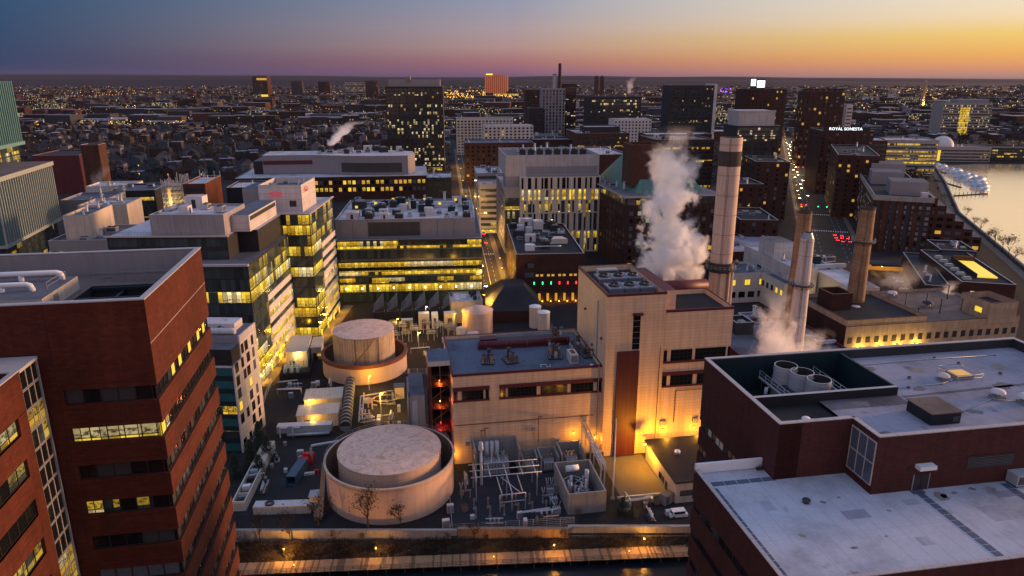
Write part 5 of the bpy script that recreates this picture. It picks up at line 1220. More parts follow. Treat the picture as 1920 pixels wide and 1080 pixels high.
for zone, (x0, x1, y0, y1, n_) in {'between the ring wall and the ribbed sheds': (-94, -74, 50, 66, 14), 'around the yellow-lit manifold': (-66, -53, 28, 48, 12), 'in the dark yard behind the round tanks': (-62, -20, 62, 96, 30), 'in the lot beside the big round tank': (-90, -78, -4, 22, 8), 'between the big tank and the switchyard': (-45, -38, -26, -6, 8), 'along the switchyard front': (-36, -18, -28, -23, 7), 'at the front of the apron': (-3, 9, -30, -23, 7)}.items():
    for i in range(n_):
        k = r.randrange(7); x, y = r.uniform(x0, x1), r.uniform(y0, y1); px_, py_, _ = pf(x, y)
        if math.dist((px_, py_), T1c) < 17.5 or math.dist((px_, py_), T2c) < 16.5: continue
        o = clutter_proto(k) if k not in CL else copy_tree(CL[k]); CL.setdefault(k, o)
        o.location = (px_, py_, .012); o.rotation_euler = (0, 0, A + r.choice((0, math.pi / 2)) + r.uniform(-.15, .15)); o.scale = (r.uniform(.8, 1.2),) * 3
        o['label'] = f"small {['valve skid of grey pipes', 'brown oil drum', 'wooden cable drum', 'pallet with a pale load', 'pump with a pipe arch', 'grey pipe loop on stands', 'cream site cabinet'][k]} {zone}"; o['group'] = f"{o['category']} units {zone}"

for i in range(12):
    x, y = (-37.5 + (i % 6) * 3.4, -19.0 - (i // 6) * 3.6); f = thing('insulator_post', 'grey insulator post standing on the switchyard gravel, one of two rows', 'insulator', pf(x, y), A, 'insulator posts in the switchyard')
    b = MB(); b.box(-.12, .12, -.12, .12, 0, 1.6, 'galvanised'); b.box(-.3, .3, -.3, .3, 0, .15, 'concrete'); b.build('pedestal', f)
    b = MB(); b.cyl(0, 0, 1.6, 3.0, .12, .1, 'steel', 8)
    for q in range(5): b.cyl(0, 0, 1.7 + q * .25, 1.76 + q * .25, .26, .26, 'tank_brown', 10)
    b.build('insulator', f)
for i in range(3):
    f = thing('circuit_breaker', ['grey circuit breaker left of the equipment pen, nearest the canal', 'grey circuit breaker left of the equipment pen, middle one', 'grey circuit breaker left of the equipment pen, farthest from the canal'][i], 'circuit breaker', pf(-18.4 + i * .2, -24.5 + i * 4.2), A, 'circuit breakers')
    b = MB(); b.box(-.9, .9, -.6, .6, .5, 2.0, 'galvanised'); b.box(-.8, -.6, -.5, .5, 0, .5, 'steel'); b.box(.6, .8, -.5, .5, 0, .5, 'steel'); b.build('tank', f)
    for s in (-.5, 0, .5): b = MB(); b.tube([(s, 0, 2.0), (s * 1.9, 0, 3.6)], .13, 'steel', 8, .08); b.build('bushing', f)
# ------------------------------------------------------------------ the city: helpers
class Vol:
    """a box-shaped volume of a building: x0..x0+W, y0..y0+D in the building's own frame"""
    def __init__(s, t, x0, y0, W, D): s.t, s.x0, s.y0, s.W, s.D = t, x0, y0, W, D
    def fb(s, mb, face, u0, u1, d0, d1, z0, z1, m):
        a, b = fpt(face, s.W, s.D, u0, d0), fpt(face, s.W, s.D, u1, d1)
        return mb.box(a[0] + s.x0, b[0] + s.x0, a[1] + s.y0, b[1] + s.y0, z0, z1, m)
    def L(s, face): return s.W if face in ('front', 'back') else s.D
    def panel(s, face, u0, u1, z0, z1, m, d=.06, name='glazing'):
        return s.fb(MB(), face, u0, u1, -.1, d, z0, z1, m).build(name, s.t)
    def bands(s, face, zs, h, choice, u0=1.0, u1=None, name='window_band', d=.05):
        u1 = u1 or s.L(face) - 1.0
        for z in zs: s.panel(face, u0, u1, z, z + h, pick(choice) if isinstance(choice, list) else choice, d, name)
    def wins(s, face, zs, n, w, h, choice, u0=1.0, u1=None, bars=1, fr='frame_dark', hb=0):
        u1 = u1 or s.L(face) - 1.0; out = []
        for z in zs:
            for i in range(n):
                u = u0 + (u1 - u0 - w) * i / max(1, n - 1)
                out.append((face, u, z, w, h, pick(choice), fr, bars, hb))
        return out
    def put(s, jobs, cap=96):
        jobs = sorted(jobs, key=lambda j: -j[2])              # upper floors show, lower ones hide behind neighbours
        for face, u, z, w, h, m, fr, bars, hb in jobs[:cap]:
            x, y = fpt(face, s.W, s.D, u, 0); link('window', win_mesh(w, h, m, fr, bars, .05, hb), s.t, (x + s.x0, y + s.y0, z), FANG[face])
        if jobs[cap:]:
            b = MB()
            for face, u, z, w, h, m, *_ in jobs[cap:]: s.fb(b, face, u, u + w, -.2, .03, z, z + h, m)
            tag(b.build('windows', s.t), None, None, None, 'stuff')
_um = {}
def unit_mesh(kind):
    if kind in _um: return _um[kind]
    b = MB(); r = random.Random(kind)
    if kind == 'hvac': b.box(-1.5, 1.5, -1.1, 1.1, .2, 1.7, 'galvanised', top='steel'); b.cyl(-.6, 0, 1.7, 2.0, .55, .5, 'dark_steel', 12); b.cyl(.7, 0, 1.7, 2.0, .55, .5, 'dark_steel', 12); b.box(-1.3, 1.3, -1.14, -1.1, .5, 1.5, 'louvre')
    elif kind == 'dark_hvac': b.box(-2.2, 2.2, -1.4, 1.4, .2, 2.4, 'charcoal', top='dark_steel'); b.box(-1.2, 1.2, -.9, .9, 2.4, 2.9, 'steel'); b.cyl(-1.4, .3, 2.4, 3.0, .5, .4, 'dark_steel', 12)
    elif kind == 'stack': b.cyl(0, 0, 0, 3.4, .45, .40, 'galvanised', 12); b.cyl(0, 0, 3.2, 3.5, .6, .5, 'steel', 12); b.box(-.8, .8, -.8, .8, 0, .5, 'steel')
    elif kind == 'duct': b.box(-3, 3, -.5, .5, .4, 1.3, 'galvanised'); b.box(-3, -2, -.5, 2, .4, 1.3, 'galvanised'); b.box(-2.6, -2.4, -.4, .4, 0, .4, 'dark_steel'); b.box(2.4, 2.6, -.4, .4, 0, .4, 'dark_steel')
    elif kind == 'shack': b.box(-2.2, 2.2, -1.8, 1.8, 0, 3.0, 'pale_panel', top='roof_pale'); b.box(-.5, .5, -1.86, -1.8, .1, 2.2, 'charcoal')
    elif kind == 'skylight': b.box(-1.4, 1.4, -1, 1, 0, .5, 'pale_panel'); b.prism([(-1.2, -.8), (1.2, -.8), (1.2, .8), (-1.2, .8)], .5, .7, 'glass_slate')
    elif kind == 'teal': b.box(-1.8, 1.8, -1.2, 1.2, .2, 2.6, 'teal_steel', top='steel'); b.cyl(0, 0, 2.6, 3.0, .8, .7, 'dark_steel', 12); b.tube([(1.8, 0, 1), (3, 0, 1), (3, 0, 2.6)], .25, 'galvanised', 6)
    _um[kind] = b.mesh(kind); return _um[kind]
def units(t, n, x0, x1, y0, y1, z, kinds, seed=0, smin=.8, smax=1.4, name='roof_unit'):
    r = random.Random(seed + 31); done = []
    for i in range(n):
        for tr in range(12):
            x, y, s = r.uniform(x0 + 1.5, x1 - 1.5), r.uniform(y0 + 1.2, y1 - 1.2), r.uniform(smin, smax)
            if all((x - a) ** 2 + (y - b_) ** 2 > (2.3 * (s + q)) ** 2 for a, b_, q in done): break
        done.append((x, y, s)); k = r.choice(kinds)
        o = link(name if k != 'shack' else 'roof_cabin', unit_mesh(k), t, (x, y, z), r.choice((0, math.pi / 2))); o.scale = (s, s, s)
FOOT = []                                     # taken ground, so that scattered houses and trees keep clear
def building(label, px, py, z, pxr, depth, wall, roof, ang=5.5, name='building', cat='building', par=.9, cop='coping', Dist=None, group=None, build=True, nu=0, kinds=('hvac', 'stack', 'skylight')):
    """px, py: front left corner of the roof; pxr: picture column of its front right corner"""
    if Dist is not None: x, y, z = at_d(px, py, Dist)
    else: x, y = at(px, py, z)
    a = R(ang); W = width_to((x, y), a, z, pxr)
    t = thing(name, label, cat, (x, y, 0), a, group)
    if build:
        b = MB(); b.shell(W, depth, 0, z, wall, cop, .4, par); b.build('wall', t)
        b = MB(); b.face([(.4, .4, z - par), (W - .4, .4, z - par), (W - .4, depth - .4, z - par), (.4, depth - .4, z - par)], roof); b.build('roof', t)
    if nu: units(t, nu, 1, W - 1, 1, depth - 1, z - par, list(kinds), int(px + py))
    cx, cy, _ = local(t, W / 2, depth / 2); FOOT.append((cx, cy, W / 2, depth / 2, a))
    return t, W, depth, z
def free(x, y, m=3):
    for cx, cy, hw, hd, a in FOOT:
        dx, dy = x - cx, y - cy
        if abs(dx) > hw + hd + m or abs(dy) > hw + hd + m: continue
        c, s = math.cos(a), math.sin(a)
        if abs(dx * c + dy * s) < hw + m and abs(-dx * s + dy * c) < hd + m: return False
    return True
FL = 4.15
def zs_(z0, z1, step): 
    out = []; z = z0
    while z < z1: out.append(z); z += step
    return out

# ------------------------------------------------------------------ glass office with the logo
t = thing('glass_office', 'stepped glass office block with brightly lit floors and a red logo on its roof box', 'office building', (-77.6, 270.2, 0), R(1.5))
FOOT.append((-105, 268, 34, 48, 0))
tw = Vol(t, -22.5, 0, 22.5, 40.5); lo = Vol(t, -56, -47, 47.2, 47); up = Vol(t, -56, -40, 39.0, 40)
b = MB(); b.box(-22.5, 0, 0, 40.5, 0, 50, 'dark_panel', top='roof_pale'); b.box(-56, -8.8, -47, 0, 0, 42.3, 'dark_panel', top='roof_grey'); b.box(-56, -17, -40, 0, 42.3, 50, 'dark_panel', top='roof_pale'); b.box(-17, -10.5, -29, 0, 42.3, 50, 'dark_panel', top='roof_pale'); b.build('wall', t)
nf = 12
lite_f = {11: 'cur_mid', 10: 'cur_bright', 9: 'cur_dark', 8: 'cur_bright', 7: 'cur_low', 6: 'cur_bright', 5: 'cur_dark', 4: 'cur_low', 3: 'cur_bright', 2: 'cur_bright', 1: 'cur_mid', 0: 'cur_bright'}
for k in range(nf):
    z0, z1 = k * FL + .35, (k + 1) * FL - .12
    if k >= 9: tw.panel('front', .3, 10.5, z0, z1, 'cur_bright' if k == 10 else 'cur_low'); tw.panel('front', 10.6, 22.3, z0, z1, lite_f[k])
    else: tw.panel('front', .3, 22.3, z0, z1, lite_f[k])
    if k >= 9: tw.panel('right', .3, 40, z0, z1, 'cur_mid')
    else:
        tw.panel('right', .3, 15, z0, z1, lite_f[k]); tw.panel('right', 15.2, 40, z0 + 1.9, z1, 'cur_bright' if k in (1, 2, 4) else 'cur_low')
        b = MB(); tw.fb(b, 'right', 15, 40.4, -.1, .35, z0 - .4, z0 + 1.9, 'pale_panel'); b.build('spandrel', t)
    if k < 10:
        lo.panel('front', .3, 46.9, z0, z1, {9: 'cur_low', 8: 'cur_low', 7: 'cur_bright', 6: 'cur_low', 5: 'cur_low', 4: 'cur_dark'}.get(k, 'cur_mid'))
        lo.panel('right', .3, 16 if k < 7 else 46.5, z0, z1, {9: 'cur_low', 8: 'cur_mid', 7: 'cur_bright', 3: 'cur_mid', 2: 'cur_bright', 1: 'cur_bright', 0: 'cur_bright'}.get(k, 'cur_low'))
        if k < 7:
            lo.panel('right', 16.2, 46.5, z0 + 1.9, z1, 'cur_bright' if k in (0, 1, 2, 4) else 'cur_low')
            b = MB(); lo.fb(b, 'right', 16, 46.7, -.1, .3, z0 - .4, z0 + 1.9, 'pale_panel'); b.build('spandrel', t)
    else: up.panel('front', .3, 38.7, z0 + .8, z1 - .3, 'cur_low')
for k in (5,):
    b = MB(); lo.fb(b, 'front', 0, 47.3, -.1, 1.6, k * FL - .25, k * FL + .25, 'coping'); b.build('ledge', t)
b = MB(); lo.fb(b, 'front', 30, 47.6, -.2, 1.2, 41.9, 42.5, 'coping'); b.build('ledge', t)
for v, w_ in ((tw, 22.5), (up, 39.0)): b = MB(); b.box(v.x0 - .5, v.x0 + w_ + .5, v.y0 - .8, v.y0 + .5, 50, 50.4, 'pale_coping'); b.build('cornice', t)
b = MB(); b.box(-.4, .7, .5, 41, 50, 50.4, 'pale_coping'); b.build('cornice', t)
b = MB(); b.shell(16.4, 22, 50, 60.5, 'white_siding', 'coping', .3, 2.2, x0=-19.7, y0=4, roof='roof_blue'); b.build('plant_room', t)
b = MB(); b.shell(24, 21, 50, 57, 'grey_ribbed', 'coping', .3, .6, x0=-42, y0=-38.5, roof='roof_pale'); b.build('plant_room', t)
b = MB(); b.box(-19.5, -12, -32, -1, 50, 55.6, 'white_siding', top='roof_blue'); b.box(-12.05, -11.9, -31, -2, 53.6, 55, 'charcoal'); b.build('plant_room', t)
b = MB(); b.box(-26.5, -20, 6, 24, 50, 59, 'grey_panel', top='roof_blue'); b.build('plant_room', t)
b = MB(); b.box(-8.2, -5.6, 3.93, 4.0, 52.2, 54.6, 'charcoal'); b.build('louvre', t)
units(t, 5, -41, -20, -37, -19, 56.4, ['hvac', 'shack', 'duct'], 5); units(t, 7, -19, -4, 5, 25, 58.3, ['hvac', 'duct', 'stack'], 8, .7, 1)
b = MB()
for i in range(40): b.box(-55.9 + i * 1, -55.85 + i * 1, -39.9, -39.85, 50.4, 51.5, 'steel')
b.box(-56, -17, -39.92, -39.84, 51.45, 51.53, 'steel'); b.box(-56, -17, -39.92, -39.84, 50.95, 51.0, 'steel'); b.build('railing', t)
def text(parent, body, loc, rot, size, m, name='sign', depth=.08, squash=1.0):
    c = bpy.data.curves.new(name, 'FONT'); c.body = body; c.size = size; c.extrude = depth; c.align_x = 'CENTER'; c.align_y = 'CENTER'; c.resolution_u = 2
    tmp = bpy.data.objects.new(name, c); C.objects.link(tmp); dg = bpy.context.evaluated_depsgraph_get()
    me = bpy.data.meshes.new_from_object(tmp.evaluated_get(dg)); bpy.data.objects.remove(tmp); me.materials.clear(); me.materials.append(M[m])
    o = link(name, me, parent, loc); o.rotation_euler = rot; o.scale = (squash, 1, 1); return o
def arc_sign(parent, loc, rz):
    b = MB(); n = 20
    for i in range(n):
        a0, a1 = math.pi * (.06 + .88 * i / n), math.pi * (.06 + .88 * (i + 1) / n)
        w0, w1 = .12 + .22 * math.sin(math.pi * i / n), .12 + .22 * math.sin(math.pi * (i + 1) / n)
        P = [(3.3 * math.cos(a0), 1.55 * math.sin(a0)), (3.3 * math.cos(a1), 1.55 * math.sin(a1)), (3.3 * math.cos(a1), 1.55 * math.sin(a1) - w1), (3.3 * math.cos(a0), 1.55 * math.sin(a0) - w0)]
        for y in (-.12,): b.face([(x, y, z) for x, z in P[::-1]], 'sign_red')
        b.face([(P[0][0], -.12, P[0][1]), (P[1][0], -.12, P[1][1]), (P[1][0], 0, P[1][1]), (P[0][0], 0, P[0][1])], 'sign_red')
    b.box(-2.9, 2.9, -.12, 0, -.42, -.3, 'sign_red')
    o = b.build('logo_sign', parent, loc, rz)
    text(o, 'Takeda', (0, -.07, .28), (math.pi / 2, 0, 0), 1.45, 'sign_red', 'lettering', .05)
arc_sign(t, (-13.2, 3.95, 56.6), 0); arc_sign(t, (-3.22, 10.5, 57.6), math.pi / 2)
for i in range(8):
    f = thing('wall_lamp', 'yellow upright lamp along the foot of the glass office, one of a row', 'lamp', (-77.2 + (0 if i < 4 else -8.6), 272 + i * 10 if i < 4 else 226 + (i - 4) * 10, 0), 0, 'upright lamps along the glass office')
    b = MB(); b.box(.2, .6, 0, .4, 0, 2.8, 'pane_yellow'); b.build('lens', f); b = MB(); b.box(.15, .65, -.05, .45, 2.8, 2.95, 'dark_steel'); b.build('cap', f); lit(f, (1.4, .2, 2.2), 1700, (1, .46, .02), .3)

# ------------------------------------------------------------------ white and teal block in front of it
t = thing('white_block', 'small white block with scattered windows and a teal glass front, below the glass office', 'office building', (-74.6, 177.6, 0), R(-2)); FOOT.append((-86, 190, 14, 14, 0))
b = MB(); b.box(-26, -.4, .4, 17, 0, 30.5, 'dark_panel', top='roof_grey'); b.box(-.4, 0, 0, 17, 0, 26, 'white_siding'); b.box(-.4, 0, 5.5, 17, 26, 32.5, 'white_siding'); b.box(-26, -.4, 5.5, 17, 30.5, 32.2, 'grey_panel', top='roof_grey'); b.box(-26, 0, -.0, .4, 25.4, 26, 'pale_panel'); b.build('wall', t)
v = Vol(t, -26, 0, 26, 17)
for k in range(8):
    z = k * 3.75 + .5
    if k < 7: v.panel('front', .3, 25.6, z, z + 2.3, 'glass_teal' if k not in (1, 3) else 'cur_mid', -.25); v.panel('front', .3, 25.6, z + 2.4, z + 3.6, 'teal_steel', -.2, 'spandrel')
    for (u, w) in ((1.0, 2.0), (5.2 + (k % 2) * .8, 1.5), (9.0 - (k % 2) * .6, 2.0), (13.0, 1.4)):
        if k == 7 and u < 5: continue
        if rng.random() < .88:
            lit_ = 'pane_yellow' if (k, round(u)) in ((4, 9), (4, 13), (3, 1), (3, 5), (5, 9)) else pick([('glass_dark', 6), ('glass_slate', 1), ('glass_dimlit', 1)])
            x, y = fpt('right', 26, 17, u, 0); link('window', win_mesh(w, 2.6, lit_, 'frame_dark', 0, .05, 0), t, (0, y, z + .4), FANG['right'])
b = MB(); b.tube([(-14, 8, 33), (-3, 8, 33), (-2, 8, 33)], .9, 'pale_panel', 12); b.build('roof_pipe', t); b = MB(); b.box(-14, -3, 10, 15.5, 32.2, 34.4, 'white_siding', top='roof_pale'); b.build('plant_room', t)
units(t, 7, -24, -1, 6, 16, 32.2, ['hvac', 'duct', 'dark_hvac'], 3, .5, .9)

# ------------------------------------------------------------------ laboratory with lit bands
t, W, D, z = building('wide laboratory with long yellow-lit window bands and a roof full of machinery', 630, 451, 29.5, 904, 58, 'dark_panel', 'roof_grey', 5, 'laboratory', 'laboratory', par=.3)
v = Vol(t, 0, 0, W, D)
for k, (z0, h, m_) in enumerate(((0.4, 4.2, 'cur_low'), (4.9, 3.8, 'cur_bright'), (9.0, 2.6, 'band_mid'), (12.9, 2.2, 'band_bright'), (16.7, 2.3, 'band_bright'), (20.6, 4.2, 'cur_dark'))):
    v.panel('front', .4, W - .4, z0, z0 + h, m_); b = MB(); v.fb(b, 'front', 0, W, -.1, .45, z0 + h, z0 + h + .4, 'glass_slate' if k == 5 else 'dark_panel'); b.build('spandrel', t)
    v.panel('right', .4, D - .4, z0, z0 + h, 'band_low')
v.panel('front', .4, W - .4, 11.7, 12.8, 'glass_slate', .05, 'spandrel'); v.panel('front', .4, W - .4, 15.6, 16.6, 'glass_dark', .05, 'spandrel'); v.panel('front', .4, W - .4, 19.5, 20.5, 'glass_slate', .05, 'spandrel'); v.panel('front', .4, W * .42, 25.3, 28.9, 'band_bright'); v.panel('front', W * .42 + .4, W - 7, 25.3, 26.6, 'band_bright'); v.panel('front', W * .42 + .4, W - 7, 26.7, 28.9, 'band_dark'); v.panel('front', W - 6.8, W - .4, 25.3, 28.9, 'band_bright')
b = MB(); v.fb(b, 'front', W * .42, W - 6.9, -.1, 2.2, 29.0, 29.5, 'dark_panel'); b.build('canopy', t)
for i in range(9):
    b = MB(); v.fb(b, 'front', 3 + i * 7.2, 3.4 + i * 7.2, 0, .5, 6.4, 7.0, 'bulb_white'); b.build('facade_light', t); lit(t, (3.2 + i * 7.2, -1.2, 6.0), 260, (1, .66, .10), .2)
b = MB(); b.shell(W - 2.4, D - 3, 29.2, 38, 'grey_panel', 'coping', .4, .8, x0=-.6, y0=4.5, roof='roof_pale'); b.build('plant_room', t)
b = MB(); b.box(14.2, 37.6, 4.38, 4.5, 30.2, 36.6, 'dark_ribbed'); b.build('louvre', t)
for x in (7, 14, 38, 45.6, 53): b = MB(); b.box(x, x + .12, 4.42, 4.5, 29.5, 37.9, 'charcoal'); b.build('panel_joint', t)
units(t, 16, 1, W - 4, 6, 22, 37.2, ['hvac', 'shack', 'stack', 'dark_hvac', 'duct'], 21, .8, 1.4); units(t, 30, 2, W - 4, 24, 56, 37.2, ['teal', 'dark_hvac', 'teal', 'duct', 'shack', 'stack'], 22, .9, 1.7)
for i in range(7): b = MB(); x, y = 6 + i * 8, 26 + (i * 11) % 24; b.box(x, x + 1.3, y, y + .2, 39.5, 40.7, 'pane_yellow'); b.build('service_lamp', t)

# ------------------------------------------------------------------ pale hall with slit windows
t, W, D, z = building('pale concrete tower of tall slit windows with two lit floors and a ribbed roof storey', 946, 352, 39, 1125, 58, 'grey_panel', 'roof_pale', 6, 'office_tower', 'office building')
v = Vol(t, 9, -.2, W - 9, 40)
b = MB(); b.box(9, W, -.3, 40, 0, 45, 'cream_panel'); b.build('facade', t)
nC = 14; cw = (W - 10) / nC
for j, (z0, z1) in enumerate(((1, 12.5), (13.2, 23.4), (24.2, 31.0), (31.6, 37.4), (38.0, 44.4))):
    for i in range(nC):
        wd = cw * (.62 if i % 3 == 1 else .36); u = .6 + i * cw + rng.uniform(.1, cw - wd - .1)
        m_ = {3: pick([('cur_bright', 5), ('pane_yellow', 1)]), 2: pick([('cur_mid', 4), ('cur_low', 1)]), 1: 'cur_low', 0: 'cur_mid', 4: 'glass_dark'}[j]
        x0 = 9 + u; b = MB(); b.box(x0, x0 + wd, -.24, -.05, z0, z1, m_) if 0 else b.box(x0, x0 + wd, -.36, -.1, z0, z1, m_); b.box(x0 - .12, x0, -.5, -.3, z0, z1, 'cream_panel'); b.box(x0 + wd, x0 + wd + .12, -.5, -.3, z0, z1, 'cream_panel'); b.build('window', t)
for zz in (12.8, 23.8, 31.3, 37.7): b = MB(); b.box(8.9, W + .1, -.55, -.3, zz - .25, zz + .25, 'cream_panel'); b.build('belt_course', t)
b = MB(); b.box(.3, 8.7, -.1, .3, 3, 33, 'cur_low'); b.build('glazing', t); b = MB(); b.box(.3, 8.7, -.12, -.02, 26, 28, 'band_bright'); b.build('glazing', t)
v2 = Vol(t, 0, 0, W, D)
v2.put(v2.wins('left', zs_(3, 34, 5), 5, 2.2, 3.6, [('glass_dark', 4), ('glass_dimlit', 1)], 20, 56))
b = MB(); b.shell(W - 1, 48, 45, 57, 'pale_ribbed', 'coping', .4, 1.4, x0=1, y0=4, roof='roof_grey'); b.box(1, W, 4, 20, 38, 45, 'grey_panel', skip='tb'); b.build('plant_room', t)
b = MB(); b.box(13, W - 1, 3.85, 4.0, 46, 50.5, 'grey_panel'); b.box(13, W - 1, -.3, 4, 45, 45.6, 'grey_panel'); b.build('plant_screen', t)
for i in range(8): o = link('roof_unit', unit_mesh('dark_hvac'), t, (12 + i * 5.2, 14, 55.6), math.pi / 2); o.scale = (1.2, 1.1, 1.6)
units(t, 10, 8, W - 2, 20, 48, 55.6, ['stack', 'hvac', 'shack'], 41, 1, 1.5)

# ------------------------------------------------------------------ brick hotel with green roof
t, W, D, z = building('dark brick block with a green sloping roof and brown roof box behind the steam', 1175, 371, 40, 1348, 82, 'brick_dark', 'roof_grey', 9.6, 'brick_hotel', 'hotel', par=.1)
v = Vol(t, 0, 0, W, D)
b = MB(); b.box(-1.6, W + 1.6, -1.8, D + 1, 40.0, 41.0, 'coping', top='roof_grey'); b.build('eaves', t)
b = MB(); b.box(-.06, W + .06, -.06, D, 35.5, 39.9, 'dark_panel', skip='tb'); b.build('top_storey', t)
for f_, L_ in (('front', W), ('left', D)):
    for i in range(int(L_ / 5)): v.panel(f_, .5 + i * 5, 5 + i * 5, 36.2, 39.4, pick([('glass_slate', 2), ('band_low', 3), ('band_mid', 2), ('glass_teal', 2)]), .1, 'glazing')
b = MB(); g0, g1, g2, g3, zt1 = 7, W - 6, 6, D - 6, 61.0
base = [(g0, g2), (g1, g2), (g1, g3), (g0, g3)]; topq = [(g0 + 12, g2 + 18), (g1 - 12, g2 + 18), (g1 - 12, g3 - 22), (g0 + 12, g3 - 22)]
for i in range(4): j = (i + 1) % 4; b.face([(*base[i], 41.0), (*base[j], 41.0), (*topq[j], zt1), (*topq[i], zt1)], 'copper_green')
b.face([(*p, zt1) for p in topq], 'roof_grey')
for i in range(4):
    j = (i + 1) % 4
    for q in range(1, 12): 
        k_ = q / 12; p = [base[i][c] + (base[j][c] - base[i][c]) * k_ for c in (0, 1)]; qq = [topq[i][c] + (topq[j][c] - topq[i][c]) * k_ for c in (0, 1)]
        b.tube([(*p, 41.05), (*qq, zt1 + .05)], .09, 'copper_green', 4)
b.build('green_roof', t)
b = MB(); b.shell(16, 17, 44, 66, 'brick_brown', 'rust', .5, 3, x0=6.5, y0=-2 + 14, roof='soot'); b.build('roof_box', t)
jobs = v.wins('front', zs_(2.5, 33, 4.0), 11, 1.9, 2.2, [('glass_dark', 5), ('glass_slate', 3), ('pane_cool', .8), ('pane_warm', .6), ('glass_dimlit', 1)], 2, W - 2) + v.wins('left', zs_(10.5, 33, 4.0), 14, 1.6, 2.2, [('glass_dark', 8), ('glass_slate', 2), ('glass_dimlit', 1)], 2, D - 2)
v.put(jobs, 98); units(t, 5, 1, 8, 12, 60, 41, ['hvac', 'stack'], 51)

# ------------------------------------------------------------------ brick warehouse with uplights
t, W, D, z = building('brick warehouse with glowing orange arches at street level and a cluttered black roof', 968, 477, 23, 1096, 70, 'brick_dark', 'roof_black', 4, 'brick_warehouse', 'warehouse')
v = Vol(t, 0, 0, W, D); ng = 7
for i in range(ng):
    u = 2 + i * (W - 4) / ng
    b = MB(); v.fb(b, 'front', u + .4, u + 1.5, -.1, .15, .6, 4.2, 'pane_warm'); b.cyl(u + .95, -.05, 4.2, 4.25, .55, .5, 'pane_warm', 10); b.build('arched_window', t)
    b = MB(); v.fb(b, 'front', u + 2.2, u + 2.5, 0, .3, .3, .6, 'bulb_amber'); b.build('uplight', t); lit(t, (u + 2.3, -.9, .9), 150, (1, .38, .03), .15)
    b = MB(); v.fb(b, 'front', u + 2.2, u + 2.6, 0, .3, 8.6, 9.8, ['bulb_green', 'bulb_green', 'bulb_green', 'bulb_green', 'bulb_red', 'bulb_red', 'bulb_red'][i]); b.build('coloured_light', t)
for i in range(8): v.panel('front', 9 + (i // 2) * 5.2 + (i % 2) * 2.1, 10.3 + (i // 2) * 5.2 + (i % 2) * 2.1, 12.4, 13.4, 'pane_warm', .06, 'window')
v.put(v.wins('front', (16.4, 12.0), 3, 1.2, 2.2, [('glass_dark', 2), ('glass_slate', 2)], 4, 8) + v.wins('left', zs_(3, 20, 4.5), 12, 1.5, 2.4, [('glass_dark', 5), ('pane_warm', 1)]))
units(t, 22, 1, W - 1, 16, D - 3, 22.1, ['dark_hvac', 'hvac', 'dark_hvac', 'duct', 'skylight', 'shack'], 61, .9, 1.7)
b = MB(); b.box(5, 9.4, 10, 12.6, 22.1, 25, 'white_paint'); b.tube([(9.4, 11, 24), (20, 11, 24), (22, 11.4, 24)], .28, 'galvanised', 8); b.build('white_unit', t); b = MB(); b.prism([(19, 24), (27, 24), (25, 30), (21, 30)], 22.1, 24.6, 'cream_panel'); b.build('dome_skylight', t)
for i in range(6): lit(t, (6 + i * 4.6, D - 4, 27), 120, (1, .66, .2), .3)

# ------------------------------------------------------------------ curved grey building on brick base
t, W, D, z = building('brick building with a long row of yellow windows under a curved grey upper storey', 440, 335, 20, 801, 70, 'brick_dark', 'roof_pale', 7.3, 'curved_building', 'building', par=.3, cop='pale_coping')
v = Vol(t, 0, 0, W, D)
v.put(v.wins('front', (13.6, 7.6), 40, 2.5, 3.2, [('pane_warm', 3), ('cur_mid', 3), ('glass_dark', 3), ('glass_slate', 1), ('pane_yellow', 1)], 2, W - 2), 99)
b = MB(); v.put(v.wins('right', (14, 8), 9, 2.0, 2.6, [('glass_dark', 1)]))
b = MB(); R1 = []
x0_, x1_ = 18, W - 16
for i in range(25): u = i / 24; R1.append((x0_ + (x1_ - x0_) * u + (8 if i == 24 else 0) * 0, 26 - 16 * math.sin(max(0, (u - .35) / .65) * math.pi * .62) if u > .35 else 26))
poly = R1 + [(x1_ + 6, 26), (x1_ + 4, 48), (x1_ - 20, 62), (x0_, 62)]
b.prism(poly, 20, 36, 'grey_panel', top='roof_pale'); b.build('upper_storey', t)
b = MB(); b.box(x0_ + .5, x0_ + 48, 25.85, 26, 28, 31.5, 'maroon'); b.build('panel_stripe', t); b = MB(); b.box(x0_ - 8, x0_, 28, 60, 20, 31, 'dark_panel', top='roof_grey'); b.build('side_block', t)
pr = [(x, y - .25) for x, y in R1[13:24]]; 
b = MB()
for p, q in zip(pr, pr[1:]): b.face([(*p, 22), (*q, 22), (*q, 30), (*p, 30)], 'dark_ribbed')
b.build('louvre', t)
units(t, 16, x0_ + 40, x1_ - 4, 30, 58, 36, ['stack', 'hvac', 'shack', 'dark_hvac'], 71, 1.2, 2.0)

# ------------------------------------------------------------------ finned glass towers at the left edge
t = thing('finned_tower', 'teal glass tower with pale upright fins at the left edge of the photo', 'office tower', (-211.5, 330.5, 0), R(14)); FOOT.append((-228, 300, 24, 36, R(14)))
b = MB(); b.box(-30, 0, -62, 0, 37, 63, 'glass_teal', top='roof_brown'); b.box(-29, -1.5, -60, -1.5, 0, 37, 'dark_panel'); b.build('wall', t)
for i in range(27): b = MB(); b.box(0, .75, -61.6 + i * 2.3, -61.1 + i * 2.3, 37, 63, 'fin_pale'); b.build('fin', t)
for i in range(12): b = MB(); b.box(-29.6 + i * 2.3, -29.1 + i * 2.3, -62.7, -62, 37, 63, 'fin_pale'); b.build('fin', t)
b = MB(); b.box(-30, 1, -62.2, .3, 61.6, 63.4, 'fin_pale', top='roof_brown'); b.build('top_rim', t); b = MB(); b.box(-30, 1, -62.2, .3, 36.4, 37.6, 'fin_pale'); b.build('bottom_rim', t)
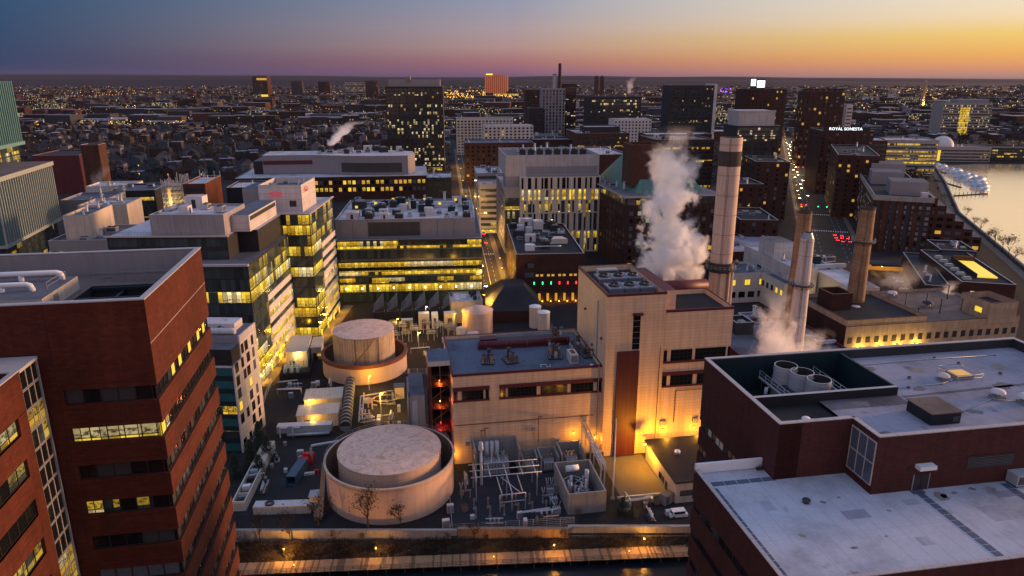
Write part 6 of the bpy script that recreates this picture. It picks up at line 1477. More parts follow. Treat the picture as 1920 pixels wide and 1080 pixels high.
v = Vol(t, -29, -60, 27.5, 58.5)
for k in range(8): v.panel('right', .5, 58, k * 4.4 + 1, k * 4.4 + 4.6, pick([('cur_low', 3), ('cur_mid', 2), ('cur_dark', 2)])); v.panel('front', .5, 27, k * 4.4 + 1, k * 4.4 + 4.6, 'cur_low')
t = thing('finned_tower', 'taller teal finned tower behind the first, its top touching the sky at the left edge', 'office tower', (*at_d(20, 152, 352)[:2], 0), R(14))
zt2 = at_d(20, 152, 352)[2]; zb2 = at_d(35, 268, 352)[2]
b = MB(); b.box(-30, 0, -40, 0, zb2, zt2, 'glass_teal', top='roof_brown'); b.box(-29, -1.5, -39, -1.5, 0, zb2, 'dark_panel'); b.build('wall', t)
for i in range(17): b = MB(); b.box(0, .8, -39.6 + i * 2.35, -39 + i * 2.35, zb2, zt2, 'fin_teal'); b.build('fin', t)
b = MB(); b.box(-30, 1.1, -40, .3, zb2 - .6, zb2 + 1, 'fin_teal'); b.build('bottom_rim', t)
v = Vol(t, -29, -39, 27.5, 37.5); [v.panel('right', .5, 37, zb2 - 9 + k * 4.2, zb2 - 5.4 + k * 4.2, 'cur_mid') for k in range(2)]
FOOT.append((-240, 335, 22, 26, R(14)))

# ------------------------------------------------------------------ further named buildings: (label, px, py, z, pxr, depth, wall, roof, angle, [facade])
def simple(label, px, py, z, pxr, depth, wall, roof, ang=5.5, fac=None, nu=0, cat='building', name='building', Dist=None, faces=('front',), step=3.8, h=1.9, kinds=('hvac', 'stack', 'skylight'), par=.9, cop='coping', z0=1.2):
    t, W, D, z = building(label, px, py, z, pxr, depth, wall, roof, ang, name, cat, Dist=Dist, nu=nu, kinds=kinds, par=par, cop=cop)
    v = Vol(t, 0, 0, W, D)
    for f_ in faces:
        if fac is None: break
        if fac[0] == 'band': v.bands(f_, zs_(z0, z - 2.6, step), h, fac[1])
        elif fac[0] == 'cur': v.bands(f_, zs_(z0, z - 2.6, step), step - .5, fac[1], .5)
        elif fac[0] == 'win': v.put(v.wins(f_, zs_(z0, z - 2.6, step), max(2, int(v.L(f_) / fac[2])), fac[3], h, fac[1], 1.2))
    return t, W, D, z, v
LR = ('front', 'right'); LF = ('front', 'left')
dim = [('glass_dark', 6), ('glass_dimlit', 1), ('glass_slate', 1)]; few = [('glass_dark', 9), ('pane_warm', .55), ('glass_slate', 2), ('glass_dimlit', .8)]; bl = [('band_low', 2), ('band_mid', 1), ('band_dark', 2)]
# left middle
simple('brown ribbed block with a flat black roof right of the finned towers', 60, 292, 34, 148, 55, 'maroon_ribbed', 'roof_black', 9, None)
t_, W_, D_, z_, v_ = simple('tall narrow brick chimney-like tower with an orange-lit side, left of the houses', 150, 272, 44, 184, 12, 'brick_brown', 'roof_pale', 9, None, name='brick_tower', cat='tower', Dist=455)
simple('pale roofed box with three flues right of the finned tower', 117, 405, 27, 166, 24, 'cream_siding', 'roof_grey', 9, None, 3, kinds=('stack',), Dist=268, faces=())
simple('black-fronted box with a cream side wall, behind the three-flue box', 145, 386, 30, 237, 20, 'cream_siding', 'roof_pale', 9, None, 5, Dist=318, kinds=('stack', 'duct'))
b = MB(); b.box(.2, W_ if 0 else 30, -.12, 0, 6, 29.6, 'dark_ribbed'); b.build('dark_cladding', bpy.context.scene.objects[-1]) if 0 else None
simple('low grey roof with pipes left of the black-fronted box', 112, 376, 24, 200, 26, 'grey_panel', 'roof_blue', 9, None, 6, Dist=350)
simple('pale flat-roofed block with steam rising beside it, left of the scaffolding', 160, 350, 20, 245, 22, 'pale_panel', 'roof_pale', 9, None, 4, Dist=430)
simple('dark gable-like shed with a blue-grey roof left of the scaffolding', 205, 358, 18, 290, 30, 'dark_panel', 'roof_blue', 9, ('band', bl), 3, Dist=410)
simple('low grey terrace roof between the brick tower and the glass office', 90, 452, 22, 210, 30, 'grey_panel', 'roof_grey', 5, ('band', bl), 5, Dist=262)
simple('dark shed with a white roof beyond the scaffolding', 424, 352, 16, 490, 30, 'dark_panel', 'roof_pale', 7, None, 3, Dist=440)
# unfinished building in scaffolding
t, W, D, z = building('unfinished building with an orange side wall behind white scaffolding', 342, 345, 20, 384, 34, 'brick_orange', 'roof_pale', 8, 'unfinished_building', 'building', Dist=385)
v = Vol(t, 0, 0, W, D); v.bands('front', zs_(1, z - 3, 3.6), 2.6, [('cream_panel', 2), ('pane_warm', 1), ('charcoal', 1)])
r = random.Random(2)
for i in range(9): b = MB(); b.cyl(1 + i * 1.4, r.uniform(2, D - 2), z - .5, z + r.uniform(2, 4), .1, .1, 'pale_panel', 5); b.build('rebar', t)
pass
t = thing('scaffolding', 'tall white scaffolding tower beside the unfinished building', 'scaffolding', (*at_d(303, 352, 396)[:2], 0), R(8))
b = MB(); hS = 44
for i in range(7):
    for j in range(4): b.cyl(i * 2.2, j * 2.4, 0, hS + r.uniform(0, 5), .13, .13, 'pale_panel', 5)
for k in range(18):
    z = 2 + k * 2.4
    for j in range(4): b.tube([(0, j * 2.4, z), (13.2, j * 2.4, z)], .10, 'pale_panel', 4)
    for i in range(7): b.tube([(i * 2.2, 0, z), (i * 2.2, 7.2, z)], .08, 'pale_panel', 4)
    for i in range(6): b.tube([(i * 2.2, 0, z), (i * 2.2 + 2.2, 0, z + 2.4)], .08, 'cream_panel', 4)
b.build('tube_frame', t); b = MB(); [b.box(0, 13, .2, 6.8, 2 + k * 4.8, 2.1 + k * 4.8, 'wood_deck') for k in range(9)]; b.build('platform', t); b = MB(); b.box(3, 4.4, -.2, 0, 24, 41, 'pane_warm'); b.build('hoist', t); lit(t, (5, -4, 34), 5000, (1, .66, .25), .4)
FOOT.append((*local(t, 6, 3)[:2], 8, 5, 0))
# central street side
simple('white-roofed low block on the left side of the lit street', 800, 333, 13, 846, 30, 'dark_panel', 'roof_pale', 5, ('band', bl), 4, Dist=520)
simple('pale stepped block right of the lit street with a white roof', 893, 325, 22, 947, 40, 'grey_panel', 'roof_pale', 5, ('band', bl), 6, Dist=505, faces=LF)
simple('low white-fronted block in front of the pale stepped block', 898, 345, 14, 936, 14, 'pale_panel', 'roof_pale', 5, ('band', bl), 2, Dist=470, faces=LF)
simple('brick block with yellow windows beyond the lit street', 872, 268, 20, 1000, 40, 'brick_brown', 'roof_blue', 5.5, ('win', few, 5, 2.2), 6, Dist=690)
simple('pale gridded building with rows of windows in the middle distance', 856, 222, 26, 962, 30, 'cream_panel', 'roof_blue', 6, ('win', [('glass_dark', 3), ('glass_slate', 2)], 4.6, 2.6), 4, Dist=980)
simple('pale low block just in front of the gridded building', 908, 236, 18, 1000, 30, 'pale_panel', 'roof_pale', 6, ('win', few, 5, 2.4), 4, Dist=900)
simple('long roofed hall with a dark box on top, right of centre', 1082, 250, 24, 1180, 60, 'brick_brown', 'roof_lavender', 6, ('band', [('band_mid', 2), ('band_low', 1)]), 3, Dist=700)
t_, *_r = building('dark box sitting on the long roofed hall', 1097, 238, 30, 1163, 26, 'dark_panel', 'roof_pale', 6, 'plant_room', 'roof storey', Dist=712), 0
simple('white columned block with a stepped top in the middle distance', 1152, 224, 24, 1222, 30, 'pale_panel', 'roof_pale', 6, ('win', [('glass_dark', 2), ('glass_slate', 1)], 4, 1.8), 3, Dist=900)
simple('brick mall block with green glass roof lights', 1230, 262, 18, 1340, 50, 'brick_brown', 'roof_grey', 6, ('band', bl), 8, Dist=640, kinds=('teal', 'skylight', 'shack'))
simple('long brown block with white skylights behind the green roof', 1212, 252, 17, 1335, 30, 'brick_dark', 'roof_pale', 6, ('win', few, 5, 2), 6, Dist=740)
simple('pale flat roof between the slit-window tower and the green roof', 1124, 290, 22, 1180, 60, 'brick_brown', 'roof_pale', 9, None, 6, Dist=500)
simple('brown low block left of the pale hall, with a lit doorway', 1000, 262, 18, 1075, 30, 'brick_dark', 'roof_grey', 6, ('band', [('band_mid', 1), ('band_dark', 2)]), 4, Dist=720)
# dark office tower and other towers
t, W, D, z, v = simple('wide dark tower of small lit windows standing above the houses', 722, 162, 0, 830, 42, 'dark_panel', 'roof_black', 4, ('band', [('far_mid', 3), ('far_low', 1)]), 0, 'office tower', 'office_tower', Dist=800, step=4.1, h=3.3, z0=12)
v.panel('front', 3, W - 3, .6, 4, 'band_bright'); v.panel('front', W * .62, W - 2, 6, 9.6, 'far_mid')
for i in range(14): b = MB(); v.fb(b, 'front', i * (W - .5) / 13, i * (W - .5) / 13 + .5, 0, .4, 0, z, 'frame_dark'); b.build('pier', t)
b = MB(); b.box(W * .04, W * .95, 8, D - 8, z - .8, z + 7, 'grey_panel'); b.box(W * .36, W * .44, 4, 12, z + 7, z + 10.5, 'grey_panel'); b.build('plant_room', t)
t, W, D, z, v = simple('brown slab tower with a yellow-lit crown far off at the left', 472, 143, 0, 500, 30, 'brick_brown', 'roof_black', -20, ('band', [('far_low', 1)]), 0, 'tower', 'slab_tower', Dist=4000, step=11, h=6)
v.panel('front', W * .3, W - 2, z - 20, z - 9, 'pane_warm'); v.panel('front', W * .3, W - 2, 2, 14, 'pane_yellow')
simple('distant dark twin blocks left of centre', 545, 152, 0, 566, 25, 'charcoal', 'roof_black', 0, ('band', [('far_low', 1)]), Dist=4600, step=14, h=6)
simple('distant reddish block with a stepped top left of the dark tower', 596, 154, 0, 618, 25, 'brick_dark', 'roof_black', 0, ('band', [('far_low', 1)]), Dist=4600, step=14, h=6)
simple('distant pale office with lit ground floor left of the dark tower', 646, 154, 0, 684, 30, 'concrete', 'roof_grey', 5, ('band', [('far_low', 1), ('far_mid', 1)]), Dist=3900, step=11, h=6)
simple('distant office with an arched white top left of the dark tower', 684, 151, 0, 708, 30, 'brick_dark', 'roof_pale', 5, ('band', [('far_low', 1)]), Dist=3800, step=11, h=6)
# glowing curved hotel
x, y, zc = at_d(909, 137, 4300); t = thing('curved_hotel', 'curved bronze tower glowing orange on the horizon', 'hotel', (x, y, 0)); W = width_to((x, y), 0, zc, 953); b = MB(); n = 16
for i in range(n):
    a0, a1 = i / n, (i + 1) / n; c_ = lambda a: (W * a, -18 * math.sin(math.pi * a)); h_ = lambda a: zc * (1 - .10 * a + .03 * (a - .5) ** 2)
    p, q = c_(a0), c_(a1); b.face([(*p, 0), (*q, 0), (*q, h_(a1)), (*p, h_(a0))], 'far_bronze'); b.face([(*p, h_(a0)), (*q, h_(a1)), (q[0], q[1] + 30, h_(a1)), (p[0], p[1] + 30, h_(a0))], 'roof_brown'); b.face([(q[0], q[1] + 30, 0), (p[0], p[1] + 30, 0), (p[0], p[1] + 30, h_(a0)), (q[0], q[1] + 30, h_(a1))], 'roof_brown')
b.face([(0, 30, 0), (0, 0, 0), (0, 0, h_(0)), (0, 30, h_(0))], 'roof_brown'); b.face([(W, 0, 0), (W, 30, 0), (W, 30, h_(1)), (W, 0, h_(1))], 'roof_brown'); b.build('facade', t)
[(lambda k: (k.tube([(W * a_, -18 * math.sin(math.pi * a_) - 1, 2), (W * a_, -18 * math.sin(math.pi * a_) - .6, zc * (.985 - .10 * a_))], 1.6, 'roof_brown', 4), k.build('fin', t)))(MB()) for a_ in [q / 12 for q in range(1, 12)]]; b = MB(); b.box(8, W * .33, -21, -18, zc * .92, zc * .965, 'far_light'); b.build('roof_sign', t); b = MB(); b.box(-10, W + 60, -40, -10, 0, 12, 'cur_bright', top='roof_brown'); b.build('podium', t)
t, W, D, z, v = simple('pale gridded tower in front of two thin far chimneys', 1017, 166, 0, 1060, 26, 'grey_panel', 'roof_grey', 6, ('win', [('glass_dark', 4), ('glass_slate', 2), ('glass_dimlit', 1)], 4.2, 2.2), 0, 'tower', 'slab_tower', Dist=1060, step=4.4, h=3)
simple('dark brown tower right of the pale gridded tower', 1058, 157, 0, 1081, 24, 'brick_dark', 'roof_black', 6, ('band', [('far_low', 3), ('far_mid', 1)]), 0, 'tower', 'slab_tower', Dist=1090, step=4.4, h=3)
simple('brown block left of the pale gridded tower', 985, 168, 0, 1015, 26, 'brick_brown', 'roof_grey', 6, ('band', [('far_low', 1)]), Dist=1350, step=4.4, h=3)
simple('dark low-rise left of the pale gridded tower', 992, 203, 0, 1022, 26, 'dark_panel', 'roof_black', 6, ('band', [('far_low', 1)]), Dist=1000, step=4.4, h=3)
for k, (px, py, r) in enumerate(((1050, 120, 3.4), (1040, 140, 4.2))):
    x, y, zc = at_d(px, py, 1700); t = thing('far_chimney', ['thin tall chimney standing against the pink sky', 'shorter thick chimney beside the thin one on the horizon'][k], 'chimney', (x, y, 0)); b = MB(); b.cyl(0, 0, 0, zc, r * 1.2, r, 'brick_dark' if k == 0 else 'concrete', 14); b.build('flue', t); b = MB(); b.cyl(0, 0, zc, zc + 1.5, r * 1.05, r * 1.05, 'soot', 14); b.build('rim', t)
x, y, zc = at_d(1126, 144, 4600)
for k in range(2): t = thing('far_tower', 'one of two tiny round-topped towers on the horizon', 'tower', (x - 24 + k * 34, y, 0), 0, 'twin towers on the horizon'); b = MB(); b.box(-12, 12, -12, 12, 0, zc, 'brick_brown'); b.build('wall', t); b = MB(); b.cyl(0, 0, zc, zc + 4, 10, 7, 'brick_brown', 10, cone=6); b.build('dome', t)
simple('dark glass office with two bright floors right of the gridded tower', 1107, 181, 0, 1203, 40, 'dark_panel', 'roof_black', 6, ('band', [('far_low', 2), ('far_mid', 2)]), 2, 'office building', 'office_building', Dist=960, step=4.3, h=3)
t, W, D, z, v = simple('grey glass office with white corner edges, right of centre on the skyline', 1258, 160, 0, 1345, 40, 'dark_panel', 'roof_black', 6, ('band', [('far_low', 2), ('far_mid', 1), ('band_dark', 2)]), 2, 'office building', 'office_building', Dist=1100, step=4.3, h=3)
b = MB(); b.box(W - 4, W + .3, -.4, D, 2, z + 2, 'pale_panel'); b.build('corner_fin', t)
t, W, D, z, v = simple('dark brick block carrying two white glowing boards on its roof', 1403, 167, 0, 1476, 40, 'brick_dark', 'roof_black', 6, ('win', [('glass_dark', 9), ('pane_warm', 1)], 5, 2), 0, 'tower', 'slab_tower', Dist=980, step=4.2, h=2.4)
b = MB(); b.box(4, 24, 3, 4, z, z + 13, 'dark_panel'); b.box(4.4, 11, 2.9, 3, z + 4, z + 12.5, 'sign_white'); b.box(13, 23.6, 2.9, 3, z + 2, z + 11, 'sign_white'); b.build('light_board', t)
t, W, D, z, v = simple('pair of joined dark apartment towers with crenellated tops', 1508, 171, 0, 1586, 40, 'brick_dark', 'roof_black', -12, ('win', [('glass_dark', 9), ('pane_warm', .6), ('glass_slate', 2)], 5, 2.2), 0, 'tower', 'apartment_tower', Dist=850, step=4.2, h=2.6, faces=('front', 'left'))
for i in range(7): b = MB(); b.box(i * W / 7, i * W / 7 + W / 12, 0, 8, z, z + 3, 'brick_dark'); b.build('parapet_block', t)
simple('slim white slab beside the dark apartment towers', 1588, 196, 0, 1600, 20, 'pale_panel', 'roof_pale', -12, ('band', [('band_dark', 1)]), Dist=870, step=4.2, h=1.6)
t, W, D, z, v = simple('office of horizontal bands with a lit stair core across the water', 1770, 193, 0, 1862, 40, 'concrete', 'roof_grey', -4, ('band', [('far_low', 2), ('far_mid', 1)]), 2, 'office building', 'office_building', Dist=1300, step=5, h=2.8)
v.panel('front', W * .36, W * .56, 2, z - 8, 'cur_bright'); b = MB(); b.box(W * .3, W * .95, 5, 30, z - 1, z + 6, 'grey_panel'); b.build('plant_room', t)
t, W, D, z, v = simple('dark office of lit windows topped by a pale ribbed drum-like storey', 1382, 236, 0, 1463, 34, 'dark_panel', 'roof_black', 2, ('band', [('far_mid', 2), ('far_low', 1)]), 0, 'office building', 'office_building', Dist=610, step=4, h=2.8)
b = MB(); b.box(2, W - 4, 3, D - 3, z - .8, z + 12, 'pale_ribbed', top='roof_pale'); b.box(1.6, W - 3.6, 2.6, 3, z + 11, z + 12.4, 'coping'); b.build('plant_room', t)
simple('dark brick apartment block in front of the drum-topped office', 1418, 303, 34, 1482, 40, 'brick_dark', 'roof_black', -6, ('win', few, 5, 1.6), 4, Dist=520, faces=LF, step=3.4)
simple('lower dark brick block beside the tall cream chimney', 1385, 345, 26, 1432, 30, 'brick_dark', 'roof_black', 0, ('win', few, 5, 1.6), 4, Dist=470, step=3.4)
simple('low dark building with red-lit shopfronts left of the wide road', 1388, 412, 12, 1460, 40, 'brick_dark', 'roof_black', -4, ('win', few, 5, 1.8), 5, Dist=395)
t, W, D, z, v = simple('dark hotel with white illuminated lettering along its roof', 1541, 245, 0, 1640, 40, 'brick_dark', 'roof_black', -8, ('win', few, 5, 2), 3, 'hotel', 'hotel', Dist=640, step=3.6)
b = MB(); b.box(1, W - 4, -.1, .3, z, z + 3.2, 'dark_panel'); b.build('sign_board', t); text(t, 'ROYAL SONESTA', (W * .45, -.2, z + 1.6), (math.pi / 2, 0, 0), 3.4, 'sign_white', 'sign', .1, 1.05)
t, W, D, z, v = simple('long brick block with lit windows on the right of the wide road', 1572, 290, 30, 1650, 90, 'brick_dark', 'roof_black', -20, ('win', [('glass_dark', 8), ('pane_warm', 1), ('glass_dimlit', 1)], 5, 1.7), 8, 'apartment block', 'apartment_block', Dist=530, faces=LF, step=3.6)
simple('white-roofed brown block behind the long brick block', 1590, 262, 30, 1665, 40, 'brick_brown', 'roof_pale', -18, ('band', bl), 4, Dist=640)
simple('long lit office by the water behind the apartment block', 1655, 262, 22, 1762, 36, 'concrete', 'roof_pale', -10, ('band', [('band_mid', 2), ('band_bright', 1), ('band_low', 1)]), 4, Dist=770)
t, W, D, z, v = simple('grey museum with a pale dome beside the water', 1745, 275, 16, 1860, 36, 'concrete', 'roof_grey', -8, ('band', [('band_low', 2), ('band_mid', 1)]), 3, 'museum', 'museum', Dist=900)
b = MB(); n1, n2 = 24, 8; rD = 13; i0 = len(b.v)
for j in range(n2 + 1):
    for k in range(n1): a_ = math.pi / 2 * j / n2; b.v.append((W * .28 + rD * math.cos(a_) * math.cos(2 * math.pi * k / n1), 16 + rD * math.cos(a_) * math.sin(2 * math.pi * k / n1), z - 1 + rD * math.sin(a_)))
for j in range(n2):
    for k in range(n1): k2 = (k + 1) % n1; b.f.append((i0 + j * n1 + k, i0 + j * n1 + k2, i0 + (j + 1) * n1 + k2, i0 + (j + 1) * n1 + k)); b.m.append(b.mi('pale_panel')); b.s.append(True)
b.build('dome', t); v.panel('front', W * .1, W * .18, 1, 14, 'pane_yellow')
simple('dark low museum wing stretching along the far bank at the right', 1860, 277, 14, 2000, 40, 'dark_panel', 'roof_black', -8, ('band', [('band_low', 2), ('band_mid', 1)]), 3, Dist=900)
x, y, zc = at_d(1737, 149, 2300); t = thing('obelisk', 'tapering stone obelisk lit from below on the far hill', 'monument', (x, y, 0)); b = MB()
for (z0, z1, r0, r1) in ((zc - 78, zc - 7, 6.2, 4.4), (zc - 7, zc, 4.4, .1)):
    for i in range(4): a0, a1 = math.pi / 4 + i * math.pi / 2, math.pi / 4 + (i + 1) * math.pi / 2; b.face([(r0 * math.cos(a0), r0 * math.sin(a0), z0), (r0 * math.cos(a1), r0 * math.sin(a1), z0), (r1 * math.cos(a1), r1 * math.sin(a1), z1), (r1 * math.cos(a0), r1 * math.sin(a0), z1)], 'brick_tan')
b.build('shaft', t); b = MB(); b.box(-14, 14, -14, 14, 0, zc - 78, 'scrub'); b.build('plinth', t); lit(t, (4, -14, zc - 74), 60000, (1, .5, .15), 1)

# ------------------------------------------------------------------ right-hand buildings near the river
t, W, D, z, v = simple('red brick apartment slab with white balconies and grey roof boxes beside the river', 1640, 366, 33, 1752, 140, 'brick_dark', 'roof_black', -21, None, 6, 'apartment block', 'apartment_slab', par=1.2, cop='pale_coping', kinds=('hvac', 'shack', 'skylight'))
b = MB(); b.box(-.3, W + .3, -.3, D + .3, 30.2, 33.0, 'concrete', skip='tb'); b.build('cornice', t)
for i in range(7):
    b = MB(); x = 1.5 + i * (W - 3) / 7; b.box(x, x + (W / 14), -.15, 0, 0, 30.1, 'brick_brown') if i % 2 else b.box(x, x + W / 16, -.12, 0, 0, 30.1, 'charcoal'); b.build('pier', t)
jobs = v.wins('front', zs_(1.2, 28.5, 3.1), 8, 1.9, 1.8, [('glass_dark', 2), ('glass_slate', 3), ('grey_panel', 3)], 1.5, W - 1.2); v.put(jobs, 72)
jobs = v.wins('left', zs_(1.2, 28.5, 3.1), 22, 3.4, 1.7, [('glass_dark', 2), ('glass_slate', 3), ('pale_panel', 3)], 2, D - 2); v.put(jobs, 60)
for (x0, x1, y0, y1, h) in ((W * .3, W * .95, 14, 34, 7), (W * .1, W * .7, 62, 82, 7), (W * .2, W * .9, 104, 124, 8)): b = MB(); b.box(x0, x1, y0, y1, 31.8, 33 + h, 'grey_panel', top='roof_grey'); b.build('plant_room', t)
for k in range(6):                                            # stepped terraces on its river side
    x0 = W + k * 5.2; b = MB(); b.box(x0 + .02, x0 + 5.2, 18, 64 - k * 3, 0, 30 - k * 4.4, 'brick_brown', top='roof_grey'); b.build('terrace', t)
    b = MB(); b.box(x0 + .02, x0 + 5.2, 17.6, 18, 0, 30.6 - k * 4.4, 'brick_brown'); b.build('terrace_wall', t)
    for q in range(int((30 - k * 4.4) / 4)): b = MB(); b.box(x0 + 1, x0 + 4.2, 17.5, 17.62, 1 + q * 4, 3 + q * 4, pick([('glass_dark', 5), ('pane_warm', 1), ('glass_slate', 2)])); b.build('window', t)
FOOT.append((*local(t, W + 15, 45)[:2], 18, 30, R(-21)))
t, W, D, z, v = simple('long low dark hall with a flat black roof below the apartment slab', 1735, 534, 12, 1783, 66, 'brick_dark', 'roof_black', -20, None, 3, par=.6)
t, W, D, z, v = simple('dark curved-front hall with a glowing yellow skylight in its roof', 1803, 528, 15, 1906, 62, 'brick_dark', 'roof_black', -14, None, 0, 'hall', 'hall', par=.7)
b = MB(); b.box(W * .44, W * .86, 12, 42, 14.3, 14.9, 'pane_yellow'); b.build('skylight', t); b = MB(); b.box(W * .42, W * .44, 10, 44, 14.3, 16.4, 'dark_panel'); b.box(W * .44, W * .88, 42, 44, 14.3, 17, 'brick_brown'); b.build('skylight_wall', t)
for i in range(6): o = link('roof_light', unit_mesh('skylight'), t, (4.5, 8 + i * 8, 14.3)); o.scale = (1.2, 1.2, 1.6)
b = MB(); v.fb(b, 'front', 4, 5.6, -.1, .1, 3, 11, 'pane_yellow'); b.build('slit_window', t); b = MB(); v.fb(b, 'front', W * .45, W * .48, -.1, .1, 6, 10, 'grey_panel'); b.build('door', t)
simple('dark box with a blue-glass fascia behind the curved-front hall', 1764, 468, 16, 1832, 24, 'dark_panel', 'roof_black', -14, ('band', [('glass_slate', 1)]), 4, z0=11.5, step=9, h=3.4)
simple('low dark-green roof with white boxes beside the lit garage', 1684, 556, 10, 1722, 40, 'dark_panel', 'roof_black', -20, None, 4, kinds=('skylight',), cop='charcoal')
t = thing('garage_ramp', 'yellow-lit garage entrance behind the single brick chimney', 'garage', (*at(1640, 520), 0), R(-10)); FOOT.append((*at(1650, 516), 12, 12, 0)); b = MB(); b.box(0, 18, 6, 16, 4.6, 5.4, 'dark_panel'); b.box(0, 18, 15.6, 16, 0, 4.6, 'tank_cream'); b.build('wall', t); lit(t, (6, 8, 3.4), 1600, Y, .4); lit(t, (13, 8, 3.4), 1200, Y, .4)
b = MB(); b.cyl(5, 7, 4.3, 4.6, .3, .3, 'bulb_white', 8); b.build('lamp', t)
# low power house with vents
t, W, D, z, v = simple('low tan brick power house with a brown roof of domed vents', 1587, 613, 20, 1913, 36, 'brick_tan', 'roof_brown', 9.6, ('win', [('charcoal', 1)], 3.2, 1.5), 0, 'power house', 'power_house', cop='maroon', z0=14.0, step=40, h=2.0)
b = MB(); b.box(-.06, 0, 0, D, 0, 20, 'brick_dark'); b.build('side_wall', t)
b = MB(); b.shell(30, 30, 20, 22.2, 'brick_tan', 'maroon', .4, 1.2, x0=.1, y0=.1, roof='roof_black'); b.build('raised_roof', t)
b = MB(); b.shell(8, 8.5, 19.8, 27, 'brick_dark', 'rust', .5, 3, x0=3, y0=14, roof='soot'); b.build('roof_tower', t)
b = MB(); b.shell(11, 13, 18, 25.5, 'brick_tan', 'maroon', .4, 2, x0=W - 13, y0=-.2, roof='roof_black'); b.box(W - 13.08, W - 13, 3, 6, 21, 22.8, 'pane_yellow'); b.build('corner_tower', t)
PWR = t
for k, (x, y, s, lab) in enumerate(((15, 17, 1.8, 'pale domed vent near the roof tower of the tan power house'), (44, 17, 2.0, 'black domed vent in the middle of the brown power house roof'), (62, 19, 1.9, 'grey domed vent beside the corner tower of the power house'), (40, 31, 1.9, 'pale domed vent at the back of the brown power house roof'), (19, 30, 1.5, 'domed vent by the foot of the single brick chimney'))):
    hood(lab, x, y, 19.1, PWR, s, ['pale_panel', 'charcoal', 'steel', 'pale_panel', 'pale_panel'][k], 'domed_vent', 'vent', 'domed vents of the power house')
for k in range(7): b = MB(); b.cyl(0, 0, 0, 3 + k % 3, .22, .2, 'dark_steel', 8); b.cyl(0, 0, 3 + k % 3, 3.4 + k % 3, .4, .3, 'dark_steel', 8); solo(b, 'vent_pipe', f'thin black vent pipe on the brown power house roof, one of seven', 'vent pipe', local(PWR, 33 + k * 5.2, 8 + (k * 13) % 24, 19.1), 0, 'vent pipes of the power house')
# low wing where the white chimney stands
simple('low maroon-walled wing at the foot of the white chimney', 1390, 668, 15.5, 1590, 34, 'maroon_ribbed', 'roof_grey', 9.6, None, 6, 'plant wing', 'plant_wing', cop='maroon', kinds=('duct', 'hvac'))
simple('dark lattice-fronted box right of the tall plant block', 1381, 606, 19, 1414, 8, 'dark_ribbed', 'roof_black', 9.6, None, 1)
simple('grey panelled shed right of the dark lattice box', 1413, 606, 15, 1452, 12, 'grey_panel', 'roof_lavender', 9.6, None, 1)
t, W, D, z, v = simple('cream office with four yellow windows behind the tall cream chimney', 1366, 514, 14, 1439, 20, 'cream_panel', 'roof_grey', 9.6, ('win', [('pane_yellow', 3), ('glass_dark', 1)], 5.2, 2.6), 6, z0=8.4, step=20, h=2.6)
v.put(v.wins('front', (2.6,), 4, 3, 2.6, [('glass_dark', 1)], 1.2))
simple('cream wing with a pair of lit side windows joined to the cream office', 1471, 533, 14, 1512, 20, 'cream_panel', 'roof_grey', 9.6, ('win', [('pane_yellow', 1), ('glass_dark', 2)], 4, 1.8), 2, faces=('left',), z0=8.4, step=20, h=2.4)
t, W, D, z, v = simple('white flat-roofed block with a square roof box behind the white chimney', 1490, 504, 20, 1534, 46, 'white_siding', 'roof_pale', 9.6, None, 3)
b = MB(); b.box(1, 11, 20, 34, 19, 27, 'white_siding', top='roof_grey'); b.build('roof_box', t); b = MB(); v.fb(b, 'left', 14, 18, -.1, .08, 11, 14, 'band_low'); b.build('window', t)
simple('wide low building with a lavender roof and skylights behind the tall cream chimney', 1374, 472, 15, 1496, 42, 'brick_dark', 'roof_lavender', 6, ('band', bl), 8, kinds=('skylight', 'hvac', 'duct'))
t, W, D, z, v = simple('pale building with a white roof and green and white chillers right of the white chimney', 1594, 541, 18, 1650, 62, 'cream_panel', 'roof_pale', 4, None, 0, par=.5)
for k, (x, y, kd) in enumerate(((4, 40, 'teal'), (9, 44, 'hvac'), (14, 45, 'hvac'), (4, 32, 'duct'), (11, 33, 'duct'))): o = link('roof_unit', unit_mesh(kd), t, (x, y, 17.5)); o.scale = (1.5, 1.5, 1.7)
lit(t, (-2.5, 30, 9), 2400, (1, .60, .12), .4); lit(t, (-2.5, 14, 9), 1800, (1, .66, .2), .4)
simple('small white lift tower right of the single brick chimney', 1622, 535, 19, 1640, 10, 'white_siding', 'roof_black', 4, None, 0, name='lift_tower', cat='tower')
for i in range(4):
    p = local(PWR, 6 + i * 7, -.4, 12.4); wall_lamp('yellow lamp on the front wall of the tan power house', p, 1500, (1, .62, .10), 'bulb_white', 'lamps on the power house front', off=1.4)
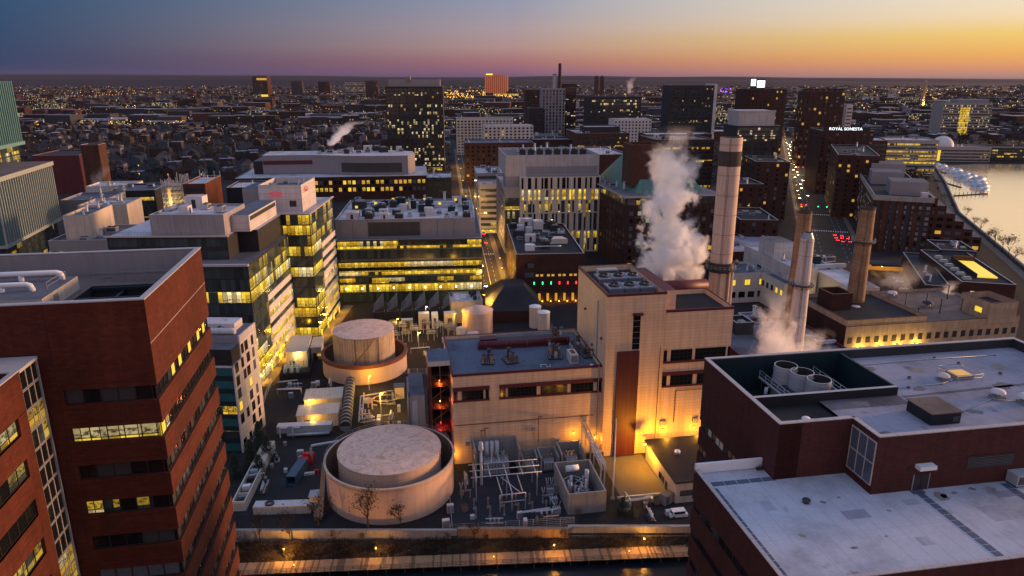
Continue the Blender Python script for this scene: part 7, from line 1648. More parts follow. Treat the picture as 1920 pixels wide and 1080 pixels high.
# ------------------------------------------------------------------ streets, river, hills
def strip(mb, p, q, w, z, m, off=0.0, dash=None):
    L = math.dist(p, q); ux, uy = (q[0] - p[0]) / L, (q[1] - p[1]) / L; nx, ny = uy, -ux
    seg = [(0, L)] if not dash else [(s, min(L, s + dash[0])) for s in np.arange(0, L, dash[0] + dash[1])]
    for a0, a1 in seg:
        P = [(p[0] + ux * s + nx * (off + e), p[1] + uy * s + ny * (off + e), z) for s, e in ((a0, -w / 2), (a0, w / 2), (a1, w / 2), (a1, -w / 2))]
        mb.face([P[0], P[1], P[2], P[3]], m)
S1, S2 = (-5.5, 290.0), (-76.0, 1060.0)       # the lit street
R1_, R2_ = (176.0, 370.0), (500.0, 1300.0)    # the wide road by the river
def kerbed(name, p, q, w, marks):
    b = MB(); strip(b, p, q, w, .02, 'asphalt'); struct(b, name)
    b = MB()
    for s in (-1, 1):
        L = math.dist(p, q); a_ = math.atan2(q[1] - p[1], q[0] - p[0]); nx, ny = math.sin(a_), -math.cos(a_)
        P = [(p[0] + nx * s * w / 2, p[1] + ny * s * w / 2), (q[0] + nx * s * w / 2, q[1] + ny * s * w / 2), (q[0] + nx * s * (w / 2 + 3), q[1] + ny * s * (w / 2 + 3)), (p[0] + nx * s * (w / 2 + 3), p[1] + ny * s * (w / 2 + 3))]
        b.prism(P if s > 0 else P[::-1], 0, .14, 'pavement') if 0 else b.prism(P[::-1] if s > 0 else P, .005, .14, 'pavement')
    struct(b, 'pavement')
    b = MB()
    for off, wd, dash in marks: strip(b, p, q, wd, .028, 'road_paint', off, dash)
    struct(b, 'road_marking')
kerbed('street', S1, S2, 12, [(0, .25, None), (-3, .15, (3, 6)), (3, .15, (3, 6))])
kerbed('road', R1_, R2_, 30, [(-10, .2, (3, 9)), (-6.5, .2, (3, 9)), (10, .2, (3, 9)), (6.5, .2, (3, 9))])
b = MB(); strip(b, R1_, R2_, 3.0, .03, 'scrub'); struct(b, 'road_median')
b = MB()
for d0 in (14, 86): 
    for i in range(9): 
        u = (S2[0] - S1[0]) / 773.2, (S2[1] - S1[1]) / 773.2; c = (S1[0] + u[0] * (d0 + 34), S1[1] + u[1] * (d0 + 34)); strip(b, (c[0] + u[1] * (-5.4 + i * 1.35), c[1] - u[0] * (-5.4 + i * 1.35)), (c[0] + u[1] * (-5.4 + i * 1.35) + u[0] * 3, c[1] - u[0] * (-5.4 + i * 1.35) + u[1] * 3), .6, .03, 'road_paint')
LR_ = math.dist(R1_, R2_); ru = ((R2_[0] - R1_[0]) / LR_, (R2_[1] - R1_[1]) / LR_)
for d0 in (112, 176, 420):
    for i in range(20): c = (R1_[0] + ru[0] * d0 + ru[1] * (-14 + i * 1.45), R1_[1] + ru[1] * d0 - ru[0] * (-14 + i * 1.45)); strip(b, c, (c[0] + ru[0] * 4, c[1] + ru[1] * 4), .7, .034, 'road_paint')
struct(b, 'crossing')
b = MB(); cross = [((-420, 205 + 290), (180, 262 + 290)), ((-330, 735), (330, 800)), ((-600, 900), (480, 1010)), ((40, 640), (330, 690))]
for p, q in cross: strip(b, p, q, 10, .012, 'asphalt')
struct(b, 'side_street')
riv = [(232, 262), (283, 382), (345, 544), (432, 712), (500, 850), (560, 872), (700, 860), (1500, 900), (2200, 800), (1500, 200), (240, 150)]
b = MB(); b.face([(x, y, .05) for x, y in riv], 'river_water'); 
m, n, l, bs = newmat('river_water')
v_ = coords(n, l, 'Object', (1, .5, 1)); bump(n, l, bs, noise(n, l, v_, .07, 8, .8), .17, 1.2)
bs.inputs['Base Color'].default_value = (.90, .68, .42, 1); bs.inputs['Roughness'].default_value = .07; bs.inputs['IOR'].default_value = 2.6; bs.inputs['Metallic'].default_value = .55  # golden sky reflection put into the base colour and metallic of the water
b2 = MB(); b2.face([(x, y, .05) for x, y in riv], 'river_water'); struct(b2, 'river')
b = MB(); bank = [(238, 268), (283, 382), (345, 544), (432, 712), (500, 850)]
for p, q in zip(bank, bank[1:]): strip(b, p, q, 14, .02, 'scrub', -11)
struct(b, 'river_bank')
b = MB()
for p, q in zip(bank, bank[1:]): strip(b, p, q, 4, .03, 'pavement', -5.5)
struct(b, 'river_path')
t = thing('river_wall', 'low stone wall along the river walk', 'wall', (0, 0, 0)); b = MB()
for p, q in zip(bank, bank[1:]):
    a_ = math.atan2(q[1] - p[1], q[0] - p[0]); nx, ny = math.sin(a_), -math.cos(a_); b.prism([(p[0] - nx, p[1] - ny), p, q, (q[0] - nx, q[1] - ny)][::-1], 0, 1.1, 'concrete')
b.build('wall', t)
def hill_ridge(name, D, z_of, seed, step=220, th=900):
    r = random.Random(seed); b = MB(); xs = np.arange(-D * .9, D * .95, step); ph = [r.uniform(0, 6.3) for _ in range(6)]
    def hgt(x): 
        a = sum(math.sin(x / (2600 / (k + 1)) + ph[k]) / (k + 1.2) for k in range(6)); return max(4, z_of(x / D) + a * D / 900)
    for x0, x1 in zip(xs, xs[1:]):
        h0, h1 = hgt(x0), hgt(x1)
        b.face([(x0, D, 0), (x1, D, 0), (x1, D + th * .6, h1 * .75), (x0, D + th * .6, h0 * .75)], 'hill', True); b.face([(x0, D + th * .6, h0 * .75), (x1, D + th * .6, h1 * .75), (x1, D + th, h1), (x0, D + th, h0)], 'hill', True); b.face([(x0, D + th, h0), (x1, D + th, h1), (x1, D + th * 2.4, 0), (x0, D + th * 2.4, 0)], 'hill', True)
    struct(b, name)
hill_ridge('hill', 9000, lambda a: 78 - 62 * max(-.6, min(.6, a)), 1); hill_ridge('hill', 14500, lambda a: 128 - 66 * max(-.6, min(.7, a)), 2, 300)

b = MB(); b.face([(-77.2, 262, .016), (-73.4, 262, .016), (-72.6, 312, .016), (-77.0, 312, .016)], 'pavement'); b.face([(-85.6, 222, .016), (-82, 222, .016), (-82, 268, .016), (-85.6, 268, .016)], 'pavement'); struct(b, 'footpath')
# ------------------------------------------------------------------ trees
def tree_meshes(seed, h=9.0, leaf='twig', dens=420, bare=True):
    r = random.Random(seed); tr = MB(); cr = MB(); tips = []
    def grow(p, d, L, rad, lev):
        q = tuple(p[i] + d[i] * L for i in range(3)); mid = tuple((p[i] + q[i]) / 2 + r.uniform(-.06, .06) * L for i in range(3))
        (tr if lev < 2 else cr).tube([p, mid, q], rad, 'bark' if lev < 2 else leaf, 5 if lev < 2 else 3, rad * .55)
        if lev >= 4: tips.append(q); return
        for _ in range(r.choice((3, 3, 4)) if lev else 5):
            a_, s = r.uniform(0, 6.28), r.uniform(.35, .85)
            nd = [d[0] + math.cos(a_) * s, d[1] + math.sin(a_) * s, d[2] + r.uniform(-.15, .25)]; k = math.sqrt(sum(c * c for c in nd)); grow(q, [c / k for c in nd], L * r.uniform(.58, .8), rad * .55, lev + 1)
    grow((0, 0, 0), (0, 0, 1), h * .30, h * .022, 0)
    for _ in range(dens):
        c = r.choice(tips); p = [c[i] + r.gauss(0, h * .055) for i in range(3)]; s = h * r.uniform(.012, .035); d = [r.gauss(0, 1) for _ in range(3)]
        cr.face([p, (p[0] + d[0] * s, p[1] + d[1] * s, p[2] + d[2] * s), (p[0] + d[1] * s * .35, p[1] - d[0] * s * .35, p[2] + d[2] * s * .6)], leaf)
    return tr.mesh('trunk'), cr.mesh('crown')
def conifer_meshes(seed, h=12.0, w=3.6):
    r = random.Random(seed); tr = MB(); cr = MB(); tr.cyl(0, 0, 0, h * .9, .25, .06, 'bark', 7)
    for _ in range(1500):
        t_ = r.random() ** .8; z = h * (.06 + .94 * t_); rr = w * (1 - t_) ** .8 * math.sqrt(r.random()) * (1 + .25 * math.sin(z * 3 + seed)); a_ = r.uniform(0, 6.28); s = r.uniform(.18, .5)
        p = (rr * math.cos(a_), rr * math.sin(a_), z); dx, dy = math.cos(a_) * s * 1.6, math.sin(a_) * s * 1.6
        cr.face([p, (p[0] + dx - dy * .4, p[1] + dy + dx * .4, p[2] - s * .7), (p[0] + dx + dy * .4, p[1] + dy - dx * .4, p[2] - s * .5)], 'evergreen')
    return tr.mesh('trunk'), cr.mesh('crown')
BT = [tree_meshes(s) for s in (1, 2, 3)]; CT = [conifer_meshes(s) for s in (1, 2)]
def tree(label, x, y, s, kind, v, group=None, z=0.0, name=None):
    t = thing(name or ('bare_tree' if kind == 'bare' else 'evergreen_tree'), label, 'tree', (x, y, z), rng.uniform(0, 6.28), group)
    tr, cr = (BT if kind == 'bare' else CT)[v % (3 if kind == 'bare' else 2)]
    for nme, me in (('trunk', tr), ('crown', cr)): o = link(nme, me, t); o.scale = (s, s, s * rng.uniform(.9, 1.1))
    return t
for i, (x, y, s) in enumerate(((-66, 166, .55), (-69.5, 170, .7), (-66.5, 174, .6), (-70, 178.5, .75), (-72, 165, .6))): tree('dense dark evergreen beside the white and teal block', x, y, s, 'ever', i, 'evergreens below the white block')
tree('dark evergreen shrub at the front of the orange-lit apron', 26.4, 148.6, .42, 'ever', 0, name='evergreen_shrub'); tree('low dark evergreen bush by the equipment pen wall', 28.6, 147.4, .3, 'ever', 1, name='evergreen_shrub')
tree('small bare tree left of the big round tank by its cabin', -44.2, 141.8, 1.15, 'bare', 0); tree('tall bare tree in front of the big round tank', -33, 141.8, 1.35, 'bare', 1); tree('small bare tree at the right front of the big round tank', -25.6, 142.6, .85, 'bare', 2); tree('bare shrub at the left end of the canal bank', -57, 139, .9, 'bare', 1, z=-1)
tree('bare tree standing on the canal bank left of the tank', -50, 138.6, 1.0, 'bare', 2, z=-1); tree('bare bush at the canal wall by the switchyard', -8.5, 139.4, .6, 'bare', 0, z=-.6); tree('bare bush in front of the equipment pen', 15.4, 144.5, .5, 'bare', 1)
r = random.Random(44)
for i in range(14): tree('leafless scrub on the canal bank', -60 + i * 6.7 + r.uniform(-2, 2), 137.4 + r.uniform(-1.4, 1.2) + i * .12, r.uniform(.28, .5), 'bare', i, 'scrub bushes on the canal bank', -1.1, 'scrub_bush')
for i, (px, py, s) in enumerate(((1850, 437, 1.3), (1868, 452, 1.0), (1878, 462, 1.7), (1893, 470, 1.3), (1905, 482, 1.6), (1916, 492, 1.4), (1838, 424, 1.0), (1822, 410, 1.1), (1800, 396, .9), (1782, 378, 1.0), (1768, 362, .8))):
    x, y = at(px, py); tree('bare tree on the river walk against the golden water', x - 6, y - 2, s, 'bare', i, 'bare trees along the river walk')

# ------------------------------------------------------------------ cars, lamps, signals, boats
def car_proto():
    t = thing('car', '', 'car', (0, 0, 0)); b = MB()
    b.prism([(-.9, -2.2), (.9, -2.2), (.9, 2.2), (-.9, 2.2)], .35, .95, 'car_paint'); b.build('body', t)
    b = MB(); i = len(b.v); b.v += [(-.8, -1.5, .95), (.8, -1.5, .95), (.8, 1.0, .95), (-.8, 1.0, .95), (-.65, -1.0, 1.45), (.65, -1.0, 1.45), (.65, .5, 1.45), (-.65, .5, 1.45)]
    for q in ((0, 1, 5, 4), (1, 2, 6, 5), (2, 3, 7, 6), (3, 0, 4, 7)): b.f.append(tuple(i + k for k in q)); b.m.append(b.mi('glass_dark')); b.s.append(False)
    b.f.append((i + 4, i + 5, i + 6, i + 7)); b.m.append(b.mi('car_paint')); b.s.append(False); b.build('cabin', t)
    for x in (-.9, .7):
        for y in (-1.4, 1.4): b = MB(); b.tube([(x, y, .33), (x + .2, y, .33)], .33, 'dark_steel', 10); b.build('wheel', t)
    for x in (-.75, .45): b = MB(); b.box(x, x + .3, -2.26, -2.2, .6, .85, 'tail_glow'); b.build('tail_light', t); b = MB(); b.box(x, x + .3, 2.2, 2.26, .55, .75, 'head_glow'); b.build('headlight', t)
    return t
plain('car_paint', (.06, .06, .07), .3, .2, spec=.6); CAR = None
def car(x, y, a, label, group):
    global CAR
    t = car_proto() if CAR is None else copy_tree(CAR); CAR = CAR or t
    t.location = (x, y, .03); t.rotation_euler = (0, 0, a); tag(t, label, 'car', group); return t
ra = math.atan2(ru[1], ru[0]) - math.pi / 2; sa_ = math.atan2(S2[1] - S1[1], S2[0] - S1[0]) - math.pi / 2; su = ((S2[0] - S1[0]) / math.dist(S1, S2), (S2[1] - S1[1]) / math.dist(S1, S2))
def onroad(d, off): return (R1_[0] + ru[0] * d + ru[1] * off, R1_[1] + ru[1] * d - ru[0] * off)
def onst(d, off): return (S1[0] + su[0] * d + su[1] * off, S1[1] + su[1] * d - su[0] * off)
r = random.Random(6)
for i in range(9): car(*onroad(82 + (i // 3) * 8 + r.uniform(-3, 3), 4.8 + (i % 3) * 3.5 + r.uniform(-.5, .5)), ra + r.uniform(-.03, .03), 'dark car with red tail lights queuing on the wide road before the crossing', 'cars queuing on the wide road')
for i in range(26): o_ = r.choice((4.8, 8.3, 11.8)); car(*onroad(300 + i * 22 + r.uniform(-5, 5), o_), ra, 'tiny car with red tail lights far along the wide road', 'far cars driving away on the wide road')
for i in range(26): o_ = r.choice((-4.8, -8.3, -11.8)); car(*onroad(250 + i * 24 + r.uniform(-5, 5), o_), ra + math.pi, 'tiny car with headlights on coming along the wide road', 'oncoming cars on the wide road')
for i in range(7): car(*onst(150 + i * 26 + r.uniform(-5, 5), 2.8), sa_, 'dark car with red tail lights on the lit street', 'cars driving away on the lit street')
for i in range(8): car(*onst(20 + i * 36 + r.uniform(-5, 5), -2.8), sa_ + math.pi, 'dark car with headlights on, coming down the lit street', 'oncoming cars on the lit street')
def street_lamp(x, y, a, label, group, power, h=8, col=(1, .50, .08), bulb='bulb_amber', s=1.0):
    t = thing('street_lamp', label, 'street lamp', (x, y, .1), a, group); b = MB(); b.cyl(0, 0, 0, h, .10 * s, .07 * s, 'dark_steel', 6); b.tube([(0, 0, h), (1.6, 0, h + .3)], .06 * s, 'dark_steel', 5); b.build('post', t)
    b = MB(); b.box(1.2, 2.2, -.2 * s, .2 * s, h + .2, h + .36, 'dark_steel'); b.build('lamp_head', t); b = MB(); b.box(1.25, 2.15, -.18 * s, .18 * s, h + .08, h + .2, bulb); b.build('lens', t)
    if power: lit(t, (1.7, 0, h - .2), power, col, .3)
for i in range(13): street_lamp(*onst(12 + i * 46, 7.4 if i % 2 else -7.4), sa_ + (math.pi if i % 2 else 0), 'amber street lamp along the lit street', 'street lamps on the lit street', 14000, s=1.5)
for i in range(16): street_lamp(*onroad(40 + i * 58, -16.5), ra, 'street lamp on the left kerb of the wide road', 'street lamps on the wide road', 5000 if i < 6 else 14000, 9, (1, .6, .2), s=1.6)
for x, y in ((-8, 372), (4, 345)): lit(street_lamp(x + 3, y, 2.6, 'amber street lamp at the corner of the brick warehouse', 'lamps at the warehouse corner', 2600, 7) or CAR, (0, 0, 0), 0.0) if 0 else street_lamp(x + 3, y, 2.6, 'amber street lamp at the corner of the brick warehouse', 'lamps at the warehouse corner', 16000, 7, s=1.5)
def signal(x, y, a, col, label, group):
    t = thing('traffic_light', label, 'traffic light', (x, y, .1), a, group); b = MB(); b.cyl(0, 0, 0, 6, .12, .1, 'dark_steel', 6); b.box(-.3, .3, -.2, .2, 6, 7.6, 'dark_panel'); b.build('post', t)
    b = MB(); b.cyl(0, 0, 0, .1, .42, .42, col, 10); o = b.build('lens', t, (0, -.22, 7.2 if col == 'bulb_red' else 6.4)); o.rotation_euler = (math.pi / 2, 0, 0)
for i in range(2): signal(*onroad(176, -14 + i * 3.4), ra, 'bulb_red', 'traffic light showing red at the near crossing of the wide road', 'red signals at the near crossing')
for i in range(3): signal(*onroad(176, -2 + i * 6), ra, 'bulb_green', 'traffic light showing green at the near crossing of the wide road', 'green signals at the near crossing')
for i in range(5): signal(*onroad(430, -8 + i * 4.6), ra, 'bulb_red', 'traffic light showing red at the far crossing of the wide road', 'red signals at the far crossing')
for i in range(3): signal(*onroad(700, -10 + i * 8), ra, 'bulb_green', 'traffic light showing green farthest along the wide road', 'green signals far along the road')
def boat():
    t = thing('covered_boat', '', 'boat', (0, 0, .05)); b = MB(); P = [(-2, -7), (2, -7), (2.2, 1), (1.3, 5), (0, 8), (-1.3, 5), (-2.2, 1)]; b.prism(P, -.3, 1.5, 'white_paint'); b.build('hull', t)
    b = MB(); i0 = len(b.v)
    secs = [(-7.1, 1.9, 2.2), (-3, 2.1, 4.4), (1, 2.2, 4.6), (5, 1.4, 3.2), (8, .15, 1.9)]
    for y, w, h in secs: b.v += [(-w, y, 1.4), (-w * .8, y, 1.4 + (h - 1.4) * .7), (0, y, h), (w * .8, y, 1.4 + (h - 1.4) * .7), (w, y, 1.4)]
    for k in range(4):
        for q in range(4): b.f.append((i0 + k * 5 + q + 1, i0 + k * 5 + q, i0 + (k + 1) * 5 + q, i0 + (k + 1) * 5 + q + 1)); b.m.append(b.mi('shrink_wrap')); b.s.append(True)
    b.face([b.v[i0 + q] for q in range(5)], 'shrink_wrap'); b.build('cover', t); return t
bt = None; k = 0
for row in range(7):
    for i in range((2, 3, 4, 4, 3, 2, 1)[row]):
        px_, py_ = 1744 + row * 14.5 + i * 12, 313 + row * 7.8 + i * 1.2
        x, y = at(px_, py_); o = boat() if bt is None else copy_tree(bt); bt = bt or o
        o.location = (x + 8, y, .05); o.rotation_euler = (0, 0, R(-68 + rng.uniform(-8, 8))); s_ = rng.uniform(.75, 1.1); o.scale = (1.2 * s_, 1.05 * s_, 1.15 * s_); tag(o, 'boat wrapped in pale blue-white plastic at the marina', 'boat', 'wrapped boats at the marina')
t = thing('dock', 'dark floating dock with thin posts beside the wrapped boats', 'dock', (0, 0, 0)); b = MB()
for px0, py0, px1, py1 in ((1790, 368, 1852, 364), (1752, 338, 1800, 352), (1744, 318, 1790, 330)):
    p, q = at(px0, py0), at(px1, py1); L = math.dist(p, q); a_ = math.atan2(q[1] - p[1], q[0] - p[0]); nx, ny = -math.sin(a_) * 1.6, math.cos(a_) * 1.6
    b = MB(); b.prism([p, q, (q[0] + nx, q[1] + ny), (p[0] + nx, p[1] + ny)], .06, .7, 'bark')
    for s in np.linspace(0, 1, 9): x, y = p[0] + (q[0] - p[0]) * s, p[1] + (q[1] - p[1]) * s; b.cyl(x, y, 0, 3.2, .25, .25, 'bark', 6)
    b.build('deck', t)

# ------------------------------------------------------------------ houses, blocks, trees of the city
plain('house_white', (.20, .19, .21), .8, streak=.2); plain('house_grey', (.045, .045, .052), .8, streak=.2); plain('house_blue', (.055, .085, .105), .8, streak=.2); plain('house_brown', (.06, .034, .024), .85, streak=.2); plain('house_tan', (.08, .06, .045), .85, streak=.2)
plain('shingle', (.024, .021, .024), .9, var=.4); plain('roof_flat', (.22, .21, .26), .8, var=.3, scale=.15)
FOOT += [(S1[0] + su[0] * d, S1[1] + su[1] * d, 13, 20, 0) for d in range(0, 760, 30)] + [(R1_[0] + ru[0] * d, R1_[1] + ru[1] * d, 24, 26, 0) for d in range(-20, 960, 40)] + [(-30, 120, 70, 150, 0), (60, 150, 90, 90, 0)]
def inriver(x, y):
    c = False; n = len(riv)
    for i in range(n):
        (x0, y0), (x1, y1) = riv[i], riv[i - 1]
        if (y0 > y) != (y1 > y) and x < (x1 - x0) * (y - y0) / (y1 - y0) + x0: c = not c
    return c or x > 225 + (y - 262) * .46 - 18 and y < 900
hm = {}
def house_mesh(w, d, h, kind, wall, roof):
    b = MB(); b.box(0, w, 0, d, 0, h, wall); wm_ = b.mesh('wall'); b = MB()
    if kind == 'flat': b.box(-.3, w + .3, -.3, d + .3, h, h + .5, roof); b.box(w * .3, w * .45, d * .5, d * .6, h + .5, h + 1.9, 'brick_brown')
    elif kind == 'gable': b.face([(-.4, -.4, h - .2), (w / 2, -.4, h + w * .34), (w / 2, d + .4, h + w * .34), (-.4, d + .4, h - .2)][::-1], roof); b.face([(w + .4, -.4, h - .2), (w + .4, d + .4, h - .2), (w / 2, d + .4, h + w * .34), (w / 2, -.4, h + w * .34)], roof); b.face([(0, 0, h), (w, 0, h), (w / 2, 0, h + w * .33)], wall); b.face([(w, d, h), (0, d, h), (w / 2, d, h + w * .33)], wall)
    else:
        q = min(w, d) * .35
        for P in ([(-.3, -.3, h), (w + .3, -.3, h), (w - q, q, h + 3), (q, q, h + 3)], [(w + .3, -.3, h), (w + .3, d + .3, h), (w - q, d - q, h + 3), (w - q, q, h + 3)], [(w + .3, d + .3, h), (-.3, d + .3, h), (q, d - q, h + 3), (w - q, d - q, h + 3)], [(-.3, d + .3, h), (-.3, -.3, h), (q, q, h + 3), (q, d - q, h + 3)], [(q, q, h + 3), (w - q, q, h + 3), (w - q, d - q, h + 3), (q, d - q, h + 3)]): b.face(P, roof)
    return wm_, b.mesh('roof')
CN = {'house_white': 'white', 'house_grey': 'grey', 'house_blue': 'blue-grey', 'house_brown': 'brown', 'house_tan': 'tan'}
r = random.Random(99); HV = []
for wall in CN:
    for kind in ('flat', 'gable', 'hip'):
        for _ in range(2):
            w, d, h = r.uniform(8, 13), r.uniform(11, 19), r.uniform(7, 11.5); rf = 'roof_flat' if kind == 'flat' and r.random() < .55 else 'shingle'
            HV.append((wall, kind, rf, w, d, h, house_mesh(w, d, h, kind, wall, rf)))
lamp_win = MB(); lamp_win.box(0, 1.1, -.06, .02, 0, 1.5, 'pane_yellow'); lamp_win = lamp_win.mesh('window')
dk_win = MB(); [dk_win.box(x, x + 1.0, -.05, .02, 0, 1.5, 'glass_dark') for x in (0,)]; dk_win = dk_win.mesh('window')
nh = 0; tries = 0
while nh < 285 and tries < 9000:
    tries += 1; px, py = r.uniform(100, 760) if r.random() < .8 else r.uniform(760, 1400), 218 + 120 * r.random() ** 1.1
    x, y = at(px, py)
    if px > 740 and py > 262: continue
    if not free(x, y, 7) or inriver(x, y): continue
    wall, kind, rf, w, d, h, (m1, m2) = r.choice(HV); a_ = R(9 + r.choice((0, 0, 90)) + r.uniform(-4, 4))
    where = 'left of the dark tower' if px < 740 else 'right of the dark tower'
    far_ = 'near' if y < 750 else 'mid' if y < 1100 else 'far'
    t = thing('house', f'{CN[wall]} house with a {"pale flat" if rf == "roof_flat" else "dark " + kind} roof, {far_} rows {where}', 'house', (x, y, 0), a_, f'{CN[wall]} {kind} houses, {far_} rows, {"left" if px < 740 else "right"} of the tower')
    link('wall', m1, t); link('roof', m2, t)
    if y < 900:
        for q in range(3): link('window', lamp_win if r.random() < .10 else dk_win, t, (w * (.15 + .28 * q), 0, r.choice((1.6, 4.6, 4.6)) if h > 6 else 1.6))
    FOOT.append((x + w / 2, y + d / 2, w * .7, d * .6, 0)); nh += 1
nb = 0; tries = 0; BL = ['brown', 'grey', 'pale', 'dark']
while nb < 120 and tries < 6000:
    tries += 1; px, py = r.uniform(780, 1760), 186 + 110 * r.random()
    x, y = at(px, py)
    w, d, h = r.uniform(20, 60), r.uniform(18, 45), r.choice((6, 8, 10, 12, 14, 18, 24)) * r.uniform(.8, 1.2)
    if not free(x + w / 2, y + d / 2, max(w, d) * .62) or inriver(x + w / 2, y): continue
    k = r.randrange(4); wall = ['brick_brown', 'grey_panel', 'pale_panel', 'brick_dark'][k]; roof = r.choice(['roof_lavender', 'roof_grey', 'roof_black', 'roof_blue', 'roof_pale'])
    t = thing('city_block', f'{BL[k]} flat-roofed block with a {roof[5:]} roof in the {"near" if y < 900 else "middle" if y < 1300 else "far"} city', 'building', (x, y, 0), R(6 + r.uniform(-3, 3)), f'{BL[k]} blocks with {roof[5:]} roofs, {"near" if y < 900 else "middle" if y < 1300 else "far"} city')
    b = MB(); b.shell(w, d, 0, h, wall, 'coping', .4, .7); b.build('wall', t); b = MB(); b.face([(.4, .4, h - .7), (w - .4, .4, h - .7), (w - .4, d - .4, h - .7), (.4, d - .4, h - .7)], roof); b.build('roof', t)
    v = Vol(t, 0, 0, w, d); v.bands('front', zs_(1.2, h - 2, 3.8), 1.9, [('far_low', 4), ('far_mid', 1.2), ('band_dark', 3)], 1.2)
    units(t, r.choice((0, 1, 2, 3)), 1, w - 1, 1, d - 1, h - .7, ['hvac', 'shack', 'stack', 'dark_hvac'], nb, 1, 1.7); FOOT.append((x + w / 2, y + d / 2, w / 2, d / 2, 0)); nb += 1
nt = 0; tries = 0
while nt < 230 and tries < 6000:
    tries += 1; px, py = (r.uniform(90, 900) if r.random() < .75 else r.uniform(900, 1600)), 222 + 118 * r.random()
    x, y = at(px, py)
    if not free(x, y, 1) or inriver(x, y): continue
    tree(f'bare winter tree standing among the houses in the {"near" if y < 750 else "far"} rows', x, y, r.uniform(.9, 1.5), 'bare', nt, f'winter trees among the houses, {"near" if y < 750 else "far"} rows'); nt += 1

# ------------------------------------------------------------------ what nobody could count, out to the horizon
nr = np.random.default_rng(5)
def scatter(n, y0, y1, x0=-160, x1=2080, pw=1.0):
    out = []
    while len(out) < n:
        px, py = nr.uniform(x0, x1), y0 + (y1 - y0) * nr.random() ** pw; x, y = at(px, py)
        if inriver(x, y) and y < 2000: continue
        if y < 1500 and not free(x, y, 9): continue
        out.append((x, y))
    return np.array(out)
def mass_boxes(name, pts, sizes, mats, roofs, flat=.6):
    b = MB(); ids = [b.mi(k) for k in mats]; rid = [b.mi(k) for k in roofs]
    for (x, y), (w, d, h) in zip(pts, sizes):
        a_ = R(6) + nr.choice([0, .2, -.2]); c, s = math.cos(a_) * .5, math.sin(a_) * .5; P = [(x - w * c + d * s, y - w * s - d * c), (x + w * c + d * s, y + w * s - d * c), (x + w * c - d * s, y + w * s + d * c), (x - w * c - d * s, y - w * s + d * c)]
        i = len(b.v); b.v += [(*p, 0) for p in P] + [(*p, h) for p in P]; mi = ids[nr.integers(len(ids))]
        for q in ((0, 1, 5, 4), (1, 2, 6, 5), (2, 3, 7, 6), (3, 0, 4, 7)): b.f.append(tuple(i + k for k in q)); b.m.append(mi); b.s.append(False)
        if nr.random() < flat: b.f.append((i + 4, i + 5, i + 6, i + 7)); b.m.append(rid[nr.integers(len(rid))]); b.s.append(False)
        else:
            b.v += [((b.v[i + 4][0] + b.v[i + 5][0]) / 2, (b.v[i + 4][1] + b.v[i + 5][1]) / 2, h + w * .3), ((b.v[i + 6][0] + b.v[i + 7][0]) / 2, (b.v[i + 6][1] + b.v[i + 7][1]) / 2, h + w * .3)]
            for q in ((4, 8, 9, 7), (5, 6, 9, 8), (4, 5, 8), (6, 7, 9)): b.f.append(tuple(i + k for k in q)); b.m.append(b.mi('shingle')); b.s.append(False)
    return tag(b.build(name), None, None, None, 'stuff')
p_ = scatter(3600, 172, 262); k_ = p_[:, 1] / 1340
mass_boxes('far_houses', p_, np.stack([nr.uniform(8, 16, 3600), nr.uniform(9, 20, 3600), nr.uniform(6, 12, 3600)], 1), ['house_white', 'house_white', 'house_grey', 'house_grey', 'house_brown', 'house_tan', 'brick_dark'], ['roof_flat', 'roof_flat', 'shingle', 'roof_pale', 'roof_black'], .6)
p_ = scatter(1500, 157, 176); k_ = p_[:, 1] / 1340 * nr.uniform(2, 7, 1500)
mass_boxes('far_rooftops', p_, np.stack([k_, k_, np.minimum(k_ * .35, nr.uniform(8, 24, 1500))], 1), ['house_grey', 'house_brown', 'house_tan', 'brick_dark', 'house_white'], ['roof_flat', 'shingle', 'roof_grey', 'roof_black'], .8)
p_ = scatter(560, 170, 240); mass_boxes('far_buildings', p_, np.stack([nr.uniform(25, 90, 560), nr.uniform(20, 50, 560), nr.uniform(8, 26, 560)], 1), ['far_low', 'brick_dark', 'brick_brown', 'house_grey', 'far_mid', 'far_low', 'house_tan'], ['roof_grey', 'roof_grey', 'roof_black', 'roof_flat', 'roof_lavender'], 1)
b = MB(); mi = b.mi('twig')                                   # tree mass between the houses: clumps of twig-sized faces
TP = scatter(6600, 163, 345, pw=1.0)
for x, y in TP:
    s = max(4.2, y / 1340 * 3.4) * nr.uniform(.7, 1.5); hh = min(s * 1.5, 13)
    for _ in range(24):
        q = nr.normal(0, 1, 3); cx, cy, cz = x + q[0] * s * .45, y + q[1] * s * .45, hh * .62 + q[2] * hh * .22; e = nr.normal(0, 1, (3, 3)) * s * .20; i = len(b.v)
        b.v += [(cx + e[k, 0], cy + e[k, 1], max(.1, cz + e[k, 2])) for k in range(3)]; b.f.append((i, i + 1, i + 2)); b.m.append(mi); b.s.append(False)
tag(b.build('far_trees'), None, None, None, 'stuff')
def mass_lights(name, pts, zs, m, size):
    b = MB(); mi = b.mi(m)
    for (x, y), z in zip(pts, zs):
        s = y / 1340 * size * nr.uniform(.6, 1.5); i = len(b.v); b.v += [(x - s, y, z), (x, y - s, z), (x + s, y, z), (x, y + s, z), (x, y, z + s), (x, y, z - s)]
        for q in ((0, 1, 4), (1, 2, 4), (2, 3, 4), (3, 0, 4), (1, 0, 5), (2, 1, 5), (3, 2, 5), (0, 3, 5)): b.f.append(tuple(i + k for k in q)); b.m.append(mi); b.s.append(False)
    return tag(b.build(name), None, None, None, 'stuff')
def zz_(p): return 4 + nr.uniform(0, 9, len(p))
p_ = scatter(900, 160, 300, pw=1.7); mass_lights('far_street_lights', p_, zz_(p_), 'far_light', .34)
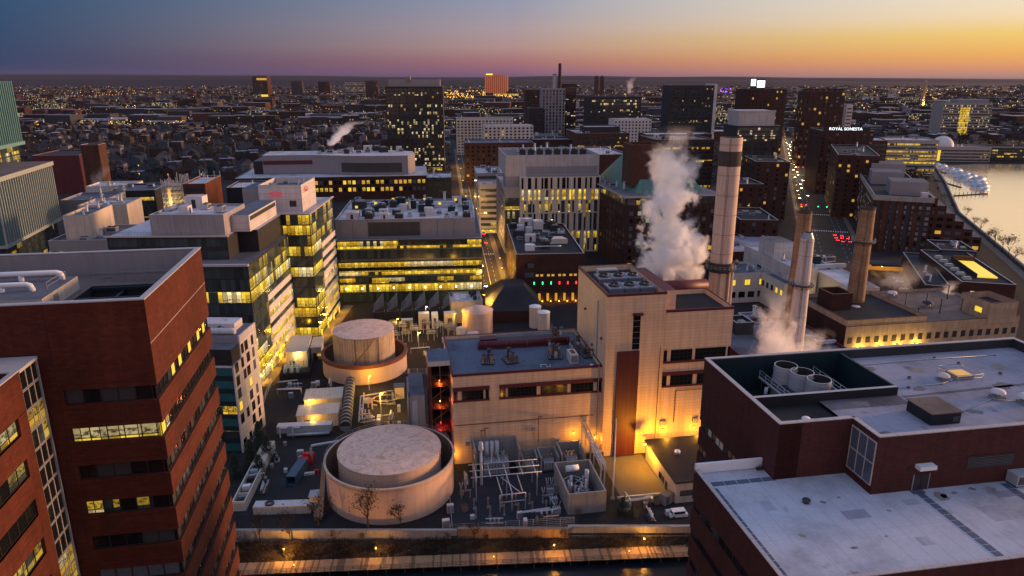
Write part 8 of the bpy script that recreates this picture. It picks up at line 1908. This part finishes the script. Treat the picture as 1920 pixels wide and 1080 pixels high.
pts_ = []                                     # lamps strung along the far streets
for k in range(46):
    px, py = nr.uniform(-60, 1980), 168 + 70 * nr.random() ** 1.3; x0, y0 = at(px, py); a_ = R(6 + nr.choice([0, 90, 90, 60, -40]) + nr.uniform(-4, 4)); n_ = int(nr.uniform(10, 34)); st = nr.uniform(32, 55)
    for i in range(n_):
        x, y = x0 + math.cos(a_) * st * (i - n_ / 2), y0 + math.sin(a_) * st * (i - n_ / 2)
        if y > 560 and not (inriver(x, y) and y < 2000) and free(x, y, 1): pts_.append((x, y))
pts_ = np.array(pts_); h_ = len(pts_) // 2
mass_lights('far_road_lights', pts_[:h_], zz_(pts_[:h_]), 'far_light', .42); mass_lights('far_amber_road_lights', pts_[h_:], zz_(pts_[h_:]), 'far_light_amber', .42)
p_ = scatter(380, 165, 290, pw=1.4); mass_lights('far_amber_lights', p_, zz_(p_), 'far_light_amber', .38)
p_ = scatter(420, 160, 280, pw=1.3); mass_lights('far_white_lights', p_, zz_(p_), 'far_light_white', .28)
p_ = np.concatenate([scatter(190, 231, 240, 60, 350), scatter(90, 204, 216, 100, 300), scatter(240, 172, 188, 828, 960), scatter(260, 180, 232, 960, 1480), scatter(190, 195, 232, 1570, 1920), scatter(60, 168, 182, 1600, 1920), scatter(50, 224, 240, 440, 720)])
mass_lights('far_shop_lights', p_, zz_(p_), 'far_light', .60)
p_ = np.concatenate([scatter(50, 232, 241, 70, 340), scatter(60, 174, 187, 828, 960), scatter(40, 205, 222, 1380, 1900)]); mass_lights('far_orange_lights', p_, zz_(p_), 'far_light_amber', .9)
p_ = scatter(14, 168, 176, 1350, 1372); mass_lights('far_purple_lights', p_, zz_(p_), 'bulb_purple', .9)
for i, (px, py, pw_, label, m_) in enumerate(((165, 236, 30, 'red-lit low store in the bright strip at the left', 'bulb_red'), (235, 231, 70, 'long low store with a warm lit front in the bright strip at the left', 'pane_warm'), (110, 238, 34, 'yellow-lit store at the left end of the bright strip', 'pane_yellow'), (300, 237, 60, 'low warehouse with yellow lights at the right end of the bright strip', 'pane_yellow'), (320, 218, 120, 'long pale industrial block beyond the bright strip', 'far_mid'), (545, 222, 90, 'long low pale block with flat roofs left of the dark tower', 'far_low'))):
    x, y = at(px - pw_ / 2, py); w = pw_ / 1340 * y; t = thing('store' if i < 4 else 'industrial_block', label, 'store' if i < 4 else 'building', (x, y, 0), R(6)); b = MB(); b.box(0, w, 0, 30, 0, 11, 'pale_panel', top='roof_pale'); b.build('wall', t); b = MB(); b.box(1, w - 1, -.3, 0, 1, 7, m_); b.build('lit_front', t)

# ------------------------------------------------------------------ steam
def steam(name, label, x, y, z0, z1, r0, r1, lean, dens, seed, scale, soft=1.0, sq=0.0, fade=.25, profile=None, bias=-.72, thin=0.0):
    Hh = z1 - z0; m = bpy.data.materials.new('steam'); m.use_nodes = True; n, l = m.node_tree.nodes, m.node_tree.links; n.clear()
    mm = lambda *a, **k: math_node(n, l, *a, **k)
    tcn = n.new('ShaderNodeTexCoord'); s = n.new('ShaderNodeSeparateXYZ'); l.new(tcn.outputs['Object'], s.inputs[0])
    u = mm('DIVIDE', s.outputs[2], Hh, clamp=True)
    uu = mm('MULTIPLY', u, u)
    big = n.new('ShaderNodeTexNoise'); big.inputs['Scale'].default_value = scale; big.inputs['Detail'].default_value = 8; big.inputs['Roughness'].default_value = .68; big.inputs['Distortion'].default_value = .35
    off = n.new('ShaderNodeVectorMath'); off.operation = 'ADD'; off.inputs[1].default_value = (seed * 13.7, seed * 5.1, seed * 9.3); l.new(tcn.outputs['Object'], off.inputs[0]); l.new(off.outputs[0], big.inputs['Vector'])
    wob = n.new('ShaderNodeTexNoise'); wob.noise_dimensions = '1D'; wob.inputs['Scale'].default_value = 2.2; wob.inputs['Detail'].default_value = 1; l.new(mm('ADD', u, seed * 3.3), wob.inputs['W'])
    cx = mm('ADD', mm('MULTIPLY', uu, lean[0]), mm('MULTIPLY', mm('SUBTRACT', wob.outputs['Fac'], .5), r1 * .9)); cy = mm('MULTIPLY', uu, lean[1])
    dx, dy = mm('SUBTRACT', s.outputs[0], cx), mm('SUBTRACT', s.outputs[1], cy)
    rr = mm('SQRT', mm('ADD', mm('MULTIPLY', dx, dx), mm('MULTIPLY', dy, dy)))
    prof = n.new('ShaderNodeFloatCurve')
    for q, pt in enumerate(profile or [(0, 1), (1, 1)]):
        cv_ = prof.mapping.curves[0].points
        if q < 2: cv_[q].location = pt
        else: cv_.new(*pt)
    prof.mapping.update(); l.new(u, prof.inputs[1])
    rad = mm('MULTIPLY', mm('MULTIPLY_ADD', u, r1 - r0, r0), prof.outputs[0])
    d = mm('DIVIDE', rr, rad)
    f = mm('SUBTRACT', mm('MULTIPLY_ADD', big.outputs['Fac'], 3.8, bias - .2), mm('ADD', d, mm('MULTIPLY', u, thin)))
    end = mm('MULTIPLY', mm('MULTIPLY', mm('SUBTRACT', 1.0, u), 1 / fade, clamp=True), mm('MULTIPLY', u, 12, clamp=True))
    f = mm('MULTIPLY', mm('MULTIPLY', f, 3.4 / soft, clamp=True), end)
    top = mm('MULTIPLY_ADD', u, -.55, 1.0)
    den = mm('MULTIPLY', mm('MULTIPLY', f, top), dens)
    pv = n.new('ShaderNodeVolumePrincipled'); pv.inputs['Color'].default_value = (1, 1, 1, 1); pv.inputs['Anisotropy'].default_value = .35; l.new(den, pv.inputs['Density'])
    o = n.new('ShaderNodeOutputMaterial'); l.new(pv.outputs[0], o.inputs['Volume'])
    m.cycles.volume_step_rate = .22
    M['steam_' + str(seed)] = m
    b = MB(); nk, ns = 18, 14; i0 = 0
    for j in range(nk + 1):
        u_ = j / nk; R_ = (r0 + (r1 - r0) * u_) * 1.75 + 1
        b.v += [(lean[0] * u_ * u_ + R_ * math.cos(2 * math.pi * k / ns), lean[1] * u_ * u_ + R_ * math.sin(2 * math.pi * k / ns), Hh * u_) for k in range(ns)]
    for j in range(nk):
        for k in range(ns): k2 = (k + 1) % ns; b.f.append((j * ns + k, j * ns + k2, (j + 1) * ns + k2, (j + 1) * ns + k)); b.m.append(b.mi('steam_' + str(seed))); b.s.append(False)
    b.f.append(tuple(range(ns))[::-1]); b.m.append(0); b.s.append(False); b.f.append(tuple(nk * ns + k for k in range(ns))); b.m.append(0); b.s.append(False)
    solo(b, name, label, 'steam', (x, y, z0))
f = thing('cooling_tower', 'dark cooling tower box behind the maroon barrel roof, feeding the tall steam plume', 'cooling tower', pf(19.5, 24), A); b = MB(); b.box(0, 17, 0, 12, 0, 40, 'charcoal'); b.build('casing', f); b = MB(); b.cyl(8.5, 6, 40, 42, 4.6, 4.2, 'dark_steel', 24, cap=False); b.cyl(8.5, 6, 40, 42, 4.3, 4.0, 'soot', 24, cap=False, inside=True); b.build('fan_ring', f)
cx_, cy_, _ = pf(27.5, 30.5)
steam('steam_plume', 'tall billowing white steam plume rising behind the tallest plant block', cx_, cy_, 40.5, 87, 9.0, 8.0, (1.5, 3), .62, 1, .15, .8, fade=.5, profile=[(0, 1.0), (1.0, .9), (.2, 1.05), (.42, .86), (.62, 1.0)], bias=-.74, thin=.45)
steam('steam_plume', 'ragged steam drifting up left of the foot of the white chimney', 72, 187, 16.5, 44, 6.0, 6.6, (2.5, 2), .5, 2, .26, 1.0, fade=.6, thin=.5)
steam('steam_plume', 'low white steam puff right of the foot of the white chimney', 80.5, 189, 16, 32, 5.2, 5.0, (8, 2), .6, 3, .28, 1.0, fade=.6, thin=.4)
steam('steam_plume', 'thin torn steam over the brown power house roof beyond its back edge', 150, 272, 20, 30, 6, 9, (14, 0), .05, 4, .20, 1.6, fade=.6)
steam('steam_plume', 'small white puff at the yellow slit window behind the power house', 166.5, 262, 20.5, 26, 2.0, 2.6, (2, 0), .25, 5, .5, 1.2, fade=.5)
x, y, z = at_d(624, 274, 640); steam('steam_plume', 'white steam streaming right from the roof of the curved building', x, y, z, z + 22, 3.2, 9, (24, 0), .35, 6, .14, 1.0, fade=.5)
x, y, z = at_d(1178, 176, 2300); steam('steam_plume', 'thin distant steam column right of centre below the skyline', x, y, z, z + 52, 7, 13, (16, 0), .05, 7, .05, 1.2, fade=.5)
x, y, z = at_d(182, 346, 440); steam('steam_plume', 'faint steam wisp beside the narrow orange-lit tower', x, y, z, z + 12, 3, 5, (10, 0), .05, 8, .25, 1.4, fade=.6)

for k, (p, q, lab) in enumerate((((-44, -27.5), (-15.4, -29.4), 'wire fence along the front of the switchyard'), ((-43.5, -27), (-42.5, -3), 'wire fence between the big round tank and the switchyard'), ((-97, 20), (-97, 66), 'wire fence beside the white block at the yard edge'), ((-66, 68), (-20, 62), 'wire fence across the dark yard behind the plant'))):
    p, q = pf(*p), pf(*q); L = math.dist(p[:2], q[:2]); n_ = max(2, int(L / 3)); t = thing('wire_fence', lab, 'fence', (p[0], p[1], .01), math.atan2(q[1] - p[1], q[0] - p[0])); b = MB()
    for i in range(n_ + 1): b.cyl(L * i / n_, 0, 0, 2.3, .05, .05, 'galvanised', 5)
    b.build('post', t); b = MB(); [b.tube([(0, 0, z), (L, 0, z)], .025, 'galvanised', 4) for z in (.3, .8, 1.3, 1.8, 2.25)]; b.build('wire', t)
# ------------------------------------------------------------------ haze
m = bpy.data.materials.new('haze'); m.use_nodes = True; n, l = m.node_tree.nodes, m.node_tree.links; n.clear()
pv = n.new('ShaderNodeVolumePrincipled'); pv.inputs['Color'].default_value = (.40, .37, .54, 1); pv.inputs['Density'].default_value = HAZE = 1.0e-5; pv.inputs['Anisotropy'].default_value = 0
o = n.new('ShaderNodeOutputMaterial'); l.new(pv.outputs[0], o.inputs['Volume']); M['haze'] = m
b = MB(); b.box(-18000, 18000, -1500, 17500, -4.5, 240, 'haze'); tag(b.build('haze'), None, None, None, 'stuff')
# rough winter scrub and dead grass on the canal bank
b = MB(); ms = [b.mi('scrub'), b.mi('twig')]
for _ in range(9000):
    x = nr.uniform(-62, 46); t_ = nr.random(); y = 139.5 + x * .02 - t_ * 5.2; z = -.3 - t_ * 2.3; h = nr.uniform(.15, .9) * (1.5 if math.sin(x * .45) * math.sin(x * .17 + 1) > .2 else .7); dx, dy = nr.normal(0, .25, 2); w = nr.uniform(.04, .14); i = len(b.v)
    b.v += [(x - w, y, z), (x + w, y + w, z), (x + dx, y + dy, z + h)]; b.f.append((i, i + 1, i + 2)); b.m.append(ms[int(nr.random() < .6)]); b.s.append(False)
tag(b.build('dead_grass'), None, None, None, 'stuff')
